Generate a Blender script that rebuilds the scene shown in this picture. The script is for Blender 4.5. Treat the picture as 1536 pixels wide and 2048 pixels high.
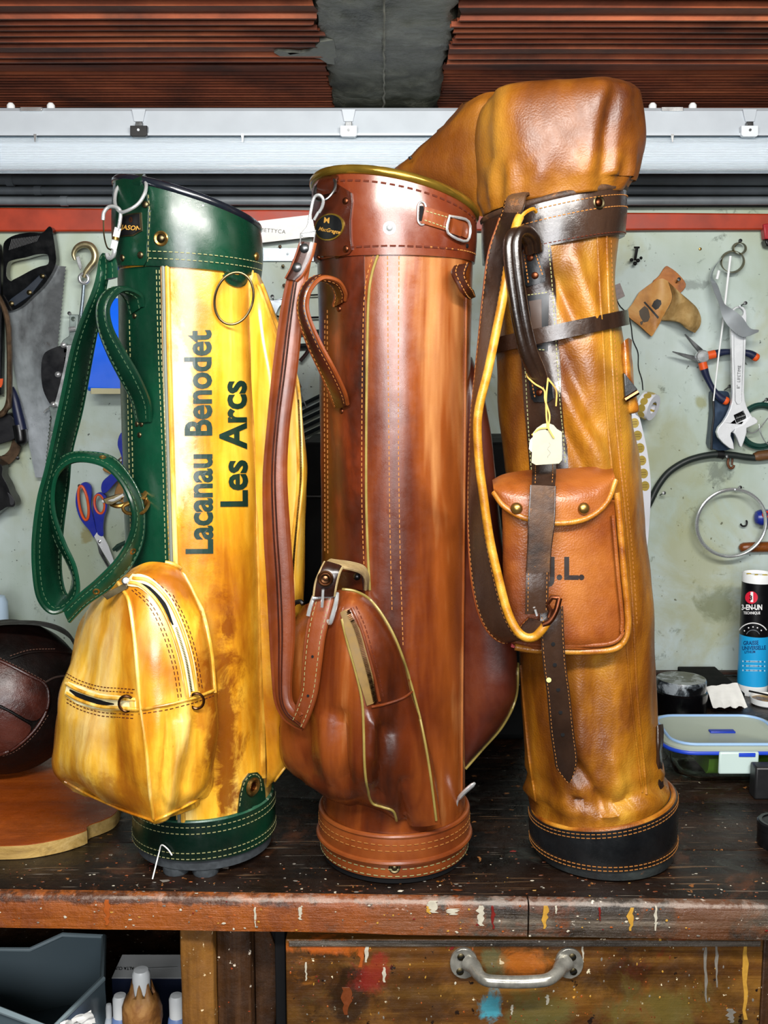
import bpy, bmesh, math, random
from mathutils import Vector, Matrix, noise
from mathutils.bvhtree import BVHTree
from mathutils.geometry import tessellate_polygon

R = math.radians
random.seed(7)
for _o in list(bpy.data.objects):
    bpy.data.objects.remove(_o)
scene = bpy.context.scene
COL = scene.collection

# ------------------------------------------------------------------ camera
ZB = 0.88                      # height of the bench top above the floor
CZ = ZB + 0.63                 # camera height
F = 2080.0                     # focal length in pixels of the 1536x2048 frame
PITCH = R(7.7)
cam_d = bpy.data.cameras.new('camera')
cam_d.sensor_fit = 'VERTICAL'
cam_d.sensor_height = 24.0
cam_d.lens = 24.0 * F / 2048.0
cam_d.clip_start = 0.02
cam = bpy.data.objects.new('camera', cam_d)
COL.objects.link(cam)
cam.location = (0, 0, CZ)
cam.rotation_euler = (R(90) - PITCH, 0, 0)
scene.camera = cam

# ------------------------------------------------------------------ light
world = bpy.data.worlds.new('world')
scene.world = world
world.use_nodes = True
world.node_tree.nodes['Background'].inputs[0].default_value = (0.80, 0.90, 1.0, 1)
world.node_tree.nodes['Background'].inputs[1].default_value = 0.025

def area(name, loc, target, sx, sy, power, col):
    l = bpy.data.lights.new(name, 'AREA')
    l.shape = 'RECTANGLE'; l.size = sx; l.size_y = sy
    l.energy = power; l.color = col
    o = bpy.data.objects.new(name, l)
    COL.objects.link(o)
    o.location = loc
    o.rotation_euler = (Vector(target) - Vector(loc)).to_track_quat('-Z', 'Y').to_euler()
    return o

# the workshop's other ceiling tube overhead, then an added broad light behind the camera
area('ceiling_tube_light', (0.12, 0.30, ZB + 1.10), (0, 1.45, ZB + 0.25), 1.20, 0.10, 28, (1.0, 0.97, 0.92))
area('added_room_light', (-0.12, -0.75, ZB + 0.74), (0, 1.5, ZB + 0.42), 1.00, 0.50, 25, (0.97, 0.98, 1.0))  # unseen panel, made tall and low to stretch highlights down the leather

scene.view_settings.view_transform = 'Standard'
scene.view_settings.look = 'None'
scene.view_settings.exposure = 0.42
scene.view_settings.gamma = 1.0
scene.view_settings.use_curve_mapping = False

# ------------------------------------------------------------------ pixel <-> place
_cp, _sp = math.cos(PITCH), math.sin(PITCH)
CAMV = Vector((0, 0, CZ))

def ray(px, py):
    a = (px - 768.0) / F; b = (1024.0 - py) / F
    return Vector((a, _cp + b * _sp, -_sp + b * _cp))

def P(px, py, Y):
    d = ray(px, py)
    return CAMV + d * (Y / d.y)

def PZ(px, py, z):
    d = ray(px, py)
    return CAMV + d * ((z - CZ) / d.z)

def scl(py, Y):                # metres per pixel at that depth
    return (P(769, py, Y) - P(768, py, Y)).length

def pix(p):
    v = Vector(p) - CAMV
    z = v.y * _cp - v.z * _sp
    u = v.y * _sp + v.z * _cp
    return (768 + F * v.x / z, 1024 - F * u / z)

# ------------------------------------------------------------------ curves
def cat(pts, n=6, closed=False):
    """Catmull-Rom through pts (tuples or Vectors of any size)."""
    pts = [tuple(p) for p in pts]
    m = len(pts)
    if m < 3 and not closed:
        return [tuple(a + (b - a) * i / n for a, b in zip(pts[0], pts[-1])) for i in range(n + 1)]
    out = []
    segs = m if closed else m - 1
    for i in range(segs):
        if closed:
            p0, p1, p2, p3 = pts[i - 1], pts[i], pts[(i + 1) % m], pts[(i + 2) % m]
        else:
            p1, p2 = pts[i], pts[i + 1]
            p0 = pts[i - 1] if i else tuple(2 * a - b for a, b in zip(p1, p2))
            p3 = pts[i + 2] if i + 2 < m else tuple(2 * b - a for a, b in zip(p1, p2))
        for k in range(n):
            t = k / n; t2 = t * t; t3 = t2 * t
            out.append(tuple(0.5 * (2 * b + (c - a) * t + (2 * a - 5 * b + 4 * c - d) * t2 + (3 * b - a - 3 * c + d) * t3)
                             for a, b, c, d in zip(p0, p1, p2, p3)))
    if not closed:
        out.append(pts[-1])
    return out

def V3(l):
    return [Vector(p) for p in l]

def arc(cx, cy, r, a0, a1, n=12, ry=None):
    ry = r if ry is None else ry
    return [(cx + r * math.cos(R(a0 + (a1 - a0) * i / n)), cy + ry * math.sin(R(a0 + (a1 - a0) * i / n))) for i in range(n + 1)]

def interp(tab, x):
    if x <= tab[0][0]: return tab[0][1:]
    for a, b in zip(tab, tab[1:]):
        if x <= b[0]:
            t = (x - a[0]) / (b[0] - a[0])
            return tuple(p + (q - p) * t for p, q in zip(a[1:], b[1:]))
    return tab[-1][1:]

def nz(p, s=1.0, seed=0.0):
    return noise.noise(Vector(p) * s + Vector((seed, seed * 1.7, -seed)))

# ------------------------------------------------------------------ mesh builder
class MB:
    def __init__(s):
        s.v = []; s.f = []

    def add(s, vs, fs):
        o = len(s.v)
        s.v += [Vector(v) for v in vs]
        s.f += [tuple(i + o for i in f) for f in fs]
        return s

    def grid(s, rows, ring=False, cap0=False, cap1=False, loop=False):
        n = len(rows[0]); m = len(rows)
        vs = [p for r in rows for p in r]
        fs = []
        for i in range(m if loop else m - 1):
            i2 = (i + 1) % m
            for j in range(n if ring else n - 1):
                j2 = (j + 1) % n
                fs.append((i * n + j, i * n + j2, i2 * n + j2, i2 * n + j))
        if cap0: fs.append(tuple(range(n - 1, -1, -1)))
        if cap1: fs.append(tuple((m - 1) * n + j for j in range(n)))
        return s.add(vs, fs)

    def tube(s, path, r, seg=8, closed=False, flat=None):
        path = V3(path); m = len(path)
        rr = r if isinstance(r, (list, tuple)) else [r] * m
        rows = []
        nrm = None
        for i, p in enumerate(path):
            if closed: t = path[(i + 1) % m] - path[i - 1]
            else: t = path[min(i + 1, m - 1)] - path[max(i - 1, 0)]
            if t.length < 1e-9: t = Vector((0, 0, 1))
            t.normalize()
            if nrm is None:
                nrm = t.orthogonal().normalized()
            else:
                nrm = (nrm - t * nrm.dot(t))
                if nrm.length < 1e-6: nrm = t.orthogonal()
                nrm.normalize()
            b = t.cross(nrm)
            rows.append([p + (nrm * math.cos(2 * math.pi * k / seg) + b * math.sin(2 * math.pi * k / seg)) * rr[i] for k in range(seg)])
        return s.grid(rows, ring=True, cap0=not closed, cap1=not closed, loop=closed)

    def lathe(s, prof, c, ax=(0, 0, 1), seg=20, cap=True):
        ax = Vector(ax).normalized(); u = ax.orthogonal().normalized(); w = ax.cross(u); c = Vector(c)
        rows = [[c + ax * h + (u * math.cos(2 * math.pi * k / seg) + w * math.sin(2 * math.pi * k / seg)) * max(r, 1e-5) for k in range(seg)] for r, h in prof]
        return s.grid(rows, ring=True, cap0=cap, cap1=cap)

    def box(s, a, b):
        (x0, y0, z0), (x1, y1, z1) = a, b
        vs = [(x, y, z) for z in (z0, z1) for y in (y0, y1) for x in (x0, x1)]
        return s.add(vs, [(0, 2, 3, 1), (4, 5, 7, 6), (0, 1, 5, 4), (2, 6, 7, 3), (0, 4, 6, 2), (1, 3, 7, 5)])

    def obox(s, c, u, v, w):
        c = Vector(c); u = Vector(u); v = Vector(v); w = Vector(w)
        vs = [c + u * a + v * b + w * d for d in (-1, 1) for b in (-1, 1) for a in (-1, 1)]
        return s.add(vs, [(0, 2, 3, 1), (4, 5, 7, 6), (0, 1, 5, 4), (2, 6, 7, 3), (0, 4, 6, 2), (1, 3, 7, 5)])

    def slab(s, outer, N, thick, holes=()):
        """Planar outline (world points) extruded by N*thick, with holes."""
        loops = [V3(outer)] + [V3(h) for h in holes]
        N = Vector(N).normalized() * thick
        flat = [p for l in loops for p in l]
        tri = tessellate_polygon(loops)
        n = len(flat)
        fs = [tuple(t) for t in tri] + [tuple(i + n for i in reversed(t)) for t in tri]
        o = 0
        for l in loops:
            k = len(l)
            for i in range(k):
                j = (i + 1) % k
                fs.append((o + i, o + j, n + o + j, n + o + i))
            o += k
        return s.add(flat + [p + N for p in flat], fs)

    def plate(s, outline, Y, thick, holes=()):
        """Outline in picture pixels standing at depth Y, extruded towards the wall."""
        return s.slab([P(x, y, Y) for x, y in outline], (0, 1, 0), thick, [[P(x, y, Y) for x, y in h] for h in holes])

    def strip(s, A, B, thick, pad=0.0, nc=6, round_=True):
        """Strap between edge curves A and B (lists of Vectors)."""
        A = V3(A); B = V3(B); m = len(A); rows = []
        for i in range(m):
            c = (A[i] + B[i]) * 0.5
            t = (A[min(i + 1, m - 1)] + B[min(i + 1, m - 1)] - A[max(i - 1, 0)] - B[max(i - 1, 0)])
            w = B[i] - A[i]
            n = t.cross(w)
            if n.length < 1e-12: n = Vector((0, -1, 0))
            n.normalize()
            row = []
            for k in range(nc + 1):
                u = k / nc
                h = thick * 0.5 + pad * math.sin(math.pi * u)
                if k in (0, nc): h *= 0.55
                row.append(A[i] + w * u + n * h)
            for k in range(nc, -1, -1):
                u = k / nc
                h = thick * 0.5 + pad * math.sin(math.pi * u)
                if k in (0, nc): h *= 0.55
                row.append(A[i] + w * u - n * h)
            rows.append(row)
        return s.grid(rows, ring=True, cap0=True, cap1=True)

    def build(s, name, mat, parent=None, smooth=True, bevel=0.0, sharp=38, bseg=2, recalc=True):
        base = origin(parent)
        me = bpy.data.meshes.new(name)
        me.from_pydata([v - base for v in s.v], [], s.f)
        if recalc:
            bm = bmesh.new(); bm.from_mesh(me)
            bmesh.ops.recalc_face_normals(bm, faces=bm.faces)
            bm.to_mesh(me); bm.free()
        me.materials.append(mat)
        if smooth:
            me.polygons.foreach_set('use_smooth', [True] * len(me.polygons))
            me.set_sharp_from_angle(angle=R(sharp))
        o = bpy.data.objects.new(name, me)
        COL.objects.link(o)
        if parent is not None:
            o.parent = parent
        ORG[o.name] = base
        if bevel:
            b = o.modifiers.new('bevel', 'BEVEL'); b.width = bevel; b.segments = bseg; b.limit_method = 'ANGLE'; b.angle_limit = R(40)
        me.update()
        return o

ORG = {}

def origin(o):
    return ORG.get(o.name, Vector((0, 0, 0))) if o is not None else Vector((0, 0, 0))

def thing(name, loc, label, cat_, group=None):
    o = bpy.data.objects.new(name, None)
    o.empty_display_size = 0.02
    COL.objects.link(o)
    o.location = loc
    ORG[o.name] = Vector(loc)
    return tag(o, label, cat_, group)

def tag(o, label, cat_=None, group=None):
    o['label'] = label
    if cat_: o['category'] = cat_
    if group: o['group'] = group
    return o

def struct(o, label=None):
    o['kind'] = 'structure'
    if label: o['label'] = label
    return o

def stuff(o):
    o['kind'] = 'stuff'
    return o

def recentre(o):
    """Move a one-mesh thing's origin to its own base."""
    me = o.data
    n = len(me.vertices)
    c = Vector((sum(v.co.x for v in me.vertices) / n, sum(v.co.y for v in me.vertices) / n, min(v.co.z for v in me.vertices)))
    me.transform(Matrix.Translation(-c))
    o.location = o.location + c
    ORG[o.name] = ORG[o.name] + c
    return o

def single(mb, name, mat, label, cat_, group=None, **kw):
    return tag(recentre(mb.build(name, mat, None, **kw)), label, cat_, group)

# ------------------------------------------------------------------ materials
def lin(h):
    h = h.lstrip('#')
    out = []
    for i in (0, 2, 4):
        c = int(h[i:i + 2], 16) / 255.0
        out.append(c / 12.92 if c <= 0.04045 else ((c + 0.055) / 1.055) ** 2.4)
    return (*out, 1.0)

def newmat(name):
    m = bpy.data.materials.new(name)
    m.use_nodes = True
    nt = m.node_tree
    return m, nt, nt.nodes['Principled BSDF']

def nd(nt, t, **kw):
    n = nt.nodes.new('ShaderNode' + t)
    for k, v in kw.items():
        if k in n.inputs.keys(): n.inputs[k].default_value = v
        else: setattr(n, k, v)
    return n

def L(nt, a, ao, b, bi):
    nt.links.new(a.outputs[ao], b.inputs[bi])

def coords(nt, sx=1, sy=1, sz=1, loc=(0, 0, 0)):
    tc = nd(nt, 'TexCoord'); mp = nd(nt, 'Mapping')
    mp.inputs['Scale'].default_value = (sx, sy, sz)
    mp.inputs['Location'].default_value = loc
    L(nt, tc, 'Object', mp, 'Vector')
    return mp

def tnoise(nt, mp, scale, detail=4, rough=0.55, dist=0.0):
    n = nd(nt, 'TexNoise', Scale=scale, Detail=detail, Roughness=rough, Distortion=dist)
    L(nt, mp, 0, n, 'Vector')
    return n

def ramp(nt, src, so, stops):
    r = nd(nt, 'ValToRGB')
    el = r.color_ramp.elements
    while len(el) < len(stops): el.new(0.5)
    for e, (p, c) in zip(el, stops):
        e.position = p
        e.color = lin(c) if isinstance(c, str) else (c, c, c, 1)
    L(nt, src, so, r, 'Fac')
    return r

def mixc(nt, fac, a, b, mode='MIX'):
    """fac: (node, out) or number; a, b: (node, out) or hex"""
    m = nt.nodes.new('ShaderNodeMix'); m.data_type = 'RGBA'; m.blend_type = mode
    for i, x in ((0, fac), (6, a), (7, b)):
        if isinstance(x, tuple): nt.links.new(x[0].outputs[x[1]], m.inputs[i])
        elif isinstance(x, str): m.inputs[i].default_value = lin(x)
        else: m.inputs[i].default_value = x
    return (m, 2)

def math_(nt, op, a, b=0.0, clamp=False):
    m = nd(nt, 'Math'); m.operation = op; m.use_clamp = clamp
    for i, x in ((0, a), (1, b)):
        if isinstance(x, tuple): nt.links.new(x[0].outputs[x[1]], m.inputs[i])
        else: m.inputs[i].default_value = x
    return (m, 0)

def setc(nt, b, c):
    nt.links.new(c[0].outputs[c[1]], b.inputs['Base Color'])

def bump(nt, b, src, strength, dist=0.001, prev=None):
    n = nd(nt, 'Bump', Strength=strength, Distance=dist)
    nt.links.new(src[0].outputs[src[1]], n.inputs['Height'])
    if prev: nt.links.new(prev.outputs[0], n.inputs['Normal'])
    nt.links.new(n.outputs[0], b.inputs['Normal'])
    return n

def plain(name, col, rough=0.5, metal=0.0, spec=0.5, coat=0.0, var=0.0, vscale=40):
    m, nt, b = newmat(name)
    b.inputs['Base Color'].default_value = lin(col)
    b.inputs['Roughness'].default_value = rough
    b.inputs['Metallic'].default_value = metal
    b.inputs['Specular IOR Level'].default_value = spec
    b.inputs['Coat Weight'].default_value = coat
    mp = coords(nt)
    n = tnoise(nt, mp, vscale, 5)
    if var:
        d = ramp(nt, n, 0, [(0.35, 1.0 - var), (0.65, 1.0)])
        setc(nt, b, mixc(nt, 1.0, col, (d, 0), 'MULTIPLY'))
    r = ramp(nt, n, 0, [(0.3, max(0, rough - 0.08)), (0.7, min(1, rough + 0.08))])
    nt.links.new(r.outputs[0], b.inputs['Roughness'])
    return m

def leather(name, stops, rough=0.38, *a, zpat=None, **k):
    m = leather_(name, stops, rough, *a, **k)
    if zpat:                       # old dye gathered low on the bag: (colour, z where it fades out, z where full, noise scale, amount, x-range)
        nt = m.node_tree; b = nt.nodes['Principled BSDF']
        src = b.inputs['Base Color'].links[0].from_socket
        tc = nd(nt, 'TexCoord'); sp = nd(nt, 'SeparateXYZ'); L(nt, tc, 'Object', sp, 0)
        mr = nd(nt, 'MapRange'); mr.inputs[1].default_value = zpat[1]; mr.inputs[2].default_value = zpat[2]
        L(nt, sp, 'Z', mr, 0)
        mp = coords(nt, 1, 1, 0.3, (7, 3, 1)); n = tnoise(nt, mp, zpat[3], 7, 0.7, 0.6)
        r = ramp(nt, n, 0, [(0.42, 0.0), (0.62, 1.0)])
        f = math_(nt, 'MULTIPLY', (mr, 0), (r, 0)); f = math_(nt, 'MULTIPLY', f, zpat[4])
        mx = mixc(nt, f, '#000000', zpat[0]); nt.links.new(src, mx[0].inputs[6])
        setc(nt, b, mx)
    return m

def leather_(name, stops, rough=0.38, scale=9, streak=(1, 1, 0.18), grain=900, gs=0.25, fine=0.15, coat=0.15, spec=0.5, seed=0.0, patina=None, wear=None, detail=5):
    m, nt, b = newmat(name)
    mp = coords(nt, *streak, loc=(seed, seed * 2, seed * 3))
    n1 = tnoise(nt, mp, scale, detail, 0.6, 0.4)
    c = ramp(nt, n1, 0, [(0.5 + (p_ - 0.5) * 0.62, h_) for p_, h_ in stops])
    col = (c, 0)
    mo = coords(nt, loc=(seed * 3, seed, seed))
    if patina:
        n2 = tnoise(nt, mo, patina[1], 4, 0.55, 0.3)
        f = ramp(nt, n2, 0, [(patina[2], 0.0), (patina[3], patina[4])])
        col = mixc(nt, (f, 0), col, patina[0])
    if wear:
        n3 = tnoise(nt, mo, wear[1], 8, 0.75)
        f = ramp(nt, n3, 0, [(wear[2], 0.0), (wear[2] + 0.05, wear[3])])
        col = mixc(nt, (f, 0), col, wear[0])
    setc(nt, b, col)
    vo = nd(nt, 'TexVoronoi', Scale=grain); vo.feature = 'F1'
    L(nt, mo, 0, vo, 'Vector')
    b1 = bump(nt, b, (vo, 0), gs, 0.0012)
    n4 = tnoise(nt, mo, 60, 6, 0.65)
    bump(nt, b, (n4, 0), fine, 0.004, b1)
    rr = ramp(nt, n4, 0, [(0.3, rough - 0.08), (0.7, rough + 0.1)])
    nt.links.new(rr.outputs[0], b.inputs['Roughness'])
    b.inputs['Coat Weight'].default_value = coat
    b.inputs['Coat Roughness'].default_value = 0.22
    b.inputs['Specular IOR Level'].default_value = spec
    return m

MAT = {}
MAT['steel'] = plain('steel', '#d4d7d8', 0.25, 0.75)
MAT['steel_dark'] = plain('dark_steel', '#6d6f70', 0.35, 1.0, var=0.4)
MAT['brass'] = plain('brass', '#a88143', 0.3, 0.9, var=0.4)
MAT['brass_old'] = plain('aged_brass', '#6d6248', 0.4, 1.0, var=0.5)
MAT['copper'] = plain('copper', '#70402a', 0.4, 1.0, var=0.4)
MAT['bronze'] = plain('bronze', '#6b4a33', 0.35, 1.0, var=0.4)
MAT['black'] = plain('black_plastic', '#0b0b0d', 0.35)
MAT['black_matte'] = plain('matte_black', '#08080a', 0.8, spec=0.2)
MAT['rubber'] = plain('grey_rubber', '#3b4044', 0.75, spec=0.3, var=0.4, vscale=120)
MAT['thread_cream'] = plain('cream_thread', '#8b8a60', 0.8, spec=0.2)
MAT['thread_orange'] = plain('orange_thread', '#9a6430', 0.8, spec=0.2)
MAT['thread_sage'] = plain('sage_thread', '#4b6349', 0.8, spec=0.2)
MAT['thread_brown'] = plain('brown_thread', '#4a1c0c', 0.8, spec=0.2)
MAT['thread_white'] = plain('white_thread', '#c9d2cc', 0.8, spec=0.2)
MAT['white'] = plain('white_plastic', '#e9ecec', 0.4)
MAT['paper'] = plain('paper', '#fbfaf6', 0.85, spec=0.1, var=0.08, vscale=60)
MAT['gold_print'] = plain('gold_print', '#d8a24a', 0.4, 0.4)

# ------------------------------------------------------------------ a bag: surfaces that details can be laid on
class Bag:
    def __init__(s, root):
        s.root = root; s.trees = {}

    def part(s, mb, name, mat, parent=None, solid=True, key=None, **kw):
        o = mb.build(name, mat, parent or s.root, **kw)
        if solid:
            s.trees[key or o.name] = BVHTree.FromPolygons(mb.v, mb.f)
        return o

    def hit(s, px, py, keys=None):
        d = ray(px, py).normalized()
        best = None
        for k, t in s.trees.items():
            if keys and k not in keys: continue
            h = t.ray_cast(CAMV, d)
            if h[0] is not None and (best is None or h[3] < best[2]):
                n = h[1]
                if n.dot(d) > 0: n = -n
                best = (h[0], n, h[3])
        return best

    def path(s, pts, n=8, off=0.0, keys=None):
        """Picture points laid onto the bag's surface -> [(point, normal)]"""
        out = []
        pp = cat(pts, n) if n > 1 else pts
        for px, py in pp:
            h = s.hit(px, py, keys)
            if h is None: continue
            out.append((h[0] + h[1] * off, h[1]))
        return out

    def piping(s, pts, r, mat, name='piping', parent=None, n=8, keys=None, seg=8):
        q = s.path(pts, n, r * 0.5, keys)
        return MB().tube([a for a, _ in q], r, seg).build(name, mat, parent or s.root)

    def stitch(s, lines, mat, parent=None, dash=0.0040, gap=0.0026, w=0.00045, n=8, keys=None, name='stitching'):
        mb = MB()
        for pts in lines:
            dashes(mb, s.path(pts, n, 0.0004, keys), dash, gap, w)
        return stuff(mb.build(name, mat, parent or s.root, smooth=False))

    def rivet(s, px, py, r, mat, name='rivet', parent=None, ring=None, dome=0.45, keys=None):
        h = s.hit(px, py, keys)
        if h is None: return None
        c, n, _ = h
        prof = [(r, -r * 0.3), (r, r * 0.12)] + [(r * math.cos(R(a)), r * 0.12 + r * dome * math.sin(R(a))) for a in (25, 50, 75)] + [(0.0001, r * (0.12 + dome))]
        o = MB().lathe(prof, c, n, 14).build(name, mat, parent or s.root)
        if ring:
            MB().lathe([(r * 1.75, -r * 0.3), (r * 1.75, r * 0.1), (r * 1.5, r * 0.25), (r * 1.05, r * 0.12), (r * 1.0, -r * 0.3)], c, n, 18).build('washer', ring, o)
        return o

    def belt(s, pts, half, thick, mat, name='strap', parent=None, n=8, keys=None, off=0.0, solid=True, pad=0.0, along=None):
        """Flat band lying on the surface, its middle line through pts, half width in metres."""
        q = s.path(pts, n, off + thick * 0.5, keys)
        A, B = [], []
        m = len(q)
        for i, (p, nr) in enumerate(q):
            t = (q[min(i + 1, m - 1)][0] - q[max(i - 1, 0)][0]).normalized()
            w = t.cross(nr).normalized()
            hw = half if not isinstance(half, (list, tuple)) else interp([(k / (len(half) - 1), v) for k, v in enumerate(half)], i / (m - 1))[0]
            A.append(p - w * hw); B.append(p + w * hw)
        mb = MB().strip(A, B, thick, pad, 4)
        return s.part(mb, name, mat, parent, solid=solid)

    def patch(s, poly, thick, mat, name, parent=None, step=10, keys=None, off=0.0, solid=True, bevel=0.0):
        """Piece of leather of pixel outline poly laid on the surface."""
        mb = drape(poly, lambda x, y: s.hit(x, y, keys), thick, step, off)
        return s.part(mb, name, mat, parent, solid=solid, bevel=bevel)

    def text(s, body, size, cx, cy, rot, mat, name='lettering', parent=None, sx=1.0, bold=0.0, keys=None, off=0.0005, shear=0.0, cuts=5, space=1.0, lift=0.0004):
        vs, fs = text_mesh(body, size, bold, shear, space, cuts)
        mb = MB()
        ca, sa = math.cos(R(rot)), math.sin(R(rot))
        pts = []
        for x, y in vs:
            x *= sx
            X = cx + x * ca + y * sa; Yp = cy - (-x * sa + y * ca)
            h = s.hit(X, Yp, keys)
            pts.append(h[0] + h[1] * off if h else None)
        ok = [f for f in fs if all(pts[i] is not None for i in f)]
        pts = [p if p is not None else Vector((0, 0, 0)) for p in pts]
        used = sorted({i for f in ok for i in f}); mp = {u: k for k, u in enumerate(used)}
        if not used: return None
        mb.add([pts[u] for u in used], [tuple(mp[i] for i in f) for f in ok])
        return mb.build(name, mat, parent or s.root, smooth=False, recalc=False)

def dashes(mb, q, dash, gap, w):
    if len(q) < 2: return
    acc = 0.0; start = None
    i = 0
    # resample by arc length
    L_ = [0.0]
    for a, b in zip(q, q[1:]): L_.append(L_[-1] + (b[0] - a[0]).length)
    tot = L_[-1]
    def at(d):
        j = 0
        lo, hi = 0, len(L_) - 1
        while hi - lo > 1:
            mid = (lo + hi) // 2
            if L_[mid] <= d: lo = mid
            else: hi = mid
        t = (d - L_[lo]) / max(1e-9, L_[hi] - L_[lo])
        return q[lo][0].lerp(q[hi][0], t), q[lo][1].lerp(q[hi][1], t)
    d = 0.0
    while d + dash < tot:
        a, na = at(d); b, nb = at(d + dash)
        u = (b - a) * 0.5
        if u.length > 1e-7 and u.length < dash * 2:
            n = (na + nb).normalized(); v = u.cross(n).normalized()
            mb.obox((a + b) * 0.5, u, v * w, n * w * 0.6)
        d += dash + gap

def text_mesh(body, size, bold=0.0, shear=0.0, space=1.0, cuts=5):
    """Text centred on 0,0 with capital height ~size*0.7 -> 2-D vertices, faces (cut into cells so that it can bend)."""
    cu = bpy.data.curves.new('t', 'FONT')
    cu.body = body; cu.size = size; cu.align_x = 'CENTER'; cu.align_y = 'CENTER'
    cu.offset = bold * size; cu.shear = shear; cu.space_character = space
    cu.resolution_u = 3; cu.fill_mode = 'FRONT'
    ob = bpy.data.objects.new('t', cu); COL.objects.link(ob)
    dg = bpy.context.evaluated_depsgraph_get()
    me = bpy.data.meshes.new_from_object(ob.evaluated_get(dg))
    bpy.data.objects.remove(ob); bpy.data.curves.remove(cu)
    bm = bmesh.new(); bm.from_mesh(me); bpy.data.meshes.remove(me)
    ys = [v.co.y for v in bm.verts] or [0]; xs = [v.co.x for v in bm.verts] or [0]
    for lo, hi, no, k in ((min(ys), max(ys), (0, 1, 0), cuts), (min(xs), max(xs), (1, 0, 0), cuts * max(1, len(body) // 2))):
        for i in range(1, k):
            c = lo + (hi - lo) * i / k
            bmesh.ops.bisect_plane(bm, geom=bm.verts[:] + bm.edges[:] + bm.faces[:], plane_co=(c * no[0], c * no[1], 0), plane_no=no)
    bm.verts.index_update()
    vs = [(v.co.x, v.co.y) for v in bm.verts]; fs = [tuple(v.index for v in f.verts) for f in bm.faces]
    bm.free()
    return vs, fs

def inside(x, y, poly):
    c = False; n = len(poly)
    for i in range(n):
        x1, y1 = poly[i]; x2, y2 = poly[i - 1]
        if (y1 > y) != (y2 > y) and x < (x2 - x1) * (y - y1) / (y2 - y1) + x1: c = not c
    return c

def drape(poly, hitf, thick, step=10, off=0.0):
    """Polygon (pixels) -> closed sheet of given thickness lying on a surface."""
    bm = bmesh.new()
    vs = [bm.verts.new((x, y, 0)) for x, y in poly]
    bm.faces.new(vs)
    xs = [p[0] for p in poly]; ys = [p[1] for p in poly]
    for lo, hi, no in ((min(xs), max(xs), (1, 0, 0)), (min(ys), max(ys), (0, 1, 0))):
        k = max(1, int((hi - lo) / step))
        for i in range(1, k):
            c = lo + (hi - lo) * i / k
            bmesh.ops.bisect_plane(bm, geom=bm.verts[:] + bm.edges[:] + bm.faces[:], plane_co=(c * no[0], c * no[1], 0), plane_no=no)
    bm.verts.index_update()
    top, bot = [], []
    last = None
    cx = sum(xs) / len(xs); cy = sum(ys) / len(ys)
    for v in bm.verts:
        h = hitf(v.co.x, v.co.y) or hitf(v.co.x + (cx - v.co.x) * 0.06, v.co.y + (cy - v.co.y) * 0.06) or last
        last = h
        top.append(h[0] + h[1] * (thick + off)); bot.append(h[0] + h[1] * (off - thick * 0.6))
    n = len(top)
    fs = []
    for f in bm.faces:
        ids = [v.index for v in f.verts]
        fs.append(tuple(ids)); fs.append(tuple(i + n for i in reversed(ids)))
    for e in bm.edges:
        if e.is_boundary:
            a, b = e.verts[0].index, e.verts[1].index
            fs.append((a, b, b + n, a + n))
    bm.free()
    return MB().add(top + bot, fs)

class Loft:
    """Round body read from its outline: rows (py, x_left, x_right) at axis depth Y."""
    def __init__(s, st, Y, squash=1.0):
        s.st = st; s.Y = Y; s.q = squash

    def c(s, py):
        xl, xr = interp(s.st, py)
        return P((xl + xr) * 0.5, py, s.Y)

    def r(s, py):
        xl, xr = interp(s.st, py)
        return (xr - xl) * 0.5 * scl(py, s.Y)

    def pt(s, py, th, off=0.0):
        a = (s.c(s.st[0][0]) - s.c(s.st[-1][0])).normalized()
        U = Vector((1, 0, 0)); U = (U - a * U.dot(a)).normalized()
        W = a.cross(U)                       # away from the camera
        if W.y > 0: W = -W                   # towards the camera
        r = s.r(py) + off
        return s.c(py) + U * (r * math.sin(th)) + W * (r * s.q * math.cos(th))

    def pys(s, n):
        return [s.st[0][0] + (s.st[-1][0] - s.st[0][0]) * i / n for i in range(n + 1)]

def smoothst(st, n=4):
    return cat(st, n)

def skin(rows, nr=5, nc=5, disp=None, ring=False):
    """Rows of (px, py, Y) control points -> smooth grid of world points."""
    rows = [cat(r, nc, ring) for r in rows]
    k = len(rows[0])
    cols = [cat([r[j] for r in rows], nr) for j in range(k)]
    m = len(cols[0])
    g = [[P(*cols[j][i]) for j in range(k)] for i in range(m)]
    if disp:
        out = []
        for i in range(m):
            row = []
            for j in range(k):
                a = g[min(i + 1, m - 1)][j] - g[max(i - 1, 0)][j]
                b = g[i][(j + 1) % k if ring else min(j + 1, k - 1)] - g[i][j - 1 if (j or ring) else 0]
                nrm = a.cross(b)
                if nrm.length > 1e-12: nrm.normalize()
                d = g[i][j] - CAMV
                if nrm.dot(d) > 0 and not ring: nrm = -nrm
                row.append(g[i][j] + nrm * disp(g[i][j], i / (m - 1), j / (k - 1)))
            out.append(row)
        g = out
    return g

def sym_edge(keys):
    """[(xA, yA, YA, xB, yB, YB)] -> two smooth edge curves."""
    s_ = cat(keys, 6)
    return [P(*k[:3]) for k in s_], [P(*k[3:]) for k in s_]

def inset(A, B, u, off):
    """Line inside a strap at fraction u, lifted towards the camera side -> [(p, n)]"""
    out = []; m = len(A)
    for i in range(m):
        t = A[min(i + 1, m - 1)] - A[max(i - 1, 0)]
        w = B[i] - A[i]
        n = t.cross(w)
        if n.length < 1e-12: n = Vector((0, -1, 0))
        n.normalize()
        p = A[i] + w * u
        if n.dot(p - CAMV) > 0: n = -n
        out.append((p + n * off, n))
    return out

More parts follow.
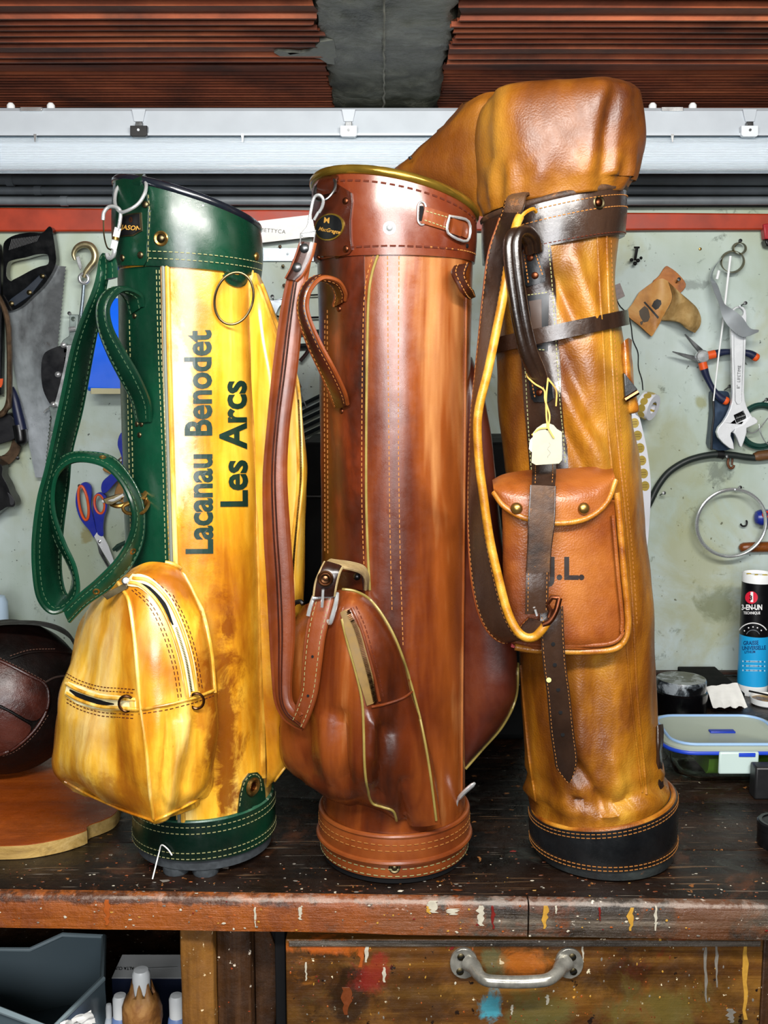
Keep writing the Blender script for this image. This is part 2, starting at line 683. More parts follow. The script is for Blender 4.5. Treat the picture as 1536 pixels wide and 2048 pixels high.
def spots(m, lst, axes=('X', 'Z')):
    """Stains of their own place and size on a flat thing: (hex, a, b, ra, rb, amount, noise scale)."""
    nt = m.node_tree; b = nt.nodes['Principled BSDF']
    tc = nd(nt, 'TexCoord'); sp = nd(nt, 'SeparateXYZ'); L(nt, tc, 'Object', sp, 0)
    mp = coords(nt)
    for hexc, ca, cb, ra, rb, amt, ns in lst:
        src = b.inputs['Base Color'].links[0].from_socket
        da = math_(nt, 'DIVIDE', math_(nt, 'SUBTRACT', (sp, axes[0]), ca), ra)
        db = math_(nt, 'DIVIDE', math_(nt, 'SUBTRACT', (sp, axes[1]), cb), rb)
        d = math_(nt, 'SQRT', math_(nt, 'ADD', math_(nt, 'MULTIPLY', da, da), math_(nt, 'MULTIPLY', db, db)))
        n = tnoise(nt, mp, ns, 7, 0.7, 0.5)
        e = math_(nt, 'ADD', d, math_(nt, 'MULTIPLY', math_(nt, 'SUBTRACT', (n, 0), 0.5), 3.2))
        r = ramp(nt, e[0], e[1], [(0.45, amt), (0.95, 0.0)])
        mx = mixc(nt, (r, 0), '#000000', hexc); nt.links.new(src, mx[0].inputs[6])
        setc(nt, b, mx)
    return m

def folds(p, lst):
    """Creases of soft leather: lines (x0, y0, x1, y1, half width, depth) in picture pixels of the surface point p."""
    x, y = pix(p); d = 0.0
    for x0, y0, x1, y1, w, h in lst:
        vx, vy = x1 - x0, y1 - y0
        t = ((x - x0) * vx + (y - y0) * vy) / (vx * vx + vy * vy)
        e = 1.0
        if t < 0: e = math.exp(-(t * 3) ** 2); t = 0
        elif t > 1: e = math.exp(-((t - 1) * 3) ** 2); t = 1
        q = ((x - x0 - vx * t) ** 2 + (y - y0 - vy * t) ** 2) / (w * w)
        if q < 9: d += h * math.exp(-q) * e
    return d

# ================================================================== SETTING
YW = 2.13                       # face of the rear wall
ZC = CZ + 0.51                  # underside of the ceiling

def wall_mat():
    m, nt, b = newmat('painted_wall')
    mp = coords(nt); ms = coords(nt, 1, 1, 0.12)
    n1 = tnoise(nt, mp, 2.2, 5, 0.6, 0.5)
    c = ramp(nt, n1, 0, [(0.36, '#a3af98'), (0.48, '#b3c2b9'), (0.62, '#c3d1cf')])
    n2 = tnoise(nt, ms, 14, 5, 0.6)
    f2 = ramp(nt, n2, 0, [(0.45, 0.0), (0.75, 0.35)])
    col = mixc(nt, (f2, 0), (c, 0), '#96a593')
    n3 = tnoise(nt, mp, 3.1, 4, 0.7, 1.0)
    f3 = ramp(nt, n3, 0, [(0.52, 0.0), (0.68, 0.55)])
    col = mixc(nt, (f3, 0), col, '#a3a374')
    n4 = tnoise(nt, mp, 26, 8, 0.75, 0.5)
    f4 = ramp(nt, n4, 0, [(0.60, 0.0), (0.70, 0.75)])
    col = mixc(nt, (f4, 0), col, '#4b5648')
    n5 = tnoise(nt, mp, 95, 3, 0.6)
    f5 = ramp(nt, n5, 0, [(0.70, 0.0), (0.74, 0.9)])
    col = mixc(nt, (f5, 0), col, '#2d332d')
    setc(nt, b, col)
    b.inputs['Roughness'].default_value = 0.55
    bump(nt, b, (n4, 0), 0.25, 0.002)
    return m

def concrete_mat():
    m, nt, b = newmat('concrete')
    mp = coords(nt)
    n1 = tnoise(nt, mp, 9, 8, 0.7, 0.3)
    c = ramp(nt, n1, 0, [(0.35, '#33352b'), (0.5, '#66685a'), (0.66, '#93958a')])
    n2 = tnoise(nt, mp, 60, 6, 0.7)
    f = ramp(nt, n2, 0, [(0.6, 0.0), (0.7, 0.5)])
    setc(nt, b, mixc(nt, (f, 0), (c, 0), '#8d8d80'))
    b.inputs['Roughness'].default_value = 0.6
    b1 = bump(nt, b, (n1, 0), 0.9, 0.02)
    bump(nt, b, (n2, 0), 0.6, 0.004, b1)
    return m

def terracotta_mat():
    m, nt, b = newmat('terracotta')
    mp = coords(nt, 0.25, 1, 1)
    n1 = tnoise(nt, mp, 10, 6, 0.65, 0.4)
    c = ramp(nt, n1, 0, [(0.3, '#5c2812'), (0.5, '#934726'), (0.7, '#b9663c')])
    m2 = coords(nt)
    n2 = tnoise(nt, m2, 6, 6, 0.6)
    f = ramp(nt, n2, 0, [(0.45, 0.0), (0.65, 0.7)])
    setc(nt, b, mixc(nt, (f, 0), (c, 0), '#3a1d12'))
    n3 = tnoise(nt, m2, 120, 5, 0.6)
    bump(nt, b, (n3, 0), 0.3, 0.002)
    b.inputs['Roughness'].default_value = 0.7
    return m

def wood_mat(name, stops, grain='x', scale=18, rough=0.5, dirt=None, spec=0.5, specks=None, bs=0.3):
    m, nt, b = newmat(name)
    sc = {'x': (0.06, 1, 1), 'y': (1, 0.06, 1), 'z': (1, 1, 0.06)}[grain]
    mp = coords(nt, *sc)
    n1 = tnoise(nt, mp, scale, 8, 0.7, 0.6)
    c = ramp(nt, n1, 0, stops)
    col = (c, 0)
    m2 = coords(nt)
    if dirt:
        for hexc, s_, a, z, amt in dirt:
            n2 = tnoise(nt, m2, s_, 7, 0.68, 0.6)
            f = ramp(nt, n2, 0, [(a, 0.0), (z, amt)])
            col = mixc(nt, (f, 0), col, hexc)
    if specks:
        for hexc, s_, a in specks:
            n3 = tnoise(nt, m2, s_, 4, 0.6)
            f = ramp(nt, n3, 0, [(a, 0.0), (a + 0.02, 1.0)])
            col = mixc(nt, (f, 0), col, hexc)
    setc(nt, b, col)
    n4 = tnoise(nt, mp, scale * 5, 6, 0.7)
    b1 = bump(nt, b, (n4, 0), bs, 0.003)
    n5 = tnoise(nt, m2, 45, 7, 0.7)
    bump(nt, b, (n5, 0), bs, 0.004, b1)
    rr = ramp(nt, n5, 0, [(0.35, max(0.05, rough - 0.15)), (0.7, min(1, rough + 0.2))])
    nt.links.new(rr.outputs[0], b.inputs['Roughness'])
    b.inputs['Specular IOR Level'].default_value = spec
    return m

MAT['wall'] = spots(wall_mat(), [('#a8a56e', P(1390, 1120, YW).x, P(1390, 1120, YW).z, 0.14, 0.20, 0.55, 4), ('#6f7656', P(1440, 1210, YW).x, P(1440, 1210, YW).z, 0.045, 0.05, 0.7, 8), ('#9a9a6a', P(1340, 930, YW).x, P(1340, 930, YW).z, 0.08, 0.14, 0.4, 6), ('#8f9058', P(1402, 805, YW).x, P(1402, 805, YW).z, 0.016, 0.018, 0.7, 12), ('#8c8450', P(172, 1068, YW).x, P(172, 1068, YW).z, 0.014, 0.02, 0.8, 20), ('#4d554c', P(1435, 945, YW).x, P(1435, 945, YW).z, 0.03, 0.04, 0.6, 30), ('#59605a', P(1380, 570, YW).x, P(1380, 570, YW).z, 0.05, 0.012, 0.5, 40)])  # stains; the dark olive entry paints a shaded area into the wall colour
MAT['concrete'] = concrete_mat(); MAT['concrete'].node_tree.nodes['Principled BSDF'].inputs['Roughness'].default_value = 0.38
MAT['terracotta'] = terracotta_mat()
MAT['bench_top'] = wood_mat('bench_top_wood', [(0.25, '#060505'), (0.5, '#1d120c'), (0.75, '#3d2717')], 'x', 16, 0.34,
                            dirt=[('#050505', 4, 0.45, 0.62, 0.85), ('#55301a', 8, 0.56, 0.68, 0.75), ('#3c403a', 11, 0.60, 0.70, 0.6)],
                            specks=[('#8a5a30', 70, 0.68), ('#b8b0a0', 110, 0.71), ('#7c4a1c', 33, 0.70)], bs=0.45)
MAT['bench_edge_warm'] = wood_mat('bench_edge_wood', [(0.25, '#2a1206'), (0.5, '#7c3d14'), (0.75, '#b0672a')], 'x', 22, 0.35,
                                  dirt=[('#1a0d06', 8, 0.5, 0.7, 0.8)], specks=[('#d9a25c', 90, 0.70), ('#2a1508', 60, 0.66)], bs=0.5)
MAT['bench_edge_grey'] = wood_mat('bench_edge_dark_wood', [(0.25, '#0d0b0a'), (0.5, '#3c342c'), (0.75, '#8a7f72')], 'x', 26, 0.32,
                                  dirt=[('#120c08', 7, 0.5, 0.68, 0.8), ('#7a431a', 9, 0.60, 0.72, 0.7)], specks=[('#d8cfc0', 100, 0.70)], bs=0.6)
def scratches(m, lst):
    nt = m.node_tree; b = nt.nodes['Principled BSDF']
    for rot, sx, sy, sc, thr, hexc in lst:
        src = b.inputs['Base Color'].links[0].from_socket
        mp = coords(nt, sx, sy, 1); mp.inputs['Rotation'].default_value = (0, 0, R(rot))
        n = tnoise(nt, mp, sc, 3, 0.5)
        f = ramp(nt, n, 0, [(thr, 0.0), (thr + 0.03, 0.8)])
        mx = mixc(nt, (f, 0), '#000000', hexc); nt.links.new(src, mx[0].inputs[6]); setc(nt, b, mx)
    return m
scratches(MAT['bench_top'], [(25, 0.04, 1.0, 240, 0.70, '#7d7468'), (-50, 0.04, 1.0, 260, 0.71, '#8a8278'), (80, 0.05, 1.0, 200, 0.71, '#6a5a48'), (0, 0.05, 1.0, 180, 0.66, '#5a4430')])
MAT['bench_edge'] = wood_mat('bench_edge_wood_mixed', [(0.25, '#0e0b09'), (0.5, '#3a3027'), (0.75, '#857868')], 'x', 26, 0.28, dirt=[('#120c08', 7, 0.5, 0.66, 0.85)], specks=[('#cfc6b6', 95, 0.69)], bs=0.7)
spots(MAT['bench_edge'], [('#7a3c12', -0.40, ZB - 0.02, 0.50, 0.5, 0.9, 9), ('#9a5218', -0.28, ZB - 0.02, 0.20, 0.2, 0.6, 30), ('#8a4716', 0.02, ZB - 0.02, 0.10, 0.1, 0.6, 24), ('#6a3a16', 0.38, ZB - 0.02, 0.08, 0.08, 0.5, 28), ('#150d08', -0.30, ZB - 0.005, 0.3, 0.008, 0.8, 40), ('#b9aca0', 0.15, ZB - 0.0028, 0.60, 0.0030, 0.35, 45)])  # pale lip band: worn edge with its highlight put into the colour
MAT['drawer'] = wood_mat('drawer_wood', [(0.3, '#221207'), (0.5, '#5a3714'), (0.68, '#8a6126')], 'x', 12, 0.36,
                         dirt=[('#241408', 3.2, 0.48, 0.62, 0.75), ('#4c4c26', 4.5, 0.53, 0.66, 0.65), ('#7a1f16', 6.3, 0.62, 0.72, 0.8), ('#b06a1e', 8, 0.60, 0.72, 0.7)],
                         specks=[('#e6d9b8', 85, 0.69), ('#1a0d06', 60, 0.66), ('#c98f3a', 48, 0.69)], bs=0.4)
MAT['leg_wood'] = wood_mat('leg_wood', [(0.25, '#3d2410'), (0.5, '#7d5322'), (0.75, '#9d7234')], 'z', 20, 0.45,
                           dirt=[('#2a160a', 6, 0.5, 0.7, 0.6)], specks=[('#e0c9a0', 120, 0.66), ('#a12a1c', 60, 0.72)], bs=0.4)
MAT['leg_dark'] = wood_mat('dark_leg_wood', [(0.25, '#0e0805'), (0.5, '#3b2412'), (0.75, '#63442a')], 'z', 20, 0.45,
                           dirt=[('#0a0604', 7, 0.5, 0.7, 0.7)], specks=[('#d8cbb8', 110, 0.67), ('#a8401c', 80, 0.69)], bs=0.5)
MAT['red_beam'] = plain('red_painted_wood', '#ad3510', 0.5, var=0.35, vscale=18)
MAT['grey_pipe'] = plain('grey_conduit', '#70777c', 0.45, var=0.35, vscale=12)
MAT['floor'] = plain('cement_floor', '#3b3936', 0.8, var=0.3, vscale=6)
MAT['mortar'] = plain('pale_mortar', '#a5a598', 0.8, var=0.4, vscale=60)
MAT['skirt'] = plain('brown_skirting', '#3a2012', 0.6, var=0.5, vscale=50)

# walls, floor
struct(MB().box((-1.9, YW, 0), (1.9, YW + 0.12, ZC + 0.12)).build('wall_back', MAT['wall']), 'grey green painted wall behind the bench with stains and scratches')
struct(MB().box((-1.9, -2.2, -0.08), (1.9, YW + 0.12, 0)).build('floor', MAT['floor']))
# upper wall strip behind the pipes, set back in dark cement
zt = P(768, 455, YW).z
b = MB().box((-1.9, YW - 0.012, P(768, 415, YW).z), (1.9, YW, ZC))
struct(b.build('trim_1', plain('upper_wall_cement', '#39403f', 0.8, var=0.3, vscale=15)), 'dark cement strip of wall above the red beam')
# red wooden beam
za, zb_ = P(768, 461, YW - 0.022).z, P(768, 421, YW - 0.022).z
mb = MB()
rows = []
for i in range(41):
    x = -1.9 + 3.8 * i / 40
    j = 0.0012 * nz((x * 9, 0, 0))
    k = -0.006 * (x / 0.8)
    rows.append([Vector((x, YW - 0.001, za - k * 0.3 + j)), Vector((x, YW - 0.022, za - k * 0.3 + j)), Vector((x, YW - 0.022, zb_ + k + j)), Vector((x, YW - 0.001, zb_ + k + j))])
mb.grid(rows, ring=True, cap0=True, cap1=True)
struct(mb.build('trim_2', MAT['red_beam'], bevel=0.003), 'red painted wooden beam running along the wall')
zs = P(768, 1346, YW).z
struct(MB().box((-1.9, YW - 0.018, ZB), (1.9, YW, max(ZB + 0.006, zs + 0.003))).build('baseboard_back', MAT['skirt'], bevel=0.002), 'low brown skirting strip where wall meets bench')

# ceiling: two fields of ridged clay blocks either side of a concrete beam
ceil_root = struct(MB().box((-1.9, -2.2, ZC + 0.05), (1.9, YW + 0.12, ZC + 0.14)).build('ceiling', MAT['concrete']), 'ceiling of ridged clay blocks and a concrete beam')
BX0, BX1 = -0.098, 0.106

def clay_block(x0, x1, y0, y1, drop, rag, seed):
    """Hollow clay ceiling block: underside with ridges running along x."""
    prof = []
    rnd = random.Random(seed)
    n = max(4, int((y1 - y0 - 0.012) / (0.0255 if y0 < 1.7 else 0.0185)))
    prof.append((y0 + 0.002, 0.05)); prof.append((y0 + 0.002, 0.006)); prof.append((y0 + 0.008, -0.002))
    plain_at = {2, 3} if seed % 2 else {0, n - 3}
    for i in range(n):
        a = y0 + 0.010 + (y1 - y0 - 0.022) * i / n; w = (y1 - y0 - 0.022) / n
        if i in plain_at:
            prof += [(a, -0.001), (a + w * 0.95, -0.0012)]
        else:
            h = (0.0056 if y0 < 1.7 else 0.0042) + rnd.uniform(-0.0006, 0.0005)
            prof += [(a + w * 0.30, 0.0005), (a + w * 0.42, -h), (a + w * 0.62, -h * 1.02), (a + w * 0.74, 0.0005)]
    prof += [(y1 - 0.008, -0.002), (y1 - 0.002, 0.006), (y1 - 0.002, 0.05)]
    rows = []
    K = 14
    for k in range(K + 1):
        t = k / K
        x = x0 + (x1 - x0) * t
        row = []
        for (y, z) in prof:
            xx = x
            if rag and k == (K if rag > 0 else 0):
                xx += 0.014 * nz((y * 22, seed, 1.0)) + 0.006 * nz((y * 80, seed, 4.0))
            row.append(Vector((xx, y + 0.0016 * nz((xx * 2, seed, y * 0.8)), ZC - drop + z + 0.0010 * nz((xx * 3, y * 2, seed)))))
        rows.append(row)
    return MB().grid(rows)

sd = 1
for (y0, y1, drop) in ((1.20, 1.487, 0.010), (1.49, 1.772, 0.014), (1.775, 2.126, 0.0)):
    for side in (-1, 1):
        if side < 0: mb = clay_block(-1.2, BX0 + 0.002, y0, y1, drop + (0.0 if y0 < 1.7 else 0.002), 1, sd)
        else: mb = clay_block(BX1 - 0.004, 1.2, y0, y1, drop * (1.2 if y0 < 1.7 else 1), -1, sd + 4)
        mb.build('clay_block', MAT['terracotta'], ceil_root, sharp=30)
    sd += 1
# concrete beam, rough cast
rows = []
for i in range(61):
    y = 1.0 + (YW - 1.0) * i / 60
    row = []
    for j in range(29):
        u = j / 28
        x = BX0 + (BX1 - BX0) * u
        e = min(u, 1 - u)
        if e < 0.04: x += 0.016 * nz((y * 16, u * 3, 2)) + 0.008 * nz((y * 50, u * 2, 5))
        z = ZC - 0.020 - 0.004 * nz((x * 22, y * 22, 1)) - 0.0025 * nz((x * 70, y * 70, 3))
        if e < 0.12: z += 0.010 * (0.12 - e) / 0.12 + 0.004 * nz((x * 60, y * 60, 8))
        if e < 0.001: z = ZC + 0.03
        row.append(Vector((x, y, z)))
    rows.append(row)
MB().grid(rows).build('concrete_beam', MAT['concrete'], ceil_root, sharp=60)
pth = [Vector((0.0 + 0.0025 * nz((0, y * 30, 0)), y, ZC - 0.0235 - 0.004 * nz((0.0, y * 22, 1)))) for y in [1.0 + (YW - 1.0) * i / 80 for i in range(81)]]
MB().tube(pth, [0.0016 + 0.0012 * nz((i, 0, 0.5)) for i in range(81)], 6).build('mortar_seam', MAT['mortar'], ceil_root)
# mortar tongue squeezed over the edge of the left blocks
tongue = [(548, 106), (556, 101), (575, 104), (600, 106), (618, 103), (630, 94), (640, 84), (668, 80), (676, 130), (655, 128), (640, 118), (622, 115), (590, 116), (560, 113)]
mb = MB().slab([PZ(x, y, ZC - 0.019) for x, y in tongue], (0, 0, 1), 0.012)
mb.build('mortar_lump', plain('grey_mortar', '#8f9184', 0.55, var=0.45, vscale=70), ceil_root, bevel=0.003, bseg=3)

# conduits under the lamp
for i, (py, rp, Yp) in enumerate(((359, 11, 2.08), (381, 8, 2.09), (402, 8.5, 2.09))):
    z = P(768, py, Yp).z; r = rp * scl(py, Yp)
    pth = [(x, Yp, z + 0.0015 * nz((x * 2, i, 0))) for x in [-1.85 + 3.7 * k / 30 for k in range(31)]]
    o = thing('wall_conduit', (0, Yp, z - r), ['upper grey conduit running along the wall under the lamp', 'thin middle grey conduit between two thicker ones under the lamp', 'lowest grey conduit just above the red beam'][i], 'pipe', 'grey conduits under the lamp')
    MB().tube(pth, r, 14).build('pipe', MAT['grey_pipe'], o)
    for xx in (-0.73, 0.32, 0.95):
        MB().tube([(xx + 0.05 * i, Yp, z), (xx + 0.05 * i + 0.014, Yp, z)], r * 1.18, 14).build('pipe_clip', MAT['grey_pipe'], o)

# ------------------------------------------------------------------ the lamp
def lamp():
    YL = 1.93
    def prof(pts): return [P(768, py, Y) for py, Y in pts]
    X0, X1 = -1.15, 1.15
    root = thing('fluorescent_lamp', (0, YL, P(768, 345, YL).z), 'long white fluorescent batten lamp with ribbed clear cover below the ceiling', 'lamp')
    def extr(name, pts, mat, closed=True, xs=(X0, X1), **kw):
        pr = prof(pts)
        return MB().grid([[Vector((x, p.y, p.z)) for p in pr] for x in xs], ring=closed, cap0=closed, cap1=closed).build(name, mat, root, **kw)
    housing = plain('lamp_housing_white', '#b9c1c8', 0.4, var=0.06, vscale=20)
    extr('housing', [(216, YL - 0.045), (222, YL - 0.052), (252, YL - 0.055), (268, YL - 0.058), (268, YL + 0.05), (216, YL + 0.05)], housing, sharp=25)
    extr('housing_lip', [(266, YL - 0.064), (271, YL - 0.064), (271, YL - 0.01), (266, YL - 0.01)], housing)
    # ribbed clear cover
    cm, nt, bb = newmat('clear_ribbed_acrylic')
    bb.inputs['Base Color'].default_value = lin('#eef6fb')
    bb.inputs['Roughness'].default_value = 0.12
    bb.inputs['Transmission Weight'].default_value = 0.6
    bb.inputs['IOR'].default_value = 1.3
    bb.inputs['Specular IOR Level'].default_value = 0.8
    pts = []
    for k in range(49):
        t = k / 48
        a = R(-85 + 170 * t)
        py = 306 + 37 * math.sin(a); Y = YL - 0.005 - 0.056 * math.cos(a) ** 0.6 if math.cos(a) > 0 else YL
        if 6 < k < 44 and k % 2: Y -= 0.0016
        pts.append((py, Y))
    extr('diffuser_cover', pts, cm, closed=False, sharp=20)
    extr('reflector_tray', [(272, YL - 0.045), (275, YL - 0.045), (300, YL + 0.01), (338, YL + 0.04), (342, YL + 0.046), (342, YL + 0.05), (272, YL + 0.05)], plain('lamp_tray', '#9fb0bb', 0.35, var=0.05), sharp=25)
    extr('lower_rim', [(341, YL - 0.016), (347, YL - 0.016), (347, YL + 0.05), (341, YL + 0.05)], plain('lamp_rim', '#c9d4da', 0.3))
    tm, nt, bb = newmat('tube_glass')
    bb.inputs['Base Color'].default_value = lin('#f3f8fb'); bb.inputs['Roughness'].default_value = 0.2
    bb.inputs['Emission Color'].default_value = lin('#e4f1ff'); bb.inputs['Emission Strength'].default_value = 0.12
    for py in (294, 322):
        p = P(768, py, YL - 0.012)
        MB().tube([(X0 + 0.03, p.y, p.z), (X1 - 0.03, p.y, p.z)], 0.0128, 16).build('light_tube', tm, root)
    clipw = plain('clip_white', '#d6dde2', 0.4)
    for (cx, dark) in ((277, True), (697, False), (1105, True), (1500, False)):
        mt = MAT['black'] if dark else clipw
        c = MB().plate([(cx - 17, 251), (cx + 17, 251), (cx + 17, 270), (cx + 13, 273), (cx - 13, 273), (cx - 17, 270)], YL - 0.070, 0.010).build('clip', mt, root, bevel=0.0008)
        MB().plate([(cx - 6, 243), (cx + 7, 243), (cx + 7, 252), (cx - 7, 252)], YL - 0.068, 0.008).build('clip_tongue', MAT['steel_dark'], c, bevel=0.0006)
        MB().lathe([(0.0022, 0.0), (0.0022, 0.002), (0.0001, 0.002)], P(cx, 260, YL - 0.0705), (0, -1, 0), 10).build('clip_hole', clipw if dark else MAT['steel_dark'], c)
        MB().plate([(cx - 14, 218), (cx + 14, 218), (cx + 9, 243), (cx - 9, 243)], YL - 0.0575, 0.004).build('clip_recess', housing, c, bevel=0.0006)
    for cx in (62, 1345):
        MB().plate([(cx - 22, 214), (cx + 22, 214), (cx + 22, 222), (cx - 22, 222)], YL - 0.056, 0.02).build('hanger_bracket', MAT['steel'], root, bevel=0.001)
        for dx in (-40, 40):
            MB().lathe([(0.007, 0), (0.007, 0.006), (0.004, 0.010), (0.0005, 0.0105)], P(cx + dx, 218, YL - 0.03), (0, 0, 1), 14).build('hanger_knob', MAT['white'], root)
    for cx in (70, 485, 1345):
        MB().plate([(cx - 3, 268), (cx + 3, 268), (cx + 1, 284), (cx - 1, 284)], YL - 0.066, 0.003).build('cover_catch', MAT['steel'], root)
lamp()

# ------------------------------------------------------------------ the workbench
bench = thing('workbench', (0, 1.6, 0), 'old paint-spattered wooden workbench carrying the golf bags', 'workbench')
YF0, YF1 = 1.190, 1.164         # front edge, left and right (at x = -0.46, +0.46): the bench stands slightly askew
def yf(x): return YF0 + (YF1 - YF0) * (x + 0.46) / 0.92
BXL, BXR = -1.05, 1.05
seams = [0.0, 0.145, 0.30, 0.47, 0.66, 0.83, 0.962]
for i in range(6):
    a, c = seams[i] + (0.0 if i == 0 else 0.0007), seams[i + 1] - 0.0007
    if i == 0: a = 0.014
    rows = []
    for k in range(31):
        x = BXL + (BXR - BXL) * k / 30
        y0 = yf(x) + a; y1 = min(YW - 0.019, yf(x) + c)
        w = 0.0005 * nz((x * 5, i, 0))
        rows.append([Vector((x, y0, ZB - 0.04)), Vector((x, y0, ZB - 0.0008)), Vector((x, y0 + 0.002, ZB + w * 0.2 - 0.0002)), Vector((x, y1 - 0.002, ZB + w * 0.2 - 0.0002)), Vector((x, y1, ZB - 0.0008)), Vector((x, y1, ZB - 0.04))])
    MB().grid(rows, ring=True, cap0=True, cap1=True).build('plank', MAT['bench_top'], bench, sharp=50)
# front edge boards
xs = P(1055, 1835, 1.18).x
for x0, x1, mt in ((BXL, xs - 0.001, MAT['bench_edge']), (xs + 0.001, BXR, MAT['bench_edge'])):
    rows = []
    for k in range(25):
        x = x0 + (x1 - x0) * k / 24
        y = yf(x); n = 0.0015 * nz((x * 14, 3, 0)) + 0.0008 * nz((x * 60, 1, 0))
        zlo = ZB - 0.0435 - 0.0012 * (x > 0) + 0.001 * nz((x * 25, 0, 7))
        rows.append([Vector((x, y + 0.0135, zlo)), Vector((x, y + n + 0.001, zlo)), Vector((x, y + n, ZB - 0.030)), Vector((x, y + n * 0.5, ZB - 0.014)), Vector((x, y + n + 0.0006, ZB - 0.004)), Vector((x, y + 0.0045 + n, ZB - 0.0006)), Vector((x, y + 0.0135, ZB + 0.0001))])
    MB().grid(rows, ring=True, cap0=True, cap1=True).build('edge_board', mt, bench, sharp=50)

def post(name, x0, x1, y0, y1, z0, z1, mat):
    rows = []
    for k in range(19):
        z = z0 + (z1 - z0) * k / 18
        d = 0.0015 * nz((x0 * 50, z * 20, 1)); e = 0.0015 * nz((x1 * 50, z * 20, 2))
        rows.append([Vector((x0 + d, y1, z)), Vector((x0 + d, y0 + 0.002, z)), Vector((x0 + d + 0.002, y0, z)), Vector((x1 + e - 0.002, y0, z)), Vector((x1 + e, y0 + 0.002, z)), Vector((x1 + e, y1, z))])
    return MB().grid(rows, ring=True, cap0=True, cap1=True).build(name, mat, bench, sharp=50)
YP = 1.205
xa, xb, xc = P(362, 1950, YP).x, P(427, 1950, YP).x, P(503, 1950, YP + 0.02).x
post('leg', xa, xb, YP, YP + 0.07, 0.0, ZB - 0.044, MAT['leg_wood'])
post('leg', xb + 0.001, xc, YP + 0.018, YP + 0.09, 0.0, ZB - 0.052, MAT['leg_dark'])
MB().box((xb - 0.001, YP + 0.004, ZB - 0.052), (xc + 0.001, YP + 0.085, ZB - 0.044)).build('spacer', MAT['leg_wood'], bench, bevel=0.001)
mb = MB().slab([Vector((xc + 0.001, YP + 0.05, z)) + Vector((dx, 0, 0)) for dx, z in ((0.0, ZB - 0.06), (0.010, ZB - 0.06), (0.028, ZB - 0.11), (0.030, ZB - 0.16), (0.020, ZB - 0.26), (0.004, ZB - 0.42), (0, ZB - 0.42))], (0, 1, 0), 0.12)
mb.build('bracket', MAT['leg_dark'], bench, bevel=0.002)
for x in (BXL + 0.02, BXR - 0.09):
    post('leg', x, x + 0.07, YP + 0.01, YP + 0.08, 0.0, ZB - 0.044, MAT['leg_dark'])
for x in (BXL + 0.02, xb - 0.03, BXR - 0.09):
    post('leg', x, x + 0.07, 2.0, 2.07, 0.0, ZB - 0.044, MAT['leg_dark'])
# lower shelf, dark back panel and divider
MB().box((BXL, 1.26, ZB - 0.44), (BXR, 2.09, ZB - 0.415)).build('lower_shelf', MAT['leg_dark'], bench, bevel=0.002)
MB().box((BXL, 2.09, 0.02), (BXR, 2.11, ZB - 0.044)).build('back_panel', MAT['black_matte'], bench)
MB().box((P(540, 1950, 1.26).x, 1.262, ZB - 0.41), (P(558, 1950, 1.26).x, 2.05, ZB - 0.044)).build('divider', MAT['black_matte'], bench)
# drawer
YD = 1.196
dx0, dx1 = P(572, 1950, YD).x, P(1524, 1950, YD).x
dzt = P(1000, 1879, YD).z
dzb = dzt - 0.185
mb = MB()
mb.box((dx0, YD, dzb), (dx1, YD + 0.022, dzt))
dr = mb.build('drawer', MAT['drawer'], bench, bevel=0.0018)
MB().box((dx0 + 0.004, YD - 0.0022, dzt - 0.0085), (dx1 - 0.004, YD + 0.001, dzt - 0.0015)).build('drawer_top_bead', MAT['bench_edge_grey'], dr, bevel=0.001)
for xw in (dx0 + 0.006, dx1 - 0.018):
    MB().box((xw, YD + 0.022, dzb + 0.01), (xw + 0.012, YD + 0.50, dzt - 0.01)).build('drawer_side', MAT['leg_dark'], dr)
MB().box((dx0 + 0.006, YD + 0.022, dzb + 0.004), (dx1 - 0.006, YD + 0.50, dzb + 0.010)).build('drawer_bottom', MAT['leg_dark'], dr)
MB().box((P(548, 1950, YD).x, YD + 0.012, ZB - 0.42), (dx0 - 0.002, YD + 0.05, ZB - 0.05)).build('frame_stile', MAT['black_matte'], bench, bevel=0.002)
MB().box((dx1 + 0.002, YD + 0.004, ZB - 0.42), (dx1 + 0.05, YD + 0.05, ZB - 0.05)).build('frame_stile', MAT['leg_dark'], bench, bevel=0.002)
MB().box((dx0 - 0.02, YD + 0.03, dzt + 0.003), (dx1 + 0.02, YD + 0.06, ZB - 0.045)).build('frame_rail', MAT['black_matte'], bench)
# handle
old_nickel = plain('worn_nickel', '#a5a298', 0.25, 0.55, var=0.45, vscale=70)
for cx, sgn in ((928, 1), (1139, -1)):
    out = []
    for a in range(0, 360, 15):
        out.append((cx + 28 * math.cos(R(a)) * (1.0 if a not in () else 1), 1928 + 30 * math.sin(R(a))))
    pl = MB().plate(out, YD - 0.005, 0.0052).build('handle_plate', old_nickel, dr, bevel=0.0018)
    for sx_, sy_ in ((-sgn * 6, -14), (-sgn * 8, 15)):
        p = P(cx + sx_, 1928 + sy_, YD - 0.0052)
        MB().lathe([(0.0046, 0), (0.0046, 0.0008), (0.003, 0.0016), (0.0001, 0.0018)], p, (0, -1, 0), 14).build('screw', MAT['brass_old'], dr)
        MB().obox(p + Vector((0, -0.0019, 0)), (0.0038, 0, 0.0018), (0, 0.0004, 0), (-0.0003, 0, 0.0006)).build('screw_slot', MAT['black_matte'], dr)
hp = [(936, 1924, YD - 0.003), (948, 1934, YD - 0.012), (958, 1950, YD - 0.024), (972, 1960, YD - 0.032), (995, 1963, YD - 0.034), (1035, 1964, YD - 0.034), (1080, 1962, YD - 0.034), (1100, 1957, YD - 0.032), (1114, 1946, YD - 0.024), (1122, 1934, YD - 0.012), (1132, 1924, YD - 0.003)]
hc_ = [P(*q) for q in cat(hp, 6)]
n_ = len(hc_)
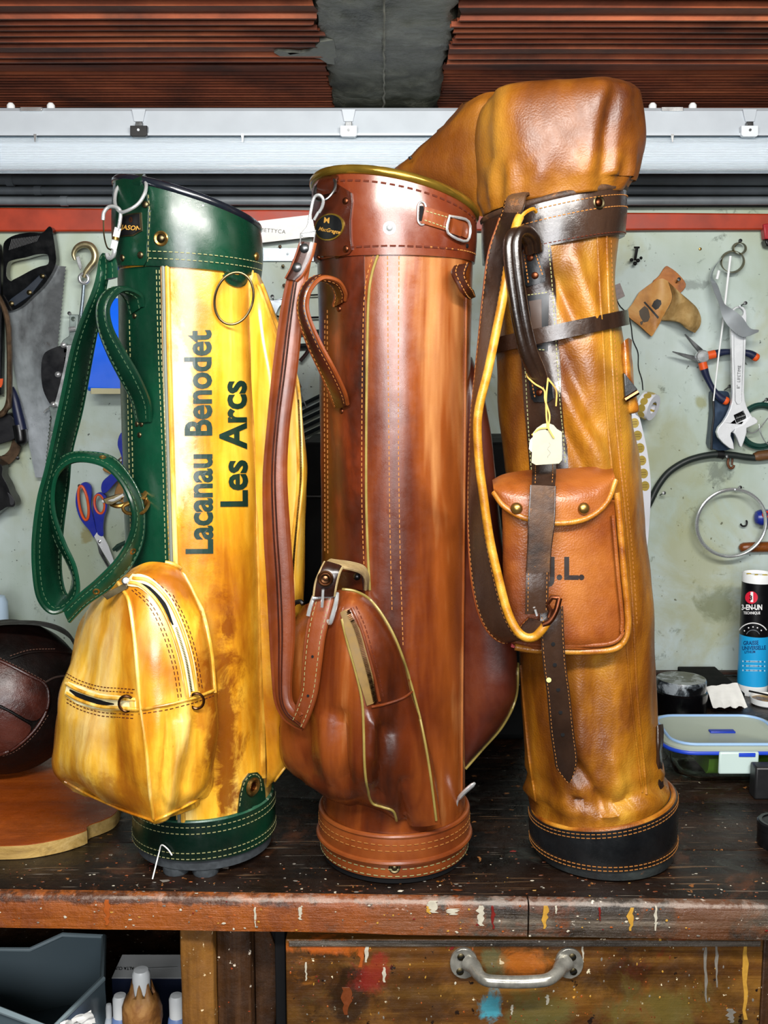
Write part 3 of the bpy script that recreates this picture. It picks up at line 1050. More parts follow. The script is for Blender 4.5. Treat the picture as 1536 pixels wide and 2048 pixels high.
MB().tube(hc_, [0.0075 + 0.0035 * max(0, 1 - 5 * min(i, n_ - 1 - i) / n_) for i in range(n_)], 14).build('handle', old_nickel, dr)

spots(MAT['drawer'], [('#1c0f07', P(700, 1990, YD).x, P(700, 1990, YD).z, 0.05, 0.06, 0.8, 16), ('#86221c', P(745, 1950, YD).x, P(745, 1950, YD).z, 0.026, 0.030, 0.6, 22), ('#b0561a', P(640, 1895, YD).x, P(640, 1895, YD).z, 0.06, 0.012, 0.8, 26), ('#b8641e', P(1045, 1925, YD).x, P(1045, 1925, YD).z, 0.035, 0.02, 0.5, 24), ('#4f6a4c', P(985, 1925, YD).x, P(985, 1925, YD).z, 0.016, 0.022, 0.35, 30), ('#3f93a4', P(985, 2018, YD).x, P(985, 2018, YD).z, 0.016, 0.026, 0.9, 26), ('#5c6034', P(1080, 2030, YD).x, P(1080, 2030, YD).z, 0.07, 0.03, 0.5, 14), ('#1a0e06', P(1250, 1960, YD).x, P(1250, 1960, YD).z, 0.07, 0.04, 0.7, 12), ('#645a2a', P(1330, 2020, YD).x, P(1330, 2020, YD).z, 0.08, 0.05, 0.6, 12), ('#2a1a0c', P(850, 2010, YD).x, P(850, 2010, YD).z, 0.06, 0.05, 0.6, 14)])
# paint spots and drips that stand on the wood
def blob(mb, c, u, v, n, ru, rv, seed, h=0.0004, k=9):
    rnd = random.Random(seed)
    ring0, ring1 = [], []
    for i in range(k):
        a = 2 * math.pi * i / k
        q = rnd.uniform(0.55, 1.25)
        p = Vector(u) * (math.cos(a) * ru * q) + Vector(v) * (math.sin(a) * rv * q)
        ring0.append(Vector(c) + p); ring1.append(Vector(c) + p * 0.75 + Vector(n) * h)
    mb.grid([ring0, ring1], ring=True, cap1=True)

paint = {k: plain('paint_' + k, c, 0.45, var=0.2, vscale=150) for k, c in dict(white='#b9b2a0', yellow='#b88a34', orange='#9c4c16', red='#6e1812', blue='#3a7f92', grey='#77726a', rust='#6a3210').items()}
rnd = random.Random(11)
acc = {k: MB() for k in paint}
for i in range(330):                       # spots on the top, denser towards the front
    x = rnd.uniform(-0.62, 0.62); d = abs(rnd.gauss(0, 1)) * 0.055 + 0.006
    y = yf(x) + d
    if y > 2.0: continue
    k = rnd.choices(['orange', 'rust', 'yellow', 'white', 'red', 'grey'], [2.5, 8, 1.6, 1.6, 0.8, 4])[0]
    if x < 0.1 and k == 'yellow': k = 'rust'
    s = rnd.uniform(0.0004, 0.0014) * (2.6 if rnd.random() < 0.05 else 1)
    blob(acc[k], (x, y, ZB + 0.0001), (1, 0, 0), (0, 1, 0), (0, 0, 1), s * rnd.uniform(1, 2.6), s, i, 0.0003, 7)
for i in range(170):                       # spots on the front edge
    x = rnd.uniform(-0.62, 0.62); z = ZB - rnd.uniform(0.004, 0.04)
    k = rnd.choices(['orange', 'yellow', 'white', 'red', 'grey'], [4, 1.5, 3, 0.8, 2])[0]
    s = rnd.uniform(0.0005, 0.0017)
    blob(acc[k], (x, yf(x) - 0.0011, z), (1, 0, 0), (0, 0, 1), (0, -1, 0), s * rnd.uniform(0.8, 2), s, i + 900, 0.0004, 7)
for i in range(300):                       # spots on the drawer front
    x = rnd.uniform(dx0 + 0.005, dx1 - 0.005); z = rnd.uniform(dzb + 0.01, dzt - 0.01)
    k = rnd.choices(['orange', 'yellow', 'white', 'red', 'rust', 'grey'], [3, 3, 1.2, 1, 5, 3])[0]
    s = rnd.uniform(0.0004, 0.0014)
    blob(acc[k], (x, YD - 0.0001, z), (1, 0, 0), (0, 0, 1), (0, -1, 0), s, s * rnd.uniform(0.8, 2.2), i + 2000, 0.0003, 6)
for k, mb in acc.items():
    if mb.f: stuff(mb.build('paint_specks', paint[k], bench, smooth=False))
# the drips one can tell apart
def drip(col, px, py0, py1, w, Yo, parent, seed):
    rnd = random.Random(seed)
    pts_l, pts_r = [], []
    for i in range(9):
        t = i / 8; py = py0 + (py1 - py0) * t
        ww = w * (0.55 + 0.45 * math.sin(math.pi * min(1, t * 1.15 + 0.1))) * rnd.uniform(0.7, 1.25)
        o = rnd.uniform(-0.25, 0.25) * w
        pts_l.append((px - ww / 2 + o, py)); pts_r.append((px + ww / 2 + o, py))
    mb = MB().plate(pts_l + pts_r[::-1], Yo, 0.0012)
    mb.build('paint_drip', paint[col], parent, bevel=0.0003)
for i, (c, px, a, e, w) in enumerate((('white', 866, 1802, 1826, 20), ('yellow', 858, 1812, 1828, 10), ('white', 905, 1818, 1830, 22), ('white', 962, 1812, 1852, 15), ('red', 986, 1812, 1858, 7),
                                      ('yellow', 1090, 1812, 1858, 11), ('white', 1112, 1812, 1828, 5), ('red', 1200, 1815, 1842, 5), ('yellow', 1262, 1816, 1862, 12), ('white', 1312, 1812, 1862, 6),
                                      ('orange', 214, 1800, 1851, 11), ('white', 600, 1815, 1840, 8), ('white', 510, 1815, 1855, 5))):
    drip(c, px, a, e, w, yf(P(px, a, 1.18).x) - 0.0014, bench, i)
for i, (c, px, a, e, w) in enumerate((('orange', 722, 1886, 1935, 12), ('white', 733, 1888, 1925, 8), ('grey', 1434, 1890, 1975, 6), ('yellow', 1490, 1890, 2040, 12),
                                      ('grey', 1412, 1895, 2005, 7), ('white', 1166, 1888, 1925, 5), ('yellow', 1320, 1878, 1890, 6), ('white', 612, 1925, 1962, 5), ('red', 905, 1882, 1900, 14),
                                      ('white', 1095, 1990, 2010, 8), ('grey', 1462, 2018, 2046, 16), ('white', 768, 1935, 1965, 7), ('rust', 695, 1975, 2030, 18), ('white', 1024, 2010, 2030, 5))):
    drip(c, px, a, e, w, YD - 0.0006, dr, i + 40)

# ================================================================== GOLF BAG 1: yellow and green
YELLOW = leather('yellow_patina_leather', [(0.25, '#9c5f0e'), (0.42, '#d9981f'), (0.55, '#ecb93e'), (0.75, '#f5d98a')], 0.30, 11, (1, 1, 0.16), 1300, 0.06, 0.12, 0.45, patina=('#9a5208', 6.5, 0.47, 0.68, 0.8), zpat=('#7a3606', 0.52, 0.12, 9, 0.8), wear=('#7a3c0a', 24, 0.64, 0.5), seed=1.3)
GREEN = leather('green_leather', [(0.25, '#03170f'), (0.5, '#05291a'), (0.75, '#093a26')], 0.29, 6, (1, 1, 0.4), 1600, 0.05, 0.08, 0.2, wear=('#8b8f78', 60, 0.70, 0.5), seed=2.1)
GREEN_EDGE = leather('worn_green_leather', [(0.25, '#05281a'), (0.5, '#124530'), (0.75, '#3c614b')], 0.35, 20, (1, 1, 1), 1300, 0.08, 0.2, 0.3, wear=('#c8c6a8', 40, 0.60, 0.7), seed=3.1)
YPIPE = leather('pale_yellow_piping', [(0.3, '#a06a14'), (0.5, '#d09c34'), (0.75, '#e8c878')], 0.4, 30, (1, 1, 0.3), 1300, 0.05, 0.1, 0.2)

def collar(bag, lf, top, bot, mat, off=0.004, thick=0.006, name='collar', n=72, rows=14, bulge=0.0):
    """Cuff between functions bot(th) and top(th) (py at the axis), with an inside wall."""
    g = []
    ths = [2 * math.pi * k / n for k in range(n)]
    for i in range(rows + 1):
        t = i / rows
        g.append([lf.pt(bot(th) + (top(th) - bot(th)) * t, th, off + bulge * math.sin(math.pi * t)) for th in ths])
    for t in (1.0, 0.0):
        g.append([lf.pt(bot(th) + (top(th) - bot(th)) * t, th, off - thick) for th in ths])
    mb = MB().grid(g, ring=True, loop=True)
    return bag.part(mb, name, mat, key=name, sharp=50)

def ring_tube(lf, py, r, off, n=72):
    return [lf.pt(py(2 * math.pi * k / n), 2 * math.pi * k / n, off) for k in range(n)]

def ring_stitch(bag, lf, pyf, off, mat, a0, a1, parent, dash=0.0040, gap=0.0026, w=0.00045, n=60):
    q = []
    for k in range(n + 1):
        th = R(a0 + (a1 - a0) * k / n)
        p = lf.pt(pyf(th), th, off)
        c = lf.c(pyf(th))
        d = (p - c); d.z *= 0.1
        q.append((p, d.normalized()))
    mb = MB(); dashes(mb, q, dash, gap, w)
    return stuff(mb.build('stitching', mat, parent, smooth=False))

def strap(bag, keys, thick, mat, name='strap', parent=None, pad=0.0, edge=None, edge_mat=None, st=None, st_mat=None, both=(0.14, 0.86), n=6, solid=False, nc=6, dash=0.0040):
    s_ = cat(keys, n)
    A = [P(*k[:3]) for k in s_]; B = [P(*k[3:]) for k in s_]
    o = bag.part(MB().strip(A, B, thick, pad, nc), name, mat, parent, solid=solid)
    if edge:
        for E in (A, B):
            MB().tube(E, edge, 6).build('edge_piping', edge_mat or mat, o if parent is None else parent)
    if st_mat:
        mb = MB()
        for u in both:
            dashes(mb, inset(A, B, u, thick * 0.5 + pad * math.sin(math.pi * u) + 0.0004), dash, 0.0026, 0.00032)
        stuff(mb.build('stitching', st_mat, o if parent is None else parent, smooth=False))
    return o, A, B

def ringpath(c, U, V, ru, rv, n=28, a0=0, a1=360):
    c = Vector(c); U = Vector(U).normalized(); V = Vector(V).normalized()
    full = abs(a1 - a0) >= 360
    m = n if full else n + 1
    return [c + U * (ru * math.cos(R(a0 + (a1 - a0) * k / n))) + V * (rv * math.sin(R(a0 + (a1 - a0) * k / n))) for k in range(m)]

spots(YELLOW, [('#6e3205', 0.044, 0.20, 0.020, 0.20, 0.9, 18), ('#8a4a0a', 0.030, 0.30, 0.016, 0.14, 0.6, 26), ('#8c4c0c', -0.09, 0.13, 0.05, 0.03, 0.6, 24), ('#f6e6b0', -0.012, 0.60, 0.03, 0.16, 0.7, 10)])  # brown stains; the cream patch paints the central highlight into the leather

def bag_one():
    Y = 1.32
    root = thing('golf_bag', (P(410, 1692, Y).x, Y, ZB), 'yellow leather golf bag with green collar, base and strap beside the leather ball', 'golf bag', 'vintage golf bags on the bench')
    B = Bag(root)
    lf = Loft([(520, 242, 515), (700, 246, 518), (1000, 255, 527), (1300, 265, 536), (1700, 277, 545)], Y)
    N = 80
    pys = [540 + (1625 - 540) * i / 46 for i in range(47)]
    def wr(p): return 0.0016 * nz(p, 16, 2) + 0.0006 * nz(p, 45, 6)
    rows = []
    for py in pys:
        row = []
        for k in range(N):
            p = lf.pt(py, 2 * math.pi * k / N); row.append(lf.pt(py, 2 * math.pi * k / N, wr(p * 1.0)))
        rows.append(row)
    body = B.part(MB().grid(rows, ring=True, cap0=True, cap1=True), 'body', YELLOW, key='body')
    # sole and base band
    zb0 = lf.c(1692).z
    r0 = lf.r(1690)
    c0 = lf.c(1692); c0.z = ZB
    MB().lathe([(r0 * 0.93, 0.007), (r0 * 0.985, 0.010), (r0 * 1.0, 0.032), (r0 * 0.9, 0.034)], c0, (0, 0, 1), 64).build('sole', MAT['rubber'], root)
    for a in (-80, 20, 140, 250):
        p = c0 + Vector((math.cos(R(a)), math.sin(R(a)), 0)) * r0 * 0.82
        MB().lathe([(0.016, 0.0), (0.017, 0.003), (0.017, 0.009), (0.012, 0.009)], p, (0, 0, 1), 16).build('foot', MAT['rubber'], root)
    bt = lambda th: 1586 - 3 * math.sin(th); bb = lambda th: 1658
    band = collar(B, lf, bt, bb, GREEN, 0.0035, 0.007, 'base_band', bulge=0.0012)
    MB().tube(ring_tube(lf, bt, 0, 0.001), 0.0026, 8, True).build('piping', GREEN_EDGE, band)
    for d in (8, 20, 56, 67):
        ring_stitch(B, lf, lambda th: 1586 + d - 3 * math.sin(th), 0.0052, MAT['thread_cream'], -100, 100, band)
    # green side panel
    def panel(th0, th1, p0, p1, off, mat, name, nn=16, mm=40):
        g = []
        for i in range(mm + 1):
            py = p0 + (p1 - p0) * i / mm
            g.append([lf.pt(py, th0 + (th1 - th0) * k / nn, off + 0.5 * wr(lf.pt(py, th0))) for k in range(nn + 1)] +
                     [lf.pt(py, th0 + (th1 - th0) * k / nn, -0.003) for k in range(nn, -1, -1)])
        return B.part(MB().grid(g, ring=True, cap0=True, cap1=True), name, mat, key=name, sharp=60)
    def thx(x, py):
        xl, xr = interp(lf.st, py)
        return math.asin(max(-1, min(1, (x - (xl + xr) / 2) / ((xr - xl) / 2))))
    gp = panel(R(-112), thx(353, 700), 545, 1585, 0.0022, GREEN, 'side_panel')
    B.stitch([[(313, 540), (317, 700), (325, 900), (332, 1130)], [(319, 540), (323, 700), (331, 900), (338, 1130)]], MAT['thread_cream'], gp)
    B.stitch([[(253, 700), (257, 850), (262, 1100)], [(259, 640), (264, 850), (269, 1100)]], MAT['thread_cream'], gp)
    q = [lf.pt(py, thx(358, 700) + 0.012, 0.003) for py in [546 + (1585 - 546) * i / 30 for i in range(31)]]
    MB().tube(q, 0.0022, 8).build('piping', plain('grey_piping', '#6b6f66', 0.4), gp)
    q = [lf.pt(py, thx(364, 700) + 0.02, 0.002) for py in [546 + (1585 - 546) * i / 30 for i in range(31)]]
    MB().tube(q, 0.0030, 8).build('piping', YPIPE, gp)
    # raised seam on the right
    for dx, rr in ((0, 0.0042), (13, 0.003)):
        q = [lf.pt(py, thx(508 + dx, 700) + 0.05 * math.sin((py - 500) / 330.0), 0.001) for py in [546 + (1535 - 546) * i / 30 for i in range(31)]]
        MB().tube(q, rr, 8).build('seam_piping', YPIPE, body)
    # collar
    top = lambda th: 413 + 41 * math.sin(th) - 11 * math.cos(th)
    bot = lambda th: 548 + 7 * math.sin(th)
    lfc = Loft([(340, 236, 513), (460, 237, 515), (560, 239, 517)], Y)
    col = collar(B, lfc, top, bot, GREEN, 0.003, 0.008, 'collar', bulge=0.003)
    MB().tube(ring_tube(lfc, top, 0, 0.000), 0.0055, 10, True).build('rim_piping', plain('black_rim', '#10141c', 0.25, coat=0.5), col)
    for d in (14, 27):
        ring_stitch(B, lfc, lambda th: bot(th) - d, 0.0046 + 0.001 * (d / 14), MAT['thread_cream'], -40, 88, col)
    # inside lining
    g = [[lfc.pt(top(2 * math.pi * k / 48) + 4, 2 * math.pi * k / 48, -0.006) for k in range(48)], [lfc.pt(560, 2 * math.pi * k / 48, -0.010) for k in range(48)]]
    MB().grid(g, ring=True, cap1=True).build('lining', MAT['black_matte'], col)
    # lettering
    LET = plain('dark_green_print', '#0c2a22', 0.35)
    B.text('Lacanau', 74, 401, 1008, -90.5, LET, bold=0.027, keys=['body'], off=0.0012, sx=0.86)
    B.text('Benodet', 74, 399, 768, -90.5, LET, bold=0.027, keys=['body'], off=0.0012, sx=0.84)
    B.text('Les', 74, 470, 968, -90.5, LET, bold=0.028, keys=['body'], off=0.0012, sx=0.97)
    B.text('Arcs', 74, 468, 828, -90.5, LET, bold=0.028, keys=['body'], off=0.0012, sx=0.97)
    # leather tab with the emblem
    tabp = [(236, 362), (250, 358), (284, 362), (296, 385), (300, 420), (297, 480), (296, 520), (288, 535), (244, 541), (236, 530)]
    tab = B.patch(tabp, 0.0030, GREEN, 'strap_tab', keys=['collar'], bevel=0.001)
    B.stitch([[(296, 390), (299, 430), (296, 480), (295, 522), (287, 535), (250, 540)]], MAT['thread_cream'], tab, keys=[tab.name])
    for x, y in ((291, 409), (281, 510), (245, 516)):
        B.rivet(x, y, 0.0042, MAT['brass_old'], parent=tab)
    emb = B.patch([(240, 436), (255, 428), (283, 425), (285, 462), (268, 472), (240, 474)], 0.0012, MAT['brass_old'], 'emblem', keys=[tab.name], step=8)
    em2 = B.patch([(243, 438), (256, 431), (281, 428), (282, 460), (267, 469), (243, 471)], 0.0018, MAT['black'], 'emblem_plate', parent=emb, keys=[tab.name], step=8)
    B.text('0', 14, 262, 440, 0, MAT['copper'], parent=emb, bold=0.03, keys=[em2.name], cuts=2)
    B.text('JASON', 13, 262, 456, 4, MAT['gold_print'], parent=emb, bold=0.02, keys=[em2.name], cuts=2, shear=0.2)
    B.rivet(322, 477, 0.0050, MAT['brass_old'], 'snap_button', ring=MAT['brass'])
    B.rivet(513, 513, 0.0052, MAT['brass'], 'snap_button')
    B.rivet(406, 411, 0.0011, MAT['white'], 'pin_dot')
    # loop of the tab over the rim and the oval steel ring
    Yl = 1.275
    lo, A_, B_ = strap(B, [(238, 392, 1.268, 283, 385, 1.242), (237, 372, 1.262, 282, 362, 1.236), (241, 358, 1.272, 286, 352, 1.246), (247, 354, 1.295, 291, 351, 1.27), (250, 370, 1.315, 294, 364, 1.29), (252, 400, 1.32, 296, 395, 1.30)], 0.004, GREEN, 'tab_loop', parent=tab)
    c = P(262, 390, 1.262)
    ov = [(291, 362, 1.240), (291, 382, 1.228), (278, 406, 1.222), (258, 420, 1.222), (242, 424, 1.228), (232, 413, 1.240), (230, 395, 1.252), (236, 375, 1.262), (256, 358, 1.27), (282, 353, 1.258)]
    MB().tube([P(*q) for q in cat(ov, 5, True)], 0.0021, 10, True).build('steel_ring', MAT['steel'], root)
    # snap hook
    hk = MB()
    hk.tube([P(*q) for q in cat([(206, 440, 1.235), (208, 425, 1.235), (218, 414, 1.235), (232, 414, 1.232), (241, 424, 1.230), (239, 448, 1.230), (233, 470, 1.232)], 5)], 0.0022, 10)
    hook = hk.build('snap_hook', MAT['steel'], root)
    MB().tube([P(236, 456, 1.232), P(227, 497, 1.236)], 0.0038, 12).build('hook_barrel', MAT['white'], hook)
    MB().tube([P(232, 474, 1.2315), P(231, 480, 1.2315)], 0.0042, 12).build('hook_band', MAT['brass'], hook)
    MB().tube([P(*q) for q in cat([(207, 440, 1.235), (208, 470, 1.236), (214, 494, 1.238), (222, 500, 1.237)], 4)], 0.0010, 6).build('hook_spring', MAT['brass_old'], hook)
    MB().tube([P(*q) for q in cat([(224, 493, 1.237), (229, 500, 1.235), (226, 512, 1.236), (218, 517, 1.240), (214, 508, 1.243)], 4)], 0.0026, 8).build('hook_eye', MAT['steel'], hook)
    # shoulder strap
    keys = [(212, 560, 1.252, 232, 555, 1.242), (214, 535, 1.252, 231, 530, 1.242), (212, 514, 1.255, 226, 516, 1.245), (203, 516, 1.262, 220, 524, 1.252), (190, 575, 1.255, 207, 590, 1.275),
            (150, 680, 1.235, 187, 690, 1.285), (124, 797, 1.232, 164, 815, 1.295), (95, 930, 1.232, 142, 905, 1.305), (77, 1000, 1.232, 135, 975, 1.305), (67, 1083, 1.232, 124, 1060, 1.305), (69, 1154, 1.232, 120, 1130, 1.305),
            (79, 1200, 1.235, 125, 1172, 1.30), (104, 1225, 1.240, 134, 1192, 1.295), (136, 1214, 1.245, 143, 1182, 1.29), (156, 1185, 1.250, 147, 1152, 1.29),
            (150, 1135, 1.250, 133, 1118, 1.285), (128, 1085, 1.250, 112, 1080, 1.28), (109, 1030, 1.250, 99, 1030, 1.275), (106, 985, 1.250, 97, 978, 1.272), (115, 948, 1.248, 106, 936, 1.27),
            (142, 924, 1.240, 136, 910, 1.262), (178, 922, 1.230, 176, 906, 1.252), (214, 935, 1.222, 222, 915, 1.245), (243, 965, 1.216, 256, 950, 1.238), (262, 1003, 1.212, 280, 995, 1.232),
            (268, 1040, 1.212, 287, 1040, 1.230), (258, 1080, 1.212, 281, 1090, 1.230), (234, 1120, 1.212, 255, 1140, 1.226), (195, 1160, 1.214, 215, 1178, 1.224), (160, 1190, 1.216, 172, 1208, 1.224), (128, 1222, 1.222, 138, 1243, 1.228)]
    so, A, Bb = strap(B, keys, 0.0042, GREEN, 'shoulder_strap', pad=0.0012, edge=0.0026, edge_mat=GREEN, st_mat=MAT['thread_sage'])
    for x, y in ((208, 915), (262, 1098), (190, 1172)):
        i = min(range(len(A)), key=lambda k: (pix((A[k] + Bb[k]) / 2)[0] - x) ** 2 + (pix((A[k] + Bb[k]) / 2)[1] - y) ** 2)
        m_ = (A[i] + Bb[i]) / 2
        n_ = (A[min(i + 1, len(A) - 1)] - A[i - 1]).cross(Bb[i] - A[i]).normalized()
        if n_.dot(m_ - CAMV) > 0: n_ = -n_
        MB().lathe([(0.0042, 0), (0.0042, 0.0036), (0.0026, 0.0042), (0.0022, 0.0030), (0.0020, 0.0)], m_, n_, 14).build('eyelet', MAT['brass'], so)
    # brass buckle and its anchor on the panel
    an = B.rivet(285, 1000, 0.0085, MAT['brass'], 'anchor_plate', dome=0.2)
    bk = MB()
    bk.tube([P(*q) for q in cat([(292, 985, 1.245), (285, 995, 1.236), (262, 1005, 1.216), (238, 1012, 1.212), (222, 1008, 1.214)], 5)], 0.0030, 8)
    bk.tube([P(*q) for q in cat([(294, 1000, 1.243), (297, 1008, 1.238), (284, 1026, 1.222), (254, 1026, 1.212), (246, 1014, 1.210), (262, 1004, 1.214)], 4)], 0.0022, 8)
    bko = bk.build('buckle', MAT['brass'], root)
    MB().plate([(205, 998), (228, 990), (246, 988), (243, 1000), (225, 1010), (210, 1008)], 1.205, 0.006).build('buckle_tongue', MAT['brass_old'], bko, bevel=0.001)
    MB().tube([P(205, 1003, 1.208), P(228, 1000, 1.206), P(247, 990, 1.206)], 0.002, 8).build('buckle_pin', MAT['steel'], bko)
    # carrying handle
    hkeys = [(262, 628, 1.258, 286, 612, 1.243), (254, 600, 1.250, 280, 590, 1.235), (236, 580, 1.232, 252, 578, 1.222), (212, 585, 1.222, 230, 590, 1.214), (197, 612, 1.216, 216, 618, 1.208), (199, 655, 1.216, 223, 658, 1.206), (217, 705, 1.218, 247, 703, 1.208), (242, 755, 1.226, 275, 751, 1.214), (265, 800, 1.240, 297, 803, 1.226), (276, 842, 1.252, 300, 842, 1.238)]
    ho, _, _ = strap(B, hkeys, 0.0055, GREEN, 'carry_handle', pad=0.0015, edge=0.0028, edge_mat=GREEN, st_mat=MAT['thread_sage'])
    for x, y in ((266, 610), (274, 612), (269, 632), (274, 848), (283, 848), (279, 870)):
        B.rivet(x, y, 0.0034, MAT['brass_old'], parent=ho, keys=['side_panel', 'body'])
    # loop with a big O ring
    lp = B.belt([(452, 543), (458, 556), (470, 562), (482, 560), (486, 548)], 0.007, 0.004, GREEN, 'ring_loop', keys=['body', 'collar'])
    h = B.hit(468, 600, ['body'])
    c = P(468, 597, h[0].y - 0.020)
    MB().tube(ringpath(c, (1, 0.15, 0.1), (0.1, -0.10, 1), 0.0228, 0.0300, 40), 0.0015, 8, True).build('o_ring', MAT['brass_old'], root)
    # ------------------------------------------------ big front pocket
    rows = [
        [(236, 1160, 1.315), (240, 1150, 1.28), (262, 1138, 1.235), (300, 1124, 1.218), (345, 1128, 1.220), (362, 1140, 1.238)],
        [(200, 1185, 1.305), (205, 1180, 1.262), (248, 1166, 1.198), (320, 1152, 1.192), (378, 1175, 1.206), (392, 1190, 1.238)],
        [(166, 1245, 1.30), (172, 1240, 1.250), (262, 1225, 1.176), (345, 1225, 1.176), (402, 1240, 1.200), (410, 1250, 1.238)],
        [(148, 1320, 1.30), (154, 1318, 1.242), (272, 1315, 1.160), (365, 1315, 1.166), (420, 1320, 1.196), (426, 1325, 1.24)],
        [(128, 1390, 1.30), (134, 1388, 1.238), (282, 1412, 1.150), (372, 1400, 1.160), (428, 1385, 1.192), (434, 1385, 1.24)],
        [(118, 1470, 1.30), (126, 1468, 1.236), (294, 1500, 1.143), (370, 1490, 1.160), (426, 1470, 1.192), (434, 1470, 1.24)],
        [(114, 1530, 1.30), (118, 1532, 1.240), (300, 1580, 1.146), (362, 1572, 1.168), (418, 1555, 1.196), (432, 1560, 1.24)],
        [(128, 1560, 1.30), (142, 1572, 1.250), (306, 1634, 1.160), (352, 1612, 1.176), (405, 1590, 1.200), (424, 1590, 1.24)],
        [(180, 1560, 1.32), (215, 1588, 1.262), (310, 1644, 1.175), (350, 1626, 1.190), (396, 1604, 1.212), (420, 1600, 1.245)],
        [(300, 1570, 1.32), (300, 1590, 1.29), (318, 1610, 1.25), (345, 1610, 1.24), (386, 1605, 1.24), (415, 1602, 1.25)],
    ]
    FOLDS1 = [(205, 1425, 236, 1560, 15, -0.007), (250, 1440, 275, 1560, 14, 0.004), (345, 1430, 322, 1610, 11, -0.008), (372, 1440, 338, 1600, 12, 0.005), (398, 1415, 372, 1570, 12, -0.006), (150, 1440, 160, 1540, 12, 0.004), (215, 1250, 245, 1370, 15, -0.004)]
    def pw(p, u, v): return 0.008 * nz(p, 13, 5) * (0.25 + u) + 0.0042 * nz((p.x * 34, p.y * 34, p.z * 12), 1, 9) * (0.3 + u) + folds(p, FOLDS1)
    g = skin(rows, 7, 7, pw)
    pk = B.part(MB().grid(g), 'front_pocket', YELLOW, key='front_pocket', sharp=70)
    kk = ['front_pocket']
    B.piping([(238, 1166), (258, 1200), (268, 1260), (275, 1330), (283, 1420), (294, 1500), (301, 1580), (308, 1636)], 0.0022, YPIPE, 'edge_piping', pk, keys=kk)
    B.piping([(308, 1122), (350, 1132), (378, 1162), (402, 1220), (420, 1300), (428, 1385)], 0.0024, YPIPE, 'edge_piping', pk, keys=kk)
    B.piping([(130, 1562), (180, 1590), (240, 1617), (308, 1641)], 0.0016, YELLOW, 'edge_piping', pk, keys=kk)
    B.piping([(312, 1640), (345, 1624), (380, 1606), (396, 1598)], 0.0016, YELLOW, 'edge_piping', pk, keys=kk)
    # zip on the right face
    z1 = [(258, 1160), (290, 1166), (325, 1200), (352, 1255), (372, 1320), (384, 1392)]
    ZIP = plain('cream_zip_tape', '#e9dca8', 0.6, var=0.15, vscale=90)
    tape = B.belt(z1, 0.0085, 0.0014, ZIP, 'zip_tape', pk, keys=kk, solid=True)
    B.belt([(272, 1166), (296, 1178), (326, 1210), (346, 1250)], [0.001, 0.0034, 0.0036, 0.0008], 0.0008, MAT['black_matte'], 'zip_opening', tape, keys=[tape.name], solid=False)
    for dx in (-9, 9):
        B.piping([(x + dx, y + (5 if dx < 0 else -3)) for x, y in z1], 0.0020, YPIPE, 'zip_lip', tape, keys=kk + [tape.name])
    teeth = MB(); dashes(teeth, B.path(z1[3:], 14, 0.0004, [tape.name]), 0.0010, 0.0009, 0.0012)
    stuff(teeth.build('zip_teeth', MAT['brass_old'], tape, smooth=False))
    B.stitch([[(x - 20, y + 12) for x, y in z1[1:]], [(x - 26, y + 14) for x, y in z1[1:]], [(x + 16, y - 8) for x, y in z1[1:]], [(x + 21, y - 10) for x, y in z1[2:]]], MAT['thread_brown'], pk, keys=kk)
    pu = MB().slab([P(x, y, 1.187) for x, y in ((250, 1166), (256, 1176), (214, 1200), (204, 1190))], (0.2, 1, 0.1), 0.002).build('zip_pull', MAT['brass_old'], tape, bevel=0.0005)
    MB().lathe([(0.0045, -0.004), (0.0052, 0), (0.0035, 0.005), (0.0006, 0.006)], P(252, 1162, 1.189), (0.2, -1, 0.3), 14).build('zip_slider', MAT['steel'], tape)
    # zip across the left face
    z2 = [(134, 1376), (160, 1390), (200, 1402), (245, 1406), (272, 1408)]
    t2 = B.belt(z2, [0.008, 0.011, 0.010, 0.008, 0.006], 0.0014, ZIP, 'zip_tape', pk, keys=kk)
    B.belt([(140, 1380), (165, 1395), (200, 1405), (228, 1408)], [0.001, 0.004, 0.0036, 0.0006], 0.0008, MAT['black_matte'], 'zip_opening', t2, keys=[t2.name], solid=False)
    for dy in (-9, 10):
        B.piping([(x, y + dy) for x, y in z2], 0.0022, YPIPE, 'zip_lip', t2, keys=kk + [t2.name])
    B.stitch([[(x, y - 22) for x, y in z2], [(x, y - 29) for x, y in z2], [(x, y + 22) for x, y in z2], [(x, y + 29) for x, y in z2]], MAT['thread_brown'], pk, keys=kk)
    B.piping([(272, 1420), (320, 1412), (385, 1396), (428, 1380)], 0.0018, YPIPE, 'cross_seam', pk, keys=kk)
    B.stitch([[(278, 1428), (330, 1420), (385, 1406), (428, 1391)]], MAT['thread_brown'], pk, keys=kk)
    for (x, y, u) in ((258, 1406, -1), (388, 1400, 0)):
        h = B.hit(x, y, kk)
        c = h[0] + h[1] * 0.004
        MB().tube(ringpath(c, (1, 0, 0.1), (0, -0.3, 1), 0.0085, 0.0105, 22), 0.0017, 8, True).build('d_ring', MAT['bronze'], pk)
        B.belt([(x + 8, y - 8), (x + 9, y + 8)] if u else [(x - 8, y - 12), (x + 8, y - 12)], 0.0035, 0.003, YPIPE, 'ring_tab', pk, keys=kk, solid=False)
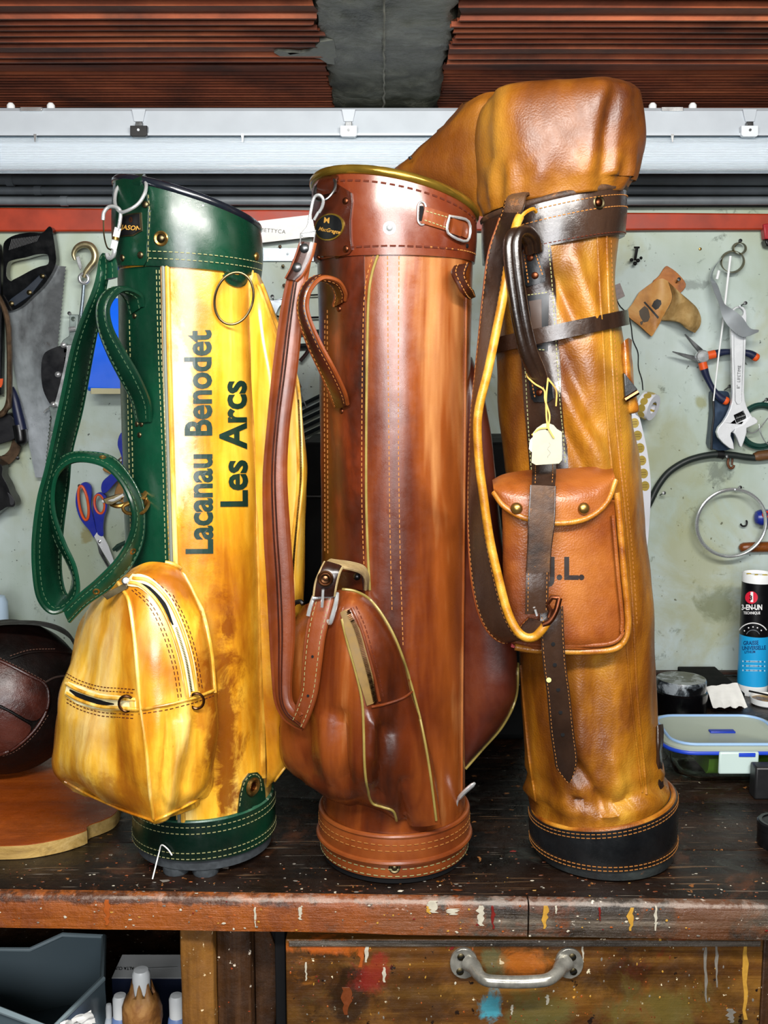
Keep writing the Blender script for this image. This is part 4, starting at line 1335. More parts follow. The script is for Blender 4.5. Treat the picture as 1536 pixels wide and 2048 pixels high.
    # ------------------------------------------------ long side pocket on the right
    rows = [
        [(505, 545, 1.29), (512, 545, 1.285), (518, 548, 1.30), (516, 552, 1.33)],
        [(500, 600, 1.262), (522, 598, 1.262), (540, 602, 1.290), (530, 610, 1.35)],
        [(500, 680, 1.255), (530, 675, 1.250), (568, 680, 1.282), (560, 690, 1.36)],
        [(502, 760, 1.252), (545, 755, 1.240), (592, 765, 1.276), (585, 770, 1.37)],
        [(508, 850, 1.254), (552, 850, 1.238), (604, 855, 1.276), (598, 855, 1.38)],
        [(512, 950, 1.256), (556, 950, 1.238), (610, 950, 1.278), (604, 950, 1.38)],
        [(516, 1050, 1.256), (560, 1050, 1.240), (608, 1050, 1.280), (604, 1050, 1.38)],
        [(520, 1180, 1.258), (564, 1180, 1.256), (606, 1180, 1.292), (602, 1180, 1.38)],
        [(524, 1320, 1.258), (562, 1320, 1.262), (600, 1320, 1.296), (598, 1320, 1.38)],
        [(528, 1420, 1.258), (564, 1420, 1.262), (590, 1420, 1.294), (588, 1420, 1.37)],
        [(532, 1490, 1.262), (560, 1495, 1.264), (584, 1490, 1.290), (580, 1485, 1.36)],
        [(534, 1545, 1.268), (552, 1550, 1.270), (576, 1528, 1.288), (570, 1520, 1.35)],
        [(532, 1575, 1.29), (538, 1572, 1.29), (548, 1560, 1.30), (548, 1550, 1.34)],
    ]
    def pw2(p, u, v): return 0.003 * nz(p, 18, 15) + 0.0015 * nz((p.x * 50, p.y * 40, p.z * 8), 1, 3)
    sp = B.part(MB().grid(skin(rows, 6, 6, pw2)), 'side_pocket', YELLOW, key='side_pocket', sharp=70)
    kk = ['side_pocket']
    for dx in (-5, 3):
        B.piping([(520 + dx, 570), (546 + dx, 640), (582 + dx, 730), (594 + dx, 790), (598 + dx, 880), (600 + dx, 960), (593 + dx, 1040), (586 + dx, 1120), (584 + dx, 1200)], 0.0020, YPIPE, 'edge_piping', sp, keys=kk)
    teeth = MB(); dashes(teeth, B.path([(595, 800), (599, 880), (600, 950), (592, 1040), (586, 1120), (583, 1190)], 12, 0.0012, kk), 0.0010, 0.0009, 0.0013)
    stuff(teeth.build('zip_teeth', MAT['brass_old'], sp, smooth=False))
    B.piping([(574, 1528), (560, 1546), (545, 1566)], 0.0016, YPIPE, 'edge_piping', sp, keys=kk)
    # eyelet tab on the base band
    et = B.patch([(474, 1625), (478, 1590), (485, 1562), (497, 1546), (512, 1544), (523, 1556), (527, 1580), (528, 1600), (505, 1618)], 0.0026, GREEN, 'eyelet_tab', keys=['body', 'base_band', 'side_pocket'], step=8)
    B.stitch([[(479, 1612), (483, 1585), (490, 1562), (502, 1550), (514, 1550), (521, 1562), (524, 1590)]], MAT['thread_cream'], et, keys=[et.name])
    h = B.hit(505, 1573, [et.name])
    MB().lathe([(0.0120, 0), (0.0118, 0.0024), (0.0095, 0.0040), (0.0066, 0.0028), (0.0060, 0.0)], h[0], h[1], 24, cap=False).build('eyelet', MAT['brass'], et)
    MB().lathe([(0.0062, 0.0004), (0.0001, 0.0005)], h[0], h[1], 16).build('eyelet_plug', MAT['copper'], et)
    # stray white thread hanging at the base
    th_ = [B.hit(x, y, ['base_band']) for x, y in ((346, 1708), (338, 1696), (326, 1688), (321, 1704), (318, 1720), (314, 1736))]
    pts_ = [h[0] + h[1] * 0.003 for h in th_ if h]
    pts_.append(PZ(305, 1758, ZB + 0.002))
    o = MB().tube(V3(cat([tuple(p) for p in pts_], 5)), 0.0009, 6)
    single(o, 'loose_thread', plain('white_cotton', '#e8e6e2', 0.8), 'stray white thread dangling over the green base band', 'thread')
    return B
bag1 = bag_one()

# ================================================================== GOLF BAG 2: brown leather
BROWN = leather('brown_leather', [(0.25, '#280d03'), (0.42, '#552209'), (0.58, '#7a3c14'), (0.78, '#b9834f')], 0.29, 7.5, (1, 1, 0.14), 1500, 0.05, 0.07, 0.3, patina=('#3c1305', 4.5, 0.50, 0.66, 0.7), seed=4.2)
BROWN_DK = leather('dark_brown_leather', [(0.25, '#1c0903'), (0.5, '#341206'), (0.75, '#481c09')], 0.3, 9, (1, 1, 0.4), 1500, 0.06, 0.1, 0.35, seed=5.2)
BROWN_ST = leather('tan_strap_leather', [(0.25, '#4a1c07'), (0.5, '#6c3110'), (0.75, '#84451b')], 0.36, 7, (1, 1, 0.5), 1500, 0.05, 0.1, 0.2, seed=6.2)
RAW = leather('raw_leather_edge', [(0.25, '#5b4a30'), (0.5, '#85704a'), (0.75, '#9c8a62')], 0.65, 20, (1, 1, 1), 900, 0.15, 0.3, 0.0, seed=7.2)
CREAM_P = plain('gold_cream_piping', '#8d7b40', 0.35, 0.15, var=0.2, vscale=60)
GOLD_RIM = plain('old_gold_rim', '#9a7a2c', 0.22, 0.75, var=0.3, vscale=30)

def bag_two():
    Y = 1.308
    root = thing('golf_bag', (P(790, 1700, Y).x, Y, ZB), 'chestnut brown leather golf bag standing in the middle with oval maker badge', 'golf bag', 'vintage golf bags on the bench')
    B = Bag(root)
    lf = Loft([(500, 637, 946), (620, 640, 944), (800, 642, 940), (1100, 645, 934), (1400, 646, 930), (1720, 647, 930)], Y)
    N = 88
    def wr(p): return 0.0011 * nz((p.x * 26, p.y * 26, p.z * 5), 1, 2) + 0.0005 * nz(p, 40, 6)
    rows = []
    for i in range(47):
        py = 520 + (1650 - 520) * i / 46
        rows.append([lf.pt(py, 2 * math.pi * k / N, wr(lf.pt(py, 2 * math.pi * k / N))) for k in range(N)])
    body = B.part(MB().grid(rows, ring=True, cap0=True, cap1=True), 'body', BROWN, key='body')
    c0 = lf.c(1700); c0.z = ZB; r0 = lf.r(1700)
    MB().lathe([(r0 * 0.93, 0.0), (r0 * 1.0, 0.002), (r0 * 1.0, 0.010), (r0 * 0.9, 0.011)], c0, (0, 0, 1), 64).build('sole', MAT['black_matte'], root)
    # two stitched base bands
    b1 = collar(B, lf, lambda th: 1608, lambda th: 1662, BROWN_ST, 0.004, 0.008, 'base_band', bulge=0.0016, rows=10)
    b2 = collar(B, lf, lambda th: 1664, lambda th: 1687, BROWN_ST, 0.0025, 0.007, 'base_band_lower', bulge=0.0008, rows=8)
    MB().tube(ring_tube(lf, lambda th: 1609, 0, 0.003), 0.0032, 8, True).build('rolled_edge', BROWN_ST, b1)
    MB().tube(ring_tube(lf, lambda th: 1656, 0, 0.0058), 0.0036, 8, True).build('rolled_edge', BROWN_ST, b1)
    for d in (1623, 1634):
        ring_stitch(B, lf, lambda th: d, 0.0062, MAT['thread_orange'], -100, 100, b1, 0.0055, 0.0035)
    for d in (1669, 1682):
        ring_stitch(B, lf, lambda th: d, 0.0040, MAT['thread_cream'], -100, 100, b2, 0.0055, 0.0035)
    B.rivet(789, 1735, 0.0042, MAT['brass_old'], 'snap_button', ring=MAT['brass_old'], keys=['base_band_lower'])
    # dark panel on the left with cream piping
    def thx(x, py):
        xl, xr = interp(lf.st, py)
        return math.asin(max(-1, min(1, (x - (xl + xr) / 2) / ((xr - xl) / 2))))
    DKP = leather('dark_mottled_leather', [(0.25, '#1e0802'), (0.45, '#421605'), (0.62, '#6a2709'), (0.8, '#8a380e')], 0.34, 9, (1, 1, 0.35), 1500, 0.05, 0.06, 0.3, seed=8.0)
    g = []
    for i in range(31):
        py = 524 + (1330 - 524) * i / 30
        g.append([lf.pt(py, R(-100) + (thx(733, 800) - R(-100)) * k / 14, 0.0016 + wr(lf.pt(py, R(-50)))) for k in range(15)] + [lf.pt(py, R(-100) + (thx(733, 800) - R(-100)) * k / 14, -0.003) for k in range(14, -1, -1)])
    dp = B.part(MB().grid(g, ring=True, cap0=True, cap1=True), 'side_panel', DKP, key='side_panel', sharp=60)
    kb = ['body', 'side_panel']
    pp = [(757, 508), (745, 545), (738, 590), (735, 680), (733, 850), (733, 1000), (736, 1100), (740, 1180)]
    B.piping(pp, 0.0016, CREAM_P, 'piping', dp, keys=kb)
    B.stitch([[(x - 9, y) for x, y in pp], [(655, 620), (655, 800), (656, 1000), (656, 1110)], [(650, 640), (649, 800), (650, 1000), (650, 1110)]], MAT['thread_orange'], dp, keys=kb, dash=0.0036, gap=0.0026, w=0.0005)
    B.stitch([[(775, 512), (776, 700), (778, 900), (780, 1060), (784, 1220)], [(798, 512), (797, 700), (797, 900), (800, 1100), (806, 1290)]], MAT['thread_orange'], body, keys=kb, dash=0.0036, gap=0.0026, w=0.0005)
    # vertical seam ridge right side
    B.piping([(932, 560), (929, 800), (926, 1100), (923, 1400), (922, 1590)], 0.0016, BROWN, 'seam_piping', body, keys=kb)
    # collar
    lfc = Loft([(330, 626, 950), (440, 627, 951), (540, 631, 949)], Y)
    top = lambda th: 403 + 34 * math.sin(th) - 25 * math.cos(th)
    bot = lambda th: 527 + 3 * math.sin(th)
    COLM = leather('collar_brown_leather', [(0.25, '#3c1306'), (0.5, '#5d2510'), (0.75, '#7c4326')], 0.28, 4.5, (1, 1, 0.6), 1500, 0.04, 0.07, 0.4, seed=9.0)
    col = collar(B, lfc, top, bot, COLM, 0.0, 0.008, 'collar', bulge=0.002)
    MB().tube(ring_tube(lfc, top, 0, -0.001), 0.0056, 10, True).build('rim_piping', GOLD_RIM, col)
    ring_stitch(B, lfc, lambda th: top(th) + 21, 0.0012, MAT['thread_brown'], -50, 84, col, 0.0062, 0.0040, 0.0010)
    ring_stitch(B, lfc, lambda th: bot(th) - 16, 0.0012, MAT['thread_brown'], -50, 50, col, 0.0070, 0.0030, 0.0010)
    ring_stitch(B, lfc, lambda th: bot(th) - 16, 0.0012, MAT['thread_orange'], 22, 84, col, 0.0050, 0.0030, 0.0006)
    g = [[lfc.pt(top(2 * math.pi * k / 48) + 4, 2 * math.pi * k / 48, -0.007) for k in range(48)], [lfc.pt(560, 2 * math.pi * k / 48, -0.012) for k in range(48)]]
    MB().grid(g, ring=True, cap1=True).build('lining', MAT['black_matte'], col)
    B.rivet(779, 456, 0.0042, MAT['steel'], 'snap_button', ring=MAT['white'])
    # tab with oval badge
    tabp = [(628, 378), (640, 366), (672, 366), (692, 378), (704, 386), (706, 405), (702, 440), (703, 480), (706, 500), (700, 508), (660, 518), (632, 522), (629, 480)]
    tab = B.patch(tabp, 0.0028, BROWN_DK, 'strap_tab', keys=['collar'], bevel=0.001)
    for x, y in ((691, 402), (692, 498), (638, 516)):
        B.rivet(x, y, 0.0040, MAT['copper'], parent=tab)
    ov = [(660 + 29 * math.cos(R(a)), 454 + 27 * math.sin(R(a)) - 0.12 * 29 * math.cos(R(a))) for a in range(0, 360, 15)]
    em = B.patch(ov, 0.0014, GOLD_RIM, 'badge', keys=[tab.name], step=10)
    ov2 = [(660 + 26 * math.cos(R(a)), 454 + 24 * math.sin(R(a)) - 0.12 * 26 * math.cos(R(a))) for a in range(0, 360, 15)]
    em2 = B.patch(ov2, 0.0020, MAT['black'], 'badge_face', parent=em, keys=[tab.name], step=10)
    B.text('M', 16, 654, 441, 6, MAT['gold_print'], parent=em, bold=0.02, keys=[em2.name], cuts=2)
    B.text('MacGregor', 11, 659, 461, 10, MAT['gold_print'], parent=em, bold=0.012, keys=[em2.name], cuts=2, shear=0.35, sx=0.86)
    # tab loop, ring and snap clip
    strap(B, [(634, 392, 1.245, 672, 384, 1.228), (635, 372, 1.242, 672, 362, 1.224), (640, 360, 1.25, 677, 353, 1.232), (646, 357, 1.27, 682, 351, 1.252), (650, 370, 1.29, 684, 366, 1.27)], 0.004, BROWN_DK, 'tab_loop', parent=tab)
    MB().tube([P(*q) for q in cat([(670, 362, 1.222), (669, 378, 1.214), (656, 396, 1.210), (640, 401, 1.214), (630, 392, 1.228), (632, 376, 1.242), (645, 360, 1.25), (660, 356, 1.242)], 5, True)], 0.0017, 8, True).build('steel_ring', MAT['steel_dark'], root)
    ck = MB()
    ck.tube([P(*q) for q in cat([(638, 425, 1.212), (645, 412, 1.210), (646, 398, 1.208), (638, 390, 1.208), (628, 396, 1.210), (622, 420, 1.212), (618, 445, 1.214)], 5)], 0.0018, 8)
    clip = ck.build('snap_clip', MAT['steel'], root)
    MB().plate([(617, 440), (626, 438), (628, 452), (632, 466), (630, 474), (604, 474), (602, 466), (612, 454)], 1.212, 0.004).build('clip_plate', MAT['steel'], clip, bevel=0.001)
    fr = [(602, 468, 1.213), (631, 462, 1.211), (627, 486, 1.213), (600, 490, 1.215)]
    MB().tube([P(*q) for q in fr], 0.0014, 8, True).build('clip_frame', MAT['steel'], clip)
    MB().tube([P(637, 424, 1.212), P(628, 440, 1.213)], 0.0016, 8).build('clip_gate', MAT['steel'], clip)
    # buckled strap on the collar
    fr = [(843 + 8 * math.cos(R(a)), 427 + (14 if math.sin(R(a)) > 0 else 14) * math.sin(R(a)) + (9 if math.sin(R(a)) > 0 else -9)) for a in range(0, 360, 20)]
    q = B.path(fr + fr[:1], 1, 0.0012, ['collar'])
    MB().tube([a for a, _ in q[:-1]], 0.0012, 8, True).build('slot_frame', MAT['steel'], col)
    B.patch([(839, 412), (847, 412), (848, 442), (838, 442)], 0.0006, MAT['black_matte'], 'slot', parent=col, keys=['collar'], solid=False)
    cs = B.belt([(845, 430), (865, 436), (890, 444), (912, 452), (935, 462)], 0.0095, 0.003, BROWN_ST, 'collar_strap', keys=['collar'])
    B.stitch([[(852, 422), (875, 429), (900, 436)], [(849, 440), (872, 448), (897, 457)]], MAT['thread_cream'], cs, keys=[cs.name], dash=0.003, gap=0.002, w=0.0005)
    bp = B.path([(893, 433), (930, 444), (927, 482), (891, 466), (893, 433)], 4, 0.005, ['collar'])
    bo = MB().tube([a for a, _ in bp[:-1]], 0.0017, 8, True).build('collar_buckle', MAT['steel'], cs)
    B.belt([(899, 452), (918, 459)], 0.0085, 0.0032, BROWN_ST, 'keeper', cs, keys=['collar', cs.name], off=0.002, solid=False)
    B.rivet(934, 492, 0.0028, MAT['black_matte'], 'strap_hole', parent=col, keys=['collar'])
    # tab hanging under the collar on the right
    lt, A_, B_ = strap(B, [(908, 532, 1.222, 938, 527, 1.236), (903, 545, 1.214, 930, 552, 1.226), (912, 566, 1.212, 938, 572, 1.226), (924, 588, 1.220, 946, 580, 1.236), (936, 598, 1.24, 950, 592, 1.256)], 0.004, BROWN_DK, 'ring_loop')
    mb = MB()
    for u in (0.2, 0.8): dashes(mb, inset(A_, B_, u, 0.0026), 0.003, 0.002, 0.0005)
    stuff(mb.build('stitching', MAT['thread_orange'], lt, smooth=False))
    # carrying handle
    hk = [(668, 612, 1.246, 690, 600, 1.232), (672, 590, 1.234, 690, 584, 1.222), (660, 566, 1.218, 676, 562, 1.208), (632, 556, 1.206, 645, 556, 1.198), (608, 572, 1.200, 622, 578, 1.192), (597, 605, 1.198, 614, 608, 1.190), (600, 640, 1.198, 620, 640, 1.190), (617, 690, 1.202, 642, 690, 1.192), (640, 740, 1.210, 668, 738, 1.198), (660, 785, 1.224, 689, 783, 1.212), (670, 812, 1.240, 695, 808, 1.226)]
    ho, _, _ = strap(B, hk, 0.0055, BROWN_DK, 'carry_handle', pad=0.0014, edge=0.0026, edge_mat=BROWN_ST, st_mat=MAT['thread_orange'], dash=0.003)
    for x, y in ((672, 594), (678, 618), (680, 800), (683, 822)):
        B.rivet(x, y, 0.0034, MAT['copper'], parent=ho, keys=kb)
    # shoulder strap: leather end with two rivets, then the long padded strap
    ke = [(602, 484, 1.217, 630, 486, 1.213), (594, 508, 1.216, 622, 516, 1.212), (584, 535, 1.216, 606, 548, 1.212), (572, 558, 1.217, 592, 562, 1.213)]
    se, A_, B_ = strap(B, ke, 0.006, BROWN_DK, 'strap_end', edge=0.0022, edge_mat=BROWN_ST)
    for x, y in ((603, 500), (588, 536)):
        i = min(range(len(A_)), key=lambda k: (pix((A_[k] + B_[k]) / 2)[1] - y) ** 2)
        MB().lathe([(0.0055, 0), (0.0055, 0.004), (0.003, 0.006), (0.0001, 0.0065)], (A_[i] * 0.6 + B_[i] * 0.4), (0, -1, 0.1), 14).build('rivet', MAT['steel_dark'], se)
    ks = [(590, 520, 1.223, 622, 500, 1.219), (575, 570, 1.220, 611, 560, 1.217), (562, 640, 1.218, 601, 640, 1.215), (549, 740, 1.216, 590, 742, 1.213), (538, 850, 1.214, 575, 850, 1.210), (530, 950, 1.212, 570, 950, 1.208), (531, 1060, 1.210, 576, 1060, 1.206), (537, 1160, 1.208, 583, 1160, 1.204), (542, 1260, 1.206, 586, 1260, 1.202), (547, 1350, 1.204, 580, 1350, 1.200), (552, 1400, 1.203, 580, 1395, 1.197), (566, 1432, 1.202, 588, 1414, 1.194), (588, 1450, 1.200, 600, 1424, 1.190), (606, 1458, 1.196, 604, 1432, 1.186)]
    so, A_, B_ = strap(B, ks, 0.0050, BROWN_ST, 'shoulder_strap', pad=0.0022, edge=0.0030, edge_mat=BROWN_ST)
    mb = MB()
    for u in (0.40, 0.55):
        mb.tube([p for p, _ in inset(A_, B_, u, 0.0040)], 0.0014, 6)
    mb.build('strap_groove', BROWN_DK, so)
    ks2 = [(585, 1436, 1.194, 607, 1455, 1.188), (594, 1415, 1.191, 618, 1430, 1.186), (604, 1380, 1.189, 632, 1386, 1.184), (607, 1330, 1.187, 640, 1330, 1.182), (612, 1280, 1.187, 647, 1275, 1.182), (620, 1235, 1.189, 658, 1230, 1.184), (632, 1195, 1.193, 667, 1190, 1.188)]
    s2, A2, B2 = strap(B, ks2, 0.0045, BROWN_ST, 'strap_tail', edge=0.0022, edge_mat=BROWN_ST, st_mat=MAT['thread_cream'])
    for f in (0.30, 0.55):
        i = int(len(A2) * f)
        MB().lathe([(0.0016, 0), (0.0016, 0.0034), (0.0001, 0.0035)], A2[i] * 0.5 + B2[i] * 0.5, (0, -1, 0.1), 10).build('punch_hole', MAT['black_matte'], s2)
    # buckle at the top of the tail and the raw loop that holds it
    bk = MB()
    bk.tube([P(*q) for q in cat([(628, 1192, 1.190), (620, 1215, 1.186), (616, 1232, 1.184)], 4)], 0.0024, 8)
    bk.tube([P(*q) for q in cat([(674, 1186, 1.188), (672, 1205, 1.182), (664, 1235, 1.178), (660, 1246, 1.180), (656, 1240, 1.184)], 4)], 0.0028, 8)
    bk.tube([P(626, 1196, 1.186), P(672, 1190, 1.184)], 0.0024, 8)
    bko = bk.build('buckle', MAT['steel'], root)
    MB().tube([P(646, 1180, 1.178), P(645, 1200, 1.176), P(644, 1214, 1.178)], 0.0017, 8).build('buckle_pin', MAT['steel'], bko)
    lk = [(628, 1192, 1.184, 668, 1192, 1.182), (632, 1165, 1.182, 672, 1168, 1.180), (642, 1140, 1.184, 678, 1146, 1.182), (650, 1124, 1.192, 684, 1134, 1.190)]
    lo, A3, B3 = strap(B, lk, 0.006, BROWN_DK, 'buckle_loop', edge=0.0020, edge_mat=RAW)
    MB().lathe([(0.0095, 0), (0.0095, 0.0042), (0.0080, 0.0052), (0.0066, 0.0040), (0.0050, 0.0052), (0.0030, 0.0040), (0.0001, 0.0050)], P(651, 1157, 1.179), (0, -1, 0.15), 20).build('snap_button', MAT['bronze'], lo)
    rk = [(648, 1130, 1.196, 662, 1120, 1.215), (672, 1133, 1.192, 676, 1122, 1.212), (700, 1138, 1.194, 704, 1126, 1.214), (722, 1146, 1.200, 727, 1134, 1.220), (731, 1160, 1.204, 736, 1152, 1.224), (731, 1180, 1.208, 735, 1174, 1.226)]
    strap(B, rk, 0.005, RAW, 'anchor_loop', edge=0.0018, edge_mat=RAW)
    at = B.patch([(682, 1142), (725, 1146), (728, 1180), (700, 1176), (684, 1168)], 0.003, BROWN_DK, 'anchor_tab', keys=kb)
    B.rivet(714, 1153, 0.0048, MAT['black'], 'stud', parent=at, keys=[at.name], dome=0.8)
    tl = [(646, 1290, 1.2, 674, 1284, 1.2), (642, 1320, 1.2, 668, 1322, 1.2), (640, 1345, 1.2, 656, 1350, 1.2), (640, 1362, 1.2, 646, 1364, 1.2)]
    so3, _, _ = strap(B, tl, 0.003, BROWN_DK, 'strap_tip')
    MB().plate([(641, 1346), (652, 1338), (656, 1342), (650, 1360), (641, 1366)], 1.197, 0.006).build('tip_patch', plain('green_tape', '#7f8456', 0.5), so3, bevel=0.001)
    # ------------------------------------------------ large pocket, lower left
    rows = [
        [(604, 1212, 1.26), (612, 1208, 1.240), (640, 1196, 1.218), (676, 1180, 1.206), (700, 1178, 1.204), (722, 1186, 1.210), (740, 1200, 1.225)],
        [(576, 1260, 1.245), (588, 1256, 1.232), (625, 1246, 1.206), (680, 1232, 1.182), (715, 1222, 1.184), (752, 1225, 1.198), (772, 1236, 1.224)],
        [(568, 1330, 1.242), (580, 1328, 1.228), (630, 1322, 1.196), (700, 1310, 1.172), (748, 1300, 1.178), (788, 1292, 1.196), (804, 1300, 1.222)],
        [(561, 1400, 1.240), (572, 1400, 1.226), (632, 1402, 1.192), (718, 1392, 1.164), (765, 1385, 1.175), (812, 1375, 1.196), (826, 1380, 1.220)],
        [(558, 1465, 1.240), (567, 1468, 1.226), (636, 1470, 1.190), (726, 1465, 1.160), (785, 1460, 1.174), (836, 1445, 1.198), (848, 1450, 1.219)],
        [(564, 1515, 1.244), (578, 1525, 1.230), (645, 1540, 1.196), (729, 1530, 1.163), (795, 1530, 1.178), (850, 1520, 1.200), (862, 1525, 1.217)],
        [(590, 1545, 1.26), (606, 1558, 1.244), (668, 1590, 1.214), (736, 1586, 1.176), (806, 1590, 1.190), (860, 1580, 1.204), (872, 1590, 1.216)],
        [(640, 1570, 1.29), (650, 1582, 1.262), (690, 1608, 1.236), (752, 1612, 1.198), (812, 1625, 1.203), (868, 1625, 1.208), (878, 1640, 1.215)],
        [(690, 1600, 1.31), (690, 1605, 1.285), (715, 1618, 1.250), (792, 1634, 1.216), (826, 1648, 1.213), (872, 1646, 1.211), (882, 1652, 1.215)],
    ]
    FOLDS2 = [(672, 1430, 690, 1560, 10, -0.0128), (650, 1440, 660, 1560, 12, 0.0064), (776, 1460, 760, 1590, 12, -0.0096), (806, 1560, 812, 1640, 8, -0.0080), (604, 1430, 618, 1540, 12, -0.0080), (620, 1560, 700, 1600, 12, 0.0064), (745, 1440, 742, 1560, 9, 0.0064)]
    def pw(p, u, v): return 0.0045 * nz(p, 14, 25) * (0.4 + u) + 0.0028 * nz((p.x * 38, p.y * 30, p.z * 11), 1, 4) * (0.3 + u) + folds(p, FOLDS2)
    pk = B.part(MB().grid(skin(rows, 6, 6, pw)), 'lower_pocket', BROWN, key='lower_pocket', sharp=70)
    kk = ['lower_pocket']
    B.piping([(684, 1238), (695, 1285), (712, 1345), (724, 1400), (728, 1460), (730, 1530), (735, 1575), (744, 1604), (765, 1613), (786, 1621), (793, 1640), (795, 1654)], 0.0016, CREAM_P, 'edge_piping', pk, keys=kk)
    B.piping([(676, 1178), (712, 1184), (745, 1206), (780, 1258), (806, 1320), (830, 1400), (848, 1480), (860, 1550), (872, 1640)], 0.0016, CREAM_P, 'edge_piping', pk, keys=kk)
    zt_ = [(690, 1222), (708, 1262), (722, 1310), (735, 1360), (745, 1408)]
    tp = B.belt([(x - 3, y) for x, y in zt_], [0.004, 0.0085, 0.0085, 0.0085, 0.006], 0.0014, plain('zip_tape_khaki', '#6f5526', 0.7, var=0.2, vscale=120), 'zip_tape', pk, keys=kk)
    teeth = MB(); dashes(teeth, B.path([(x + 5, y - 2) for x, y in zt_], 16, 0.0009, [tp.name, 'lower_pocket']), 0.0009, 0.0010, 0.0024)
    stuff(teeth.build('zip_teeth', MAT['bronze'], tp, smooth=False))
    B.piping([(x + 13, y - 6) for x, y in zt_], 0.0020, BROWN_ST, 'zip_lip', tp, keys=kk)
    B.stitch([[(x + 22, y - 9) for x, y in zt_]], MAT['thread_brown'], pk, keys=kk, dash=0.004, gap=0.002)
    B.piping([(742, 1414), (770, 1408), (805, 1396), (828, 1380)], 0.0016, BROWN_ST, 'cross_seam', pk, keys=kk)
    # ------------------------------------------------ clothing pocket on the right side
    rows = [
        [(925, 720, 1.300), (932, 712, 1.305), (944, 715, 1.325), (942, 720, 1.37)],
        [(922, 800, 1.290), (950, 795, 1.285), (970, 800, 1.305), (955, 800, 1.39)],
        [(920, 920, 1.285), (958, 920, 1.272), (988, 920, 1.298), (970, 920, 1.40)],
        [(918, 1060, 1.284), (964, 1060, 1.268), (1002, 1060, 1.290), (984, 1060, 1.41)],
        [(918, 1200, 1.284), (970, 1200, 1.264), (1018, 1200, 1.284), (996, 1200, 1.41)],
        [(918, 1310, 1.284), (978, 1310, 1.260), (1033, 1310, 1.280), (1006, 1310, 1.41)],
        [(918, 1390, 1.286), (978, 1390, 1.262), (1031, 1390, 1.282), (1004, 1390, 1.41)],
        [(918, 1450, 1.290), (968, 1455, 1.280), (1006, 1450, 1.310), (1000, 1440, 1.40)],
        [(920, 1505, 1.298), (945, 1508, 1.298), (962, 1500, 1.320), (960, 1490, 1.38)],
        [(922, 1545, 1.308), (927, 1542, 1.312), (930, 1538, 1.330), (930, 1530, 1.36)],
    ]
    RED = leather('reddish_brown_leather', [(0.25, '#2a0d05'), (0.5, '#481a0c'), (0.75, '#5f2c18')], 0.42, 8, (1, 1, 0.4), 1500, 0.05, 0.1, 0.15, seed=3.7)
    sp = B.part(MB().grid(skin(rows, 6, 6, lambda p, u, v: 0.002 * nz(p, 16, 40))), 'clothing_pocket', RED, key='clothing_pocket', sharp=70)
    B.piping([(1035, 1318), (1031, 1392), (1005, 1450), (962, 1500), (930, 1537)], 0.0018, CREAM_P, 'edge_piping', sp, keys=['clothing_pocket'])
    # small zip pull by the base
    zp = MB().tube([P(*q) for q in cat([(912, 1616, 1.262), (915, 1602, 1.258), (925, 1588, 1.252), (938, 1576, 1.248), (950, 1566, 1.246)], 4)], [0.0018] * 6 + [0.003] * 9 + [0.0024, 0.0015], 8)
    zp.build('zip_pull', MAT['steel'], root)
    # zip pull behind the strap on the left
    MB().tube([P(*q) for q in cat([(584, 1214, 1.25), (590, 1206, 1.246), (600, 1203, 1.244), (606, 1208, 1.242)], 4)], 0.003, 8).build('zip_slider', MAT['black'], root)
    MB().plate([(1024, 1286), (1034, 1289), (1031, 1297), (1022, 1294)], 1.262, 0.012).build('size_flag', plain('red_white_flag', '#c8484a', 0.5), sp, smooth=False)
    return B
bag2 = bag_two()

# ================================================================== GOLF BAG 3: tan leather with hood
TAN = leather('tan_grain_leather', [(0.25, '#3a1904'), (0.42, '#693906'), (0.58, '#905a0e'), (0.78, '#b28228')], 0.40, 8, (1, 1, 0.3), 420, 0.26, 0.08, 0.08, patina=('#4a1f05', 5.0, 0.47, 0.66, 0.75), seed=11.0)
TAN_HOOD = leather('hood_leather', [(0.25, '#431d05'), (0.45, '#663607'), (0.6, '#83500f'), (0.78, '#a27024')], 0.46, 5, (1, 1, 0.8), 420, 0.22, 0.08, 0.04, patina=('#6a3610', 6.0, 0.5, 0.72, 0.6), seed=12.0)
TAN_PK = leather('pocket_leather', [(0.25, '#451a06'), (0.45, '#6f340d'), (0.6, '#854716'), (0.78, '#9a5c26')], 0.40, 6, (1, 1, 0.8), 460, 0.24, 0.08, 0.08, patina=('#7e3410', 6.0, 0.5, 0.72, 0.6), seed=13.0)
TAN_P = leather('tan_piping', [(0.25, '#683206'), (0.5, '#915612'), (0.75, '#b07a28')], 0.36, 20, (1, 1, 1), 600, 0.2, 0.1, 0.2, seed=14.0)
ESPRESSO = leather('espresso_leather', [(0.25, '#120a06'), (0.5, '#22150e'), (0.75, '#35241a')], 0.25, 10, (1, 1, 0.3), 1300, 0.07, 0.2, 0.4, wear=('#6b4a30', 30, 0.66, 0.6), seed=15.0)
ESP_ROUGH = leather('scuffed_espresso_leather', [(0.25, '#1a100a'), (0.5, '#3a2414'), (0.75, '#54381f')], 0.6, 22, (1, 1, 1), 900, 0.2, 0.4, 0.0, wear=('#7a4d24', 45, 0.58, 0.7), seed=16.0)
YEDGE = leather('yellow_strap_edge', [(0.25, '#845206'), (0.5, '#a97314'), (0.75, '#c49436')], 0.4, 30, (1, 1, 1), 900, 0.15, 0.2, 0.2, seed=17.0)
BLK = leather('black_leather', [(0.25, '#07080a'), (0.5, '#101214'), (0.75, '#1c1e20')], 0.3, 10, (1, 1, 1), 1300, 0.06, 0.15, 0.3, wear=('#4a4236', 30, 0.68, 0.5), seed=18.0)

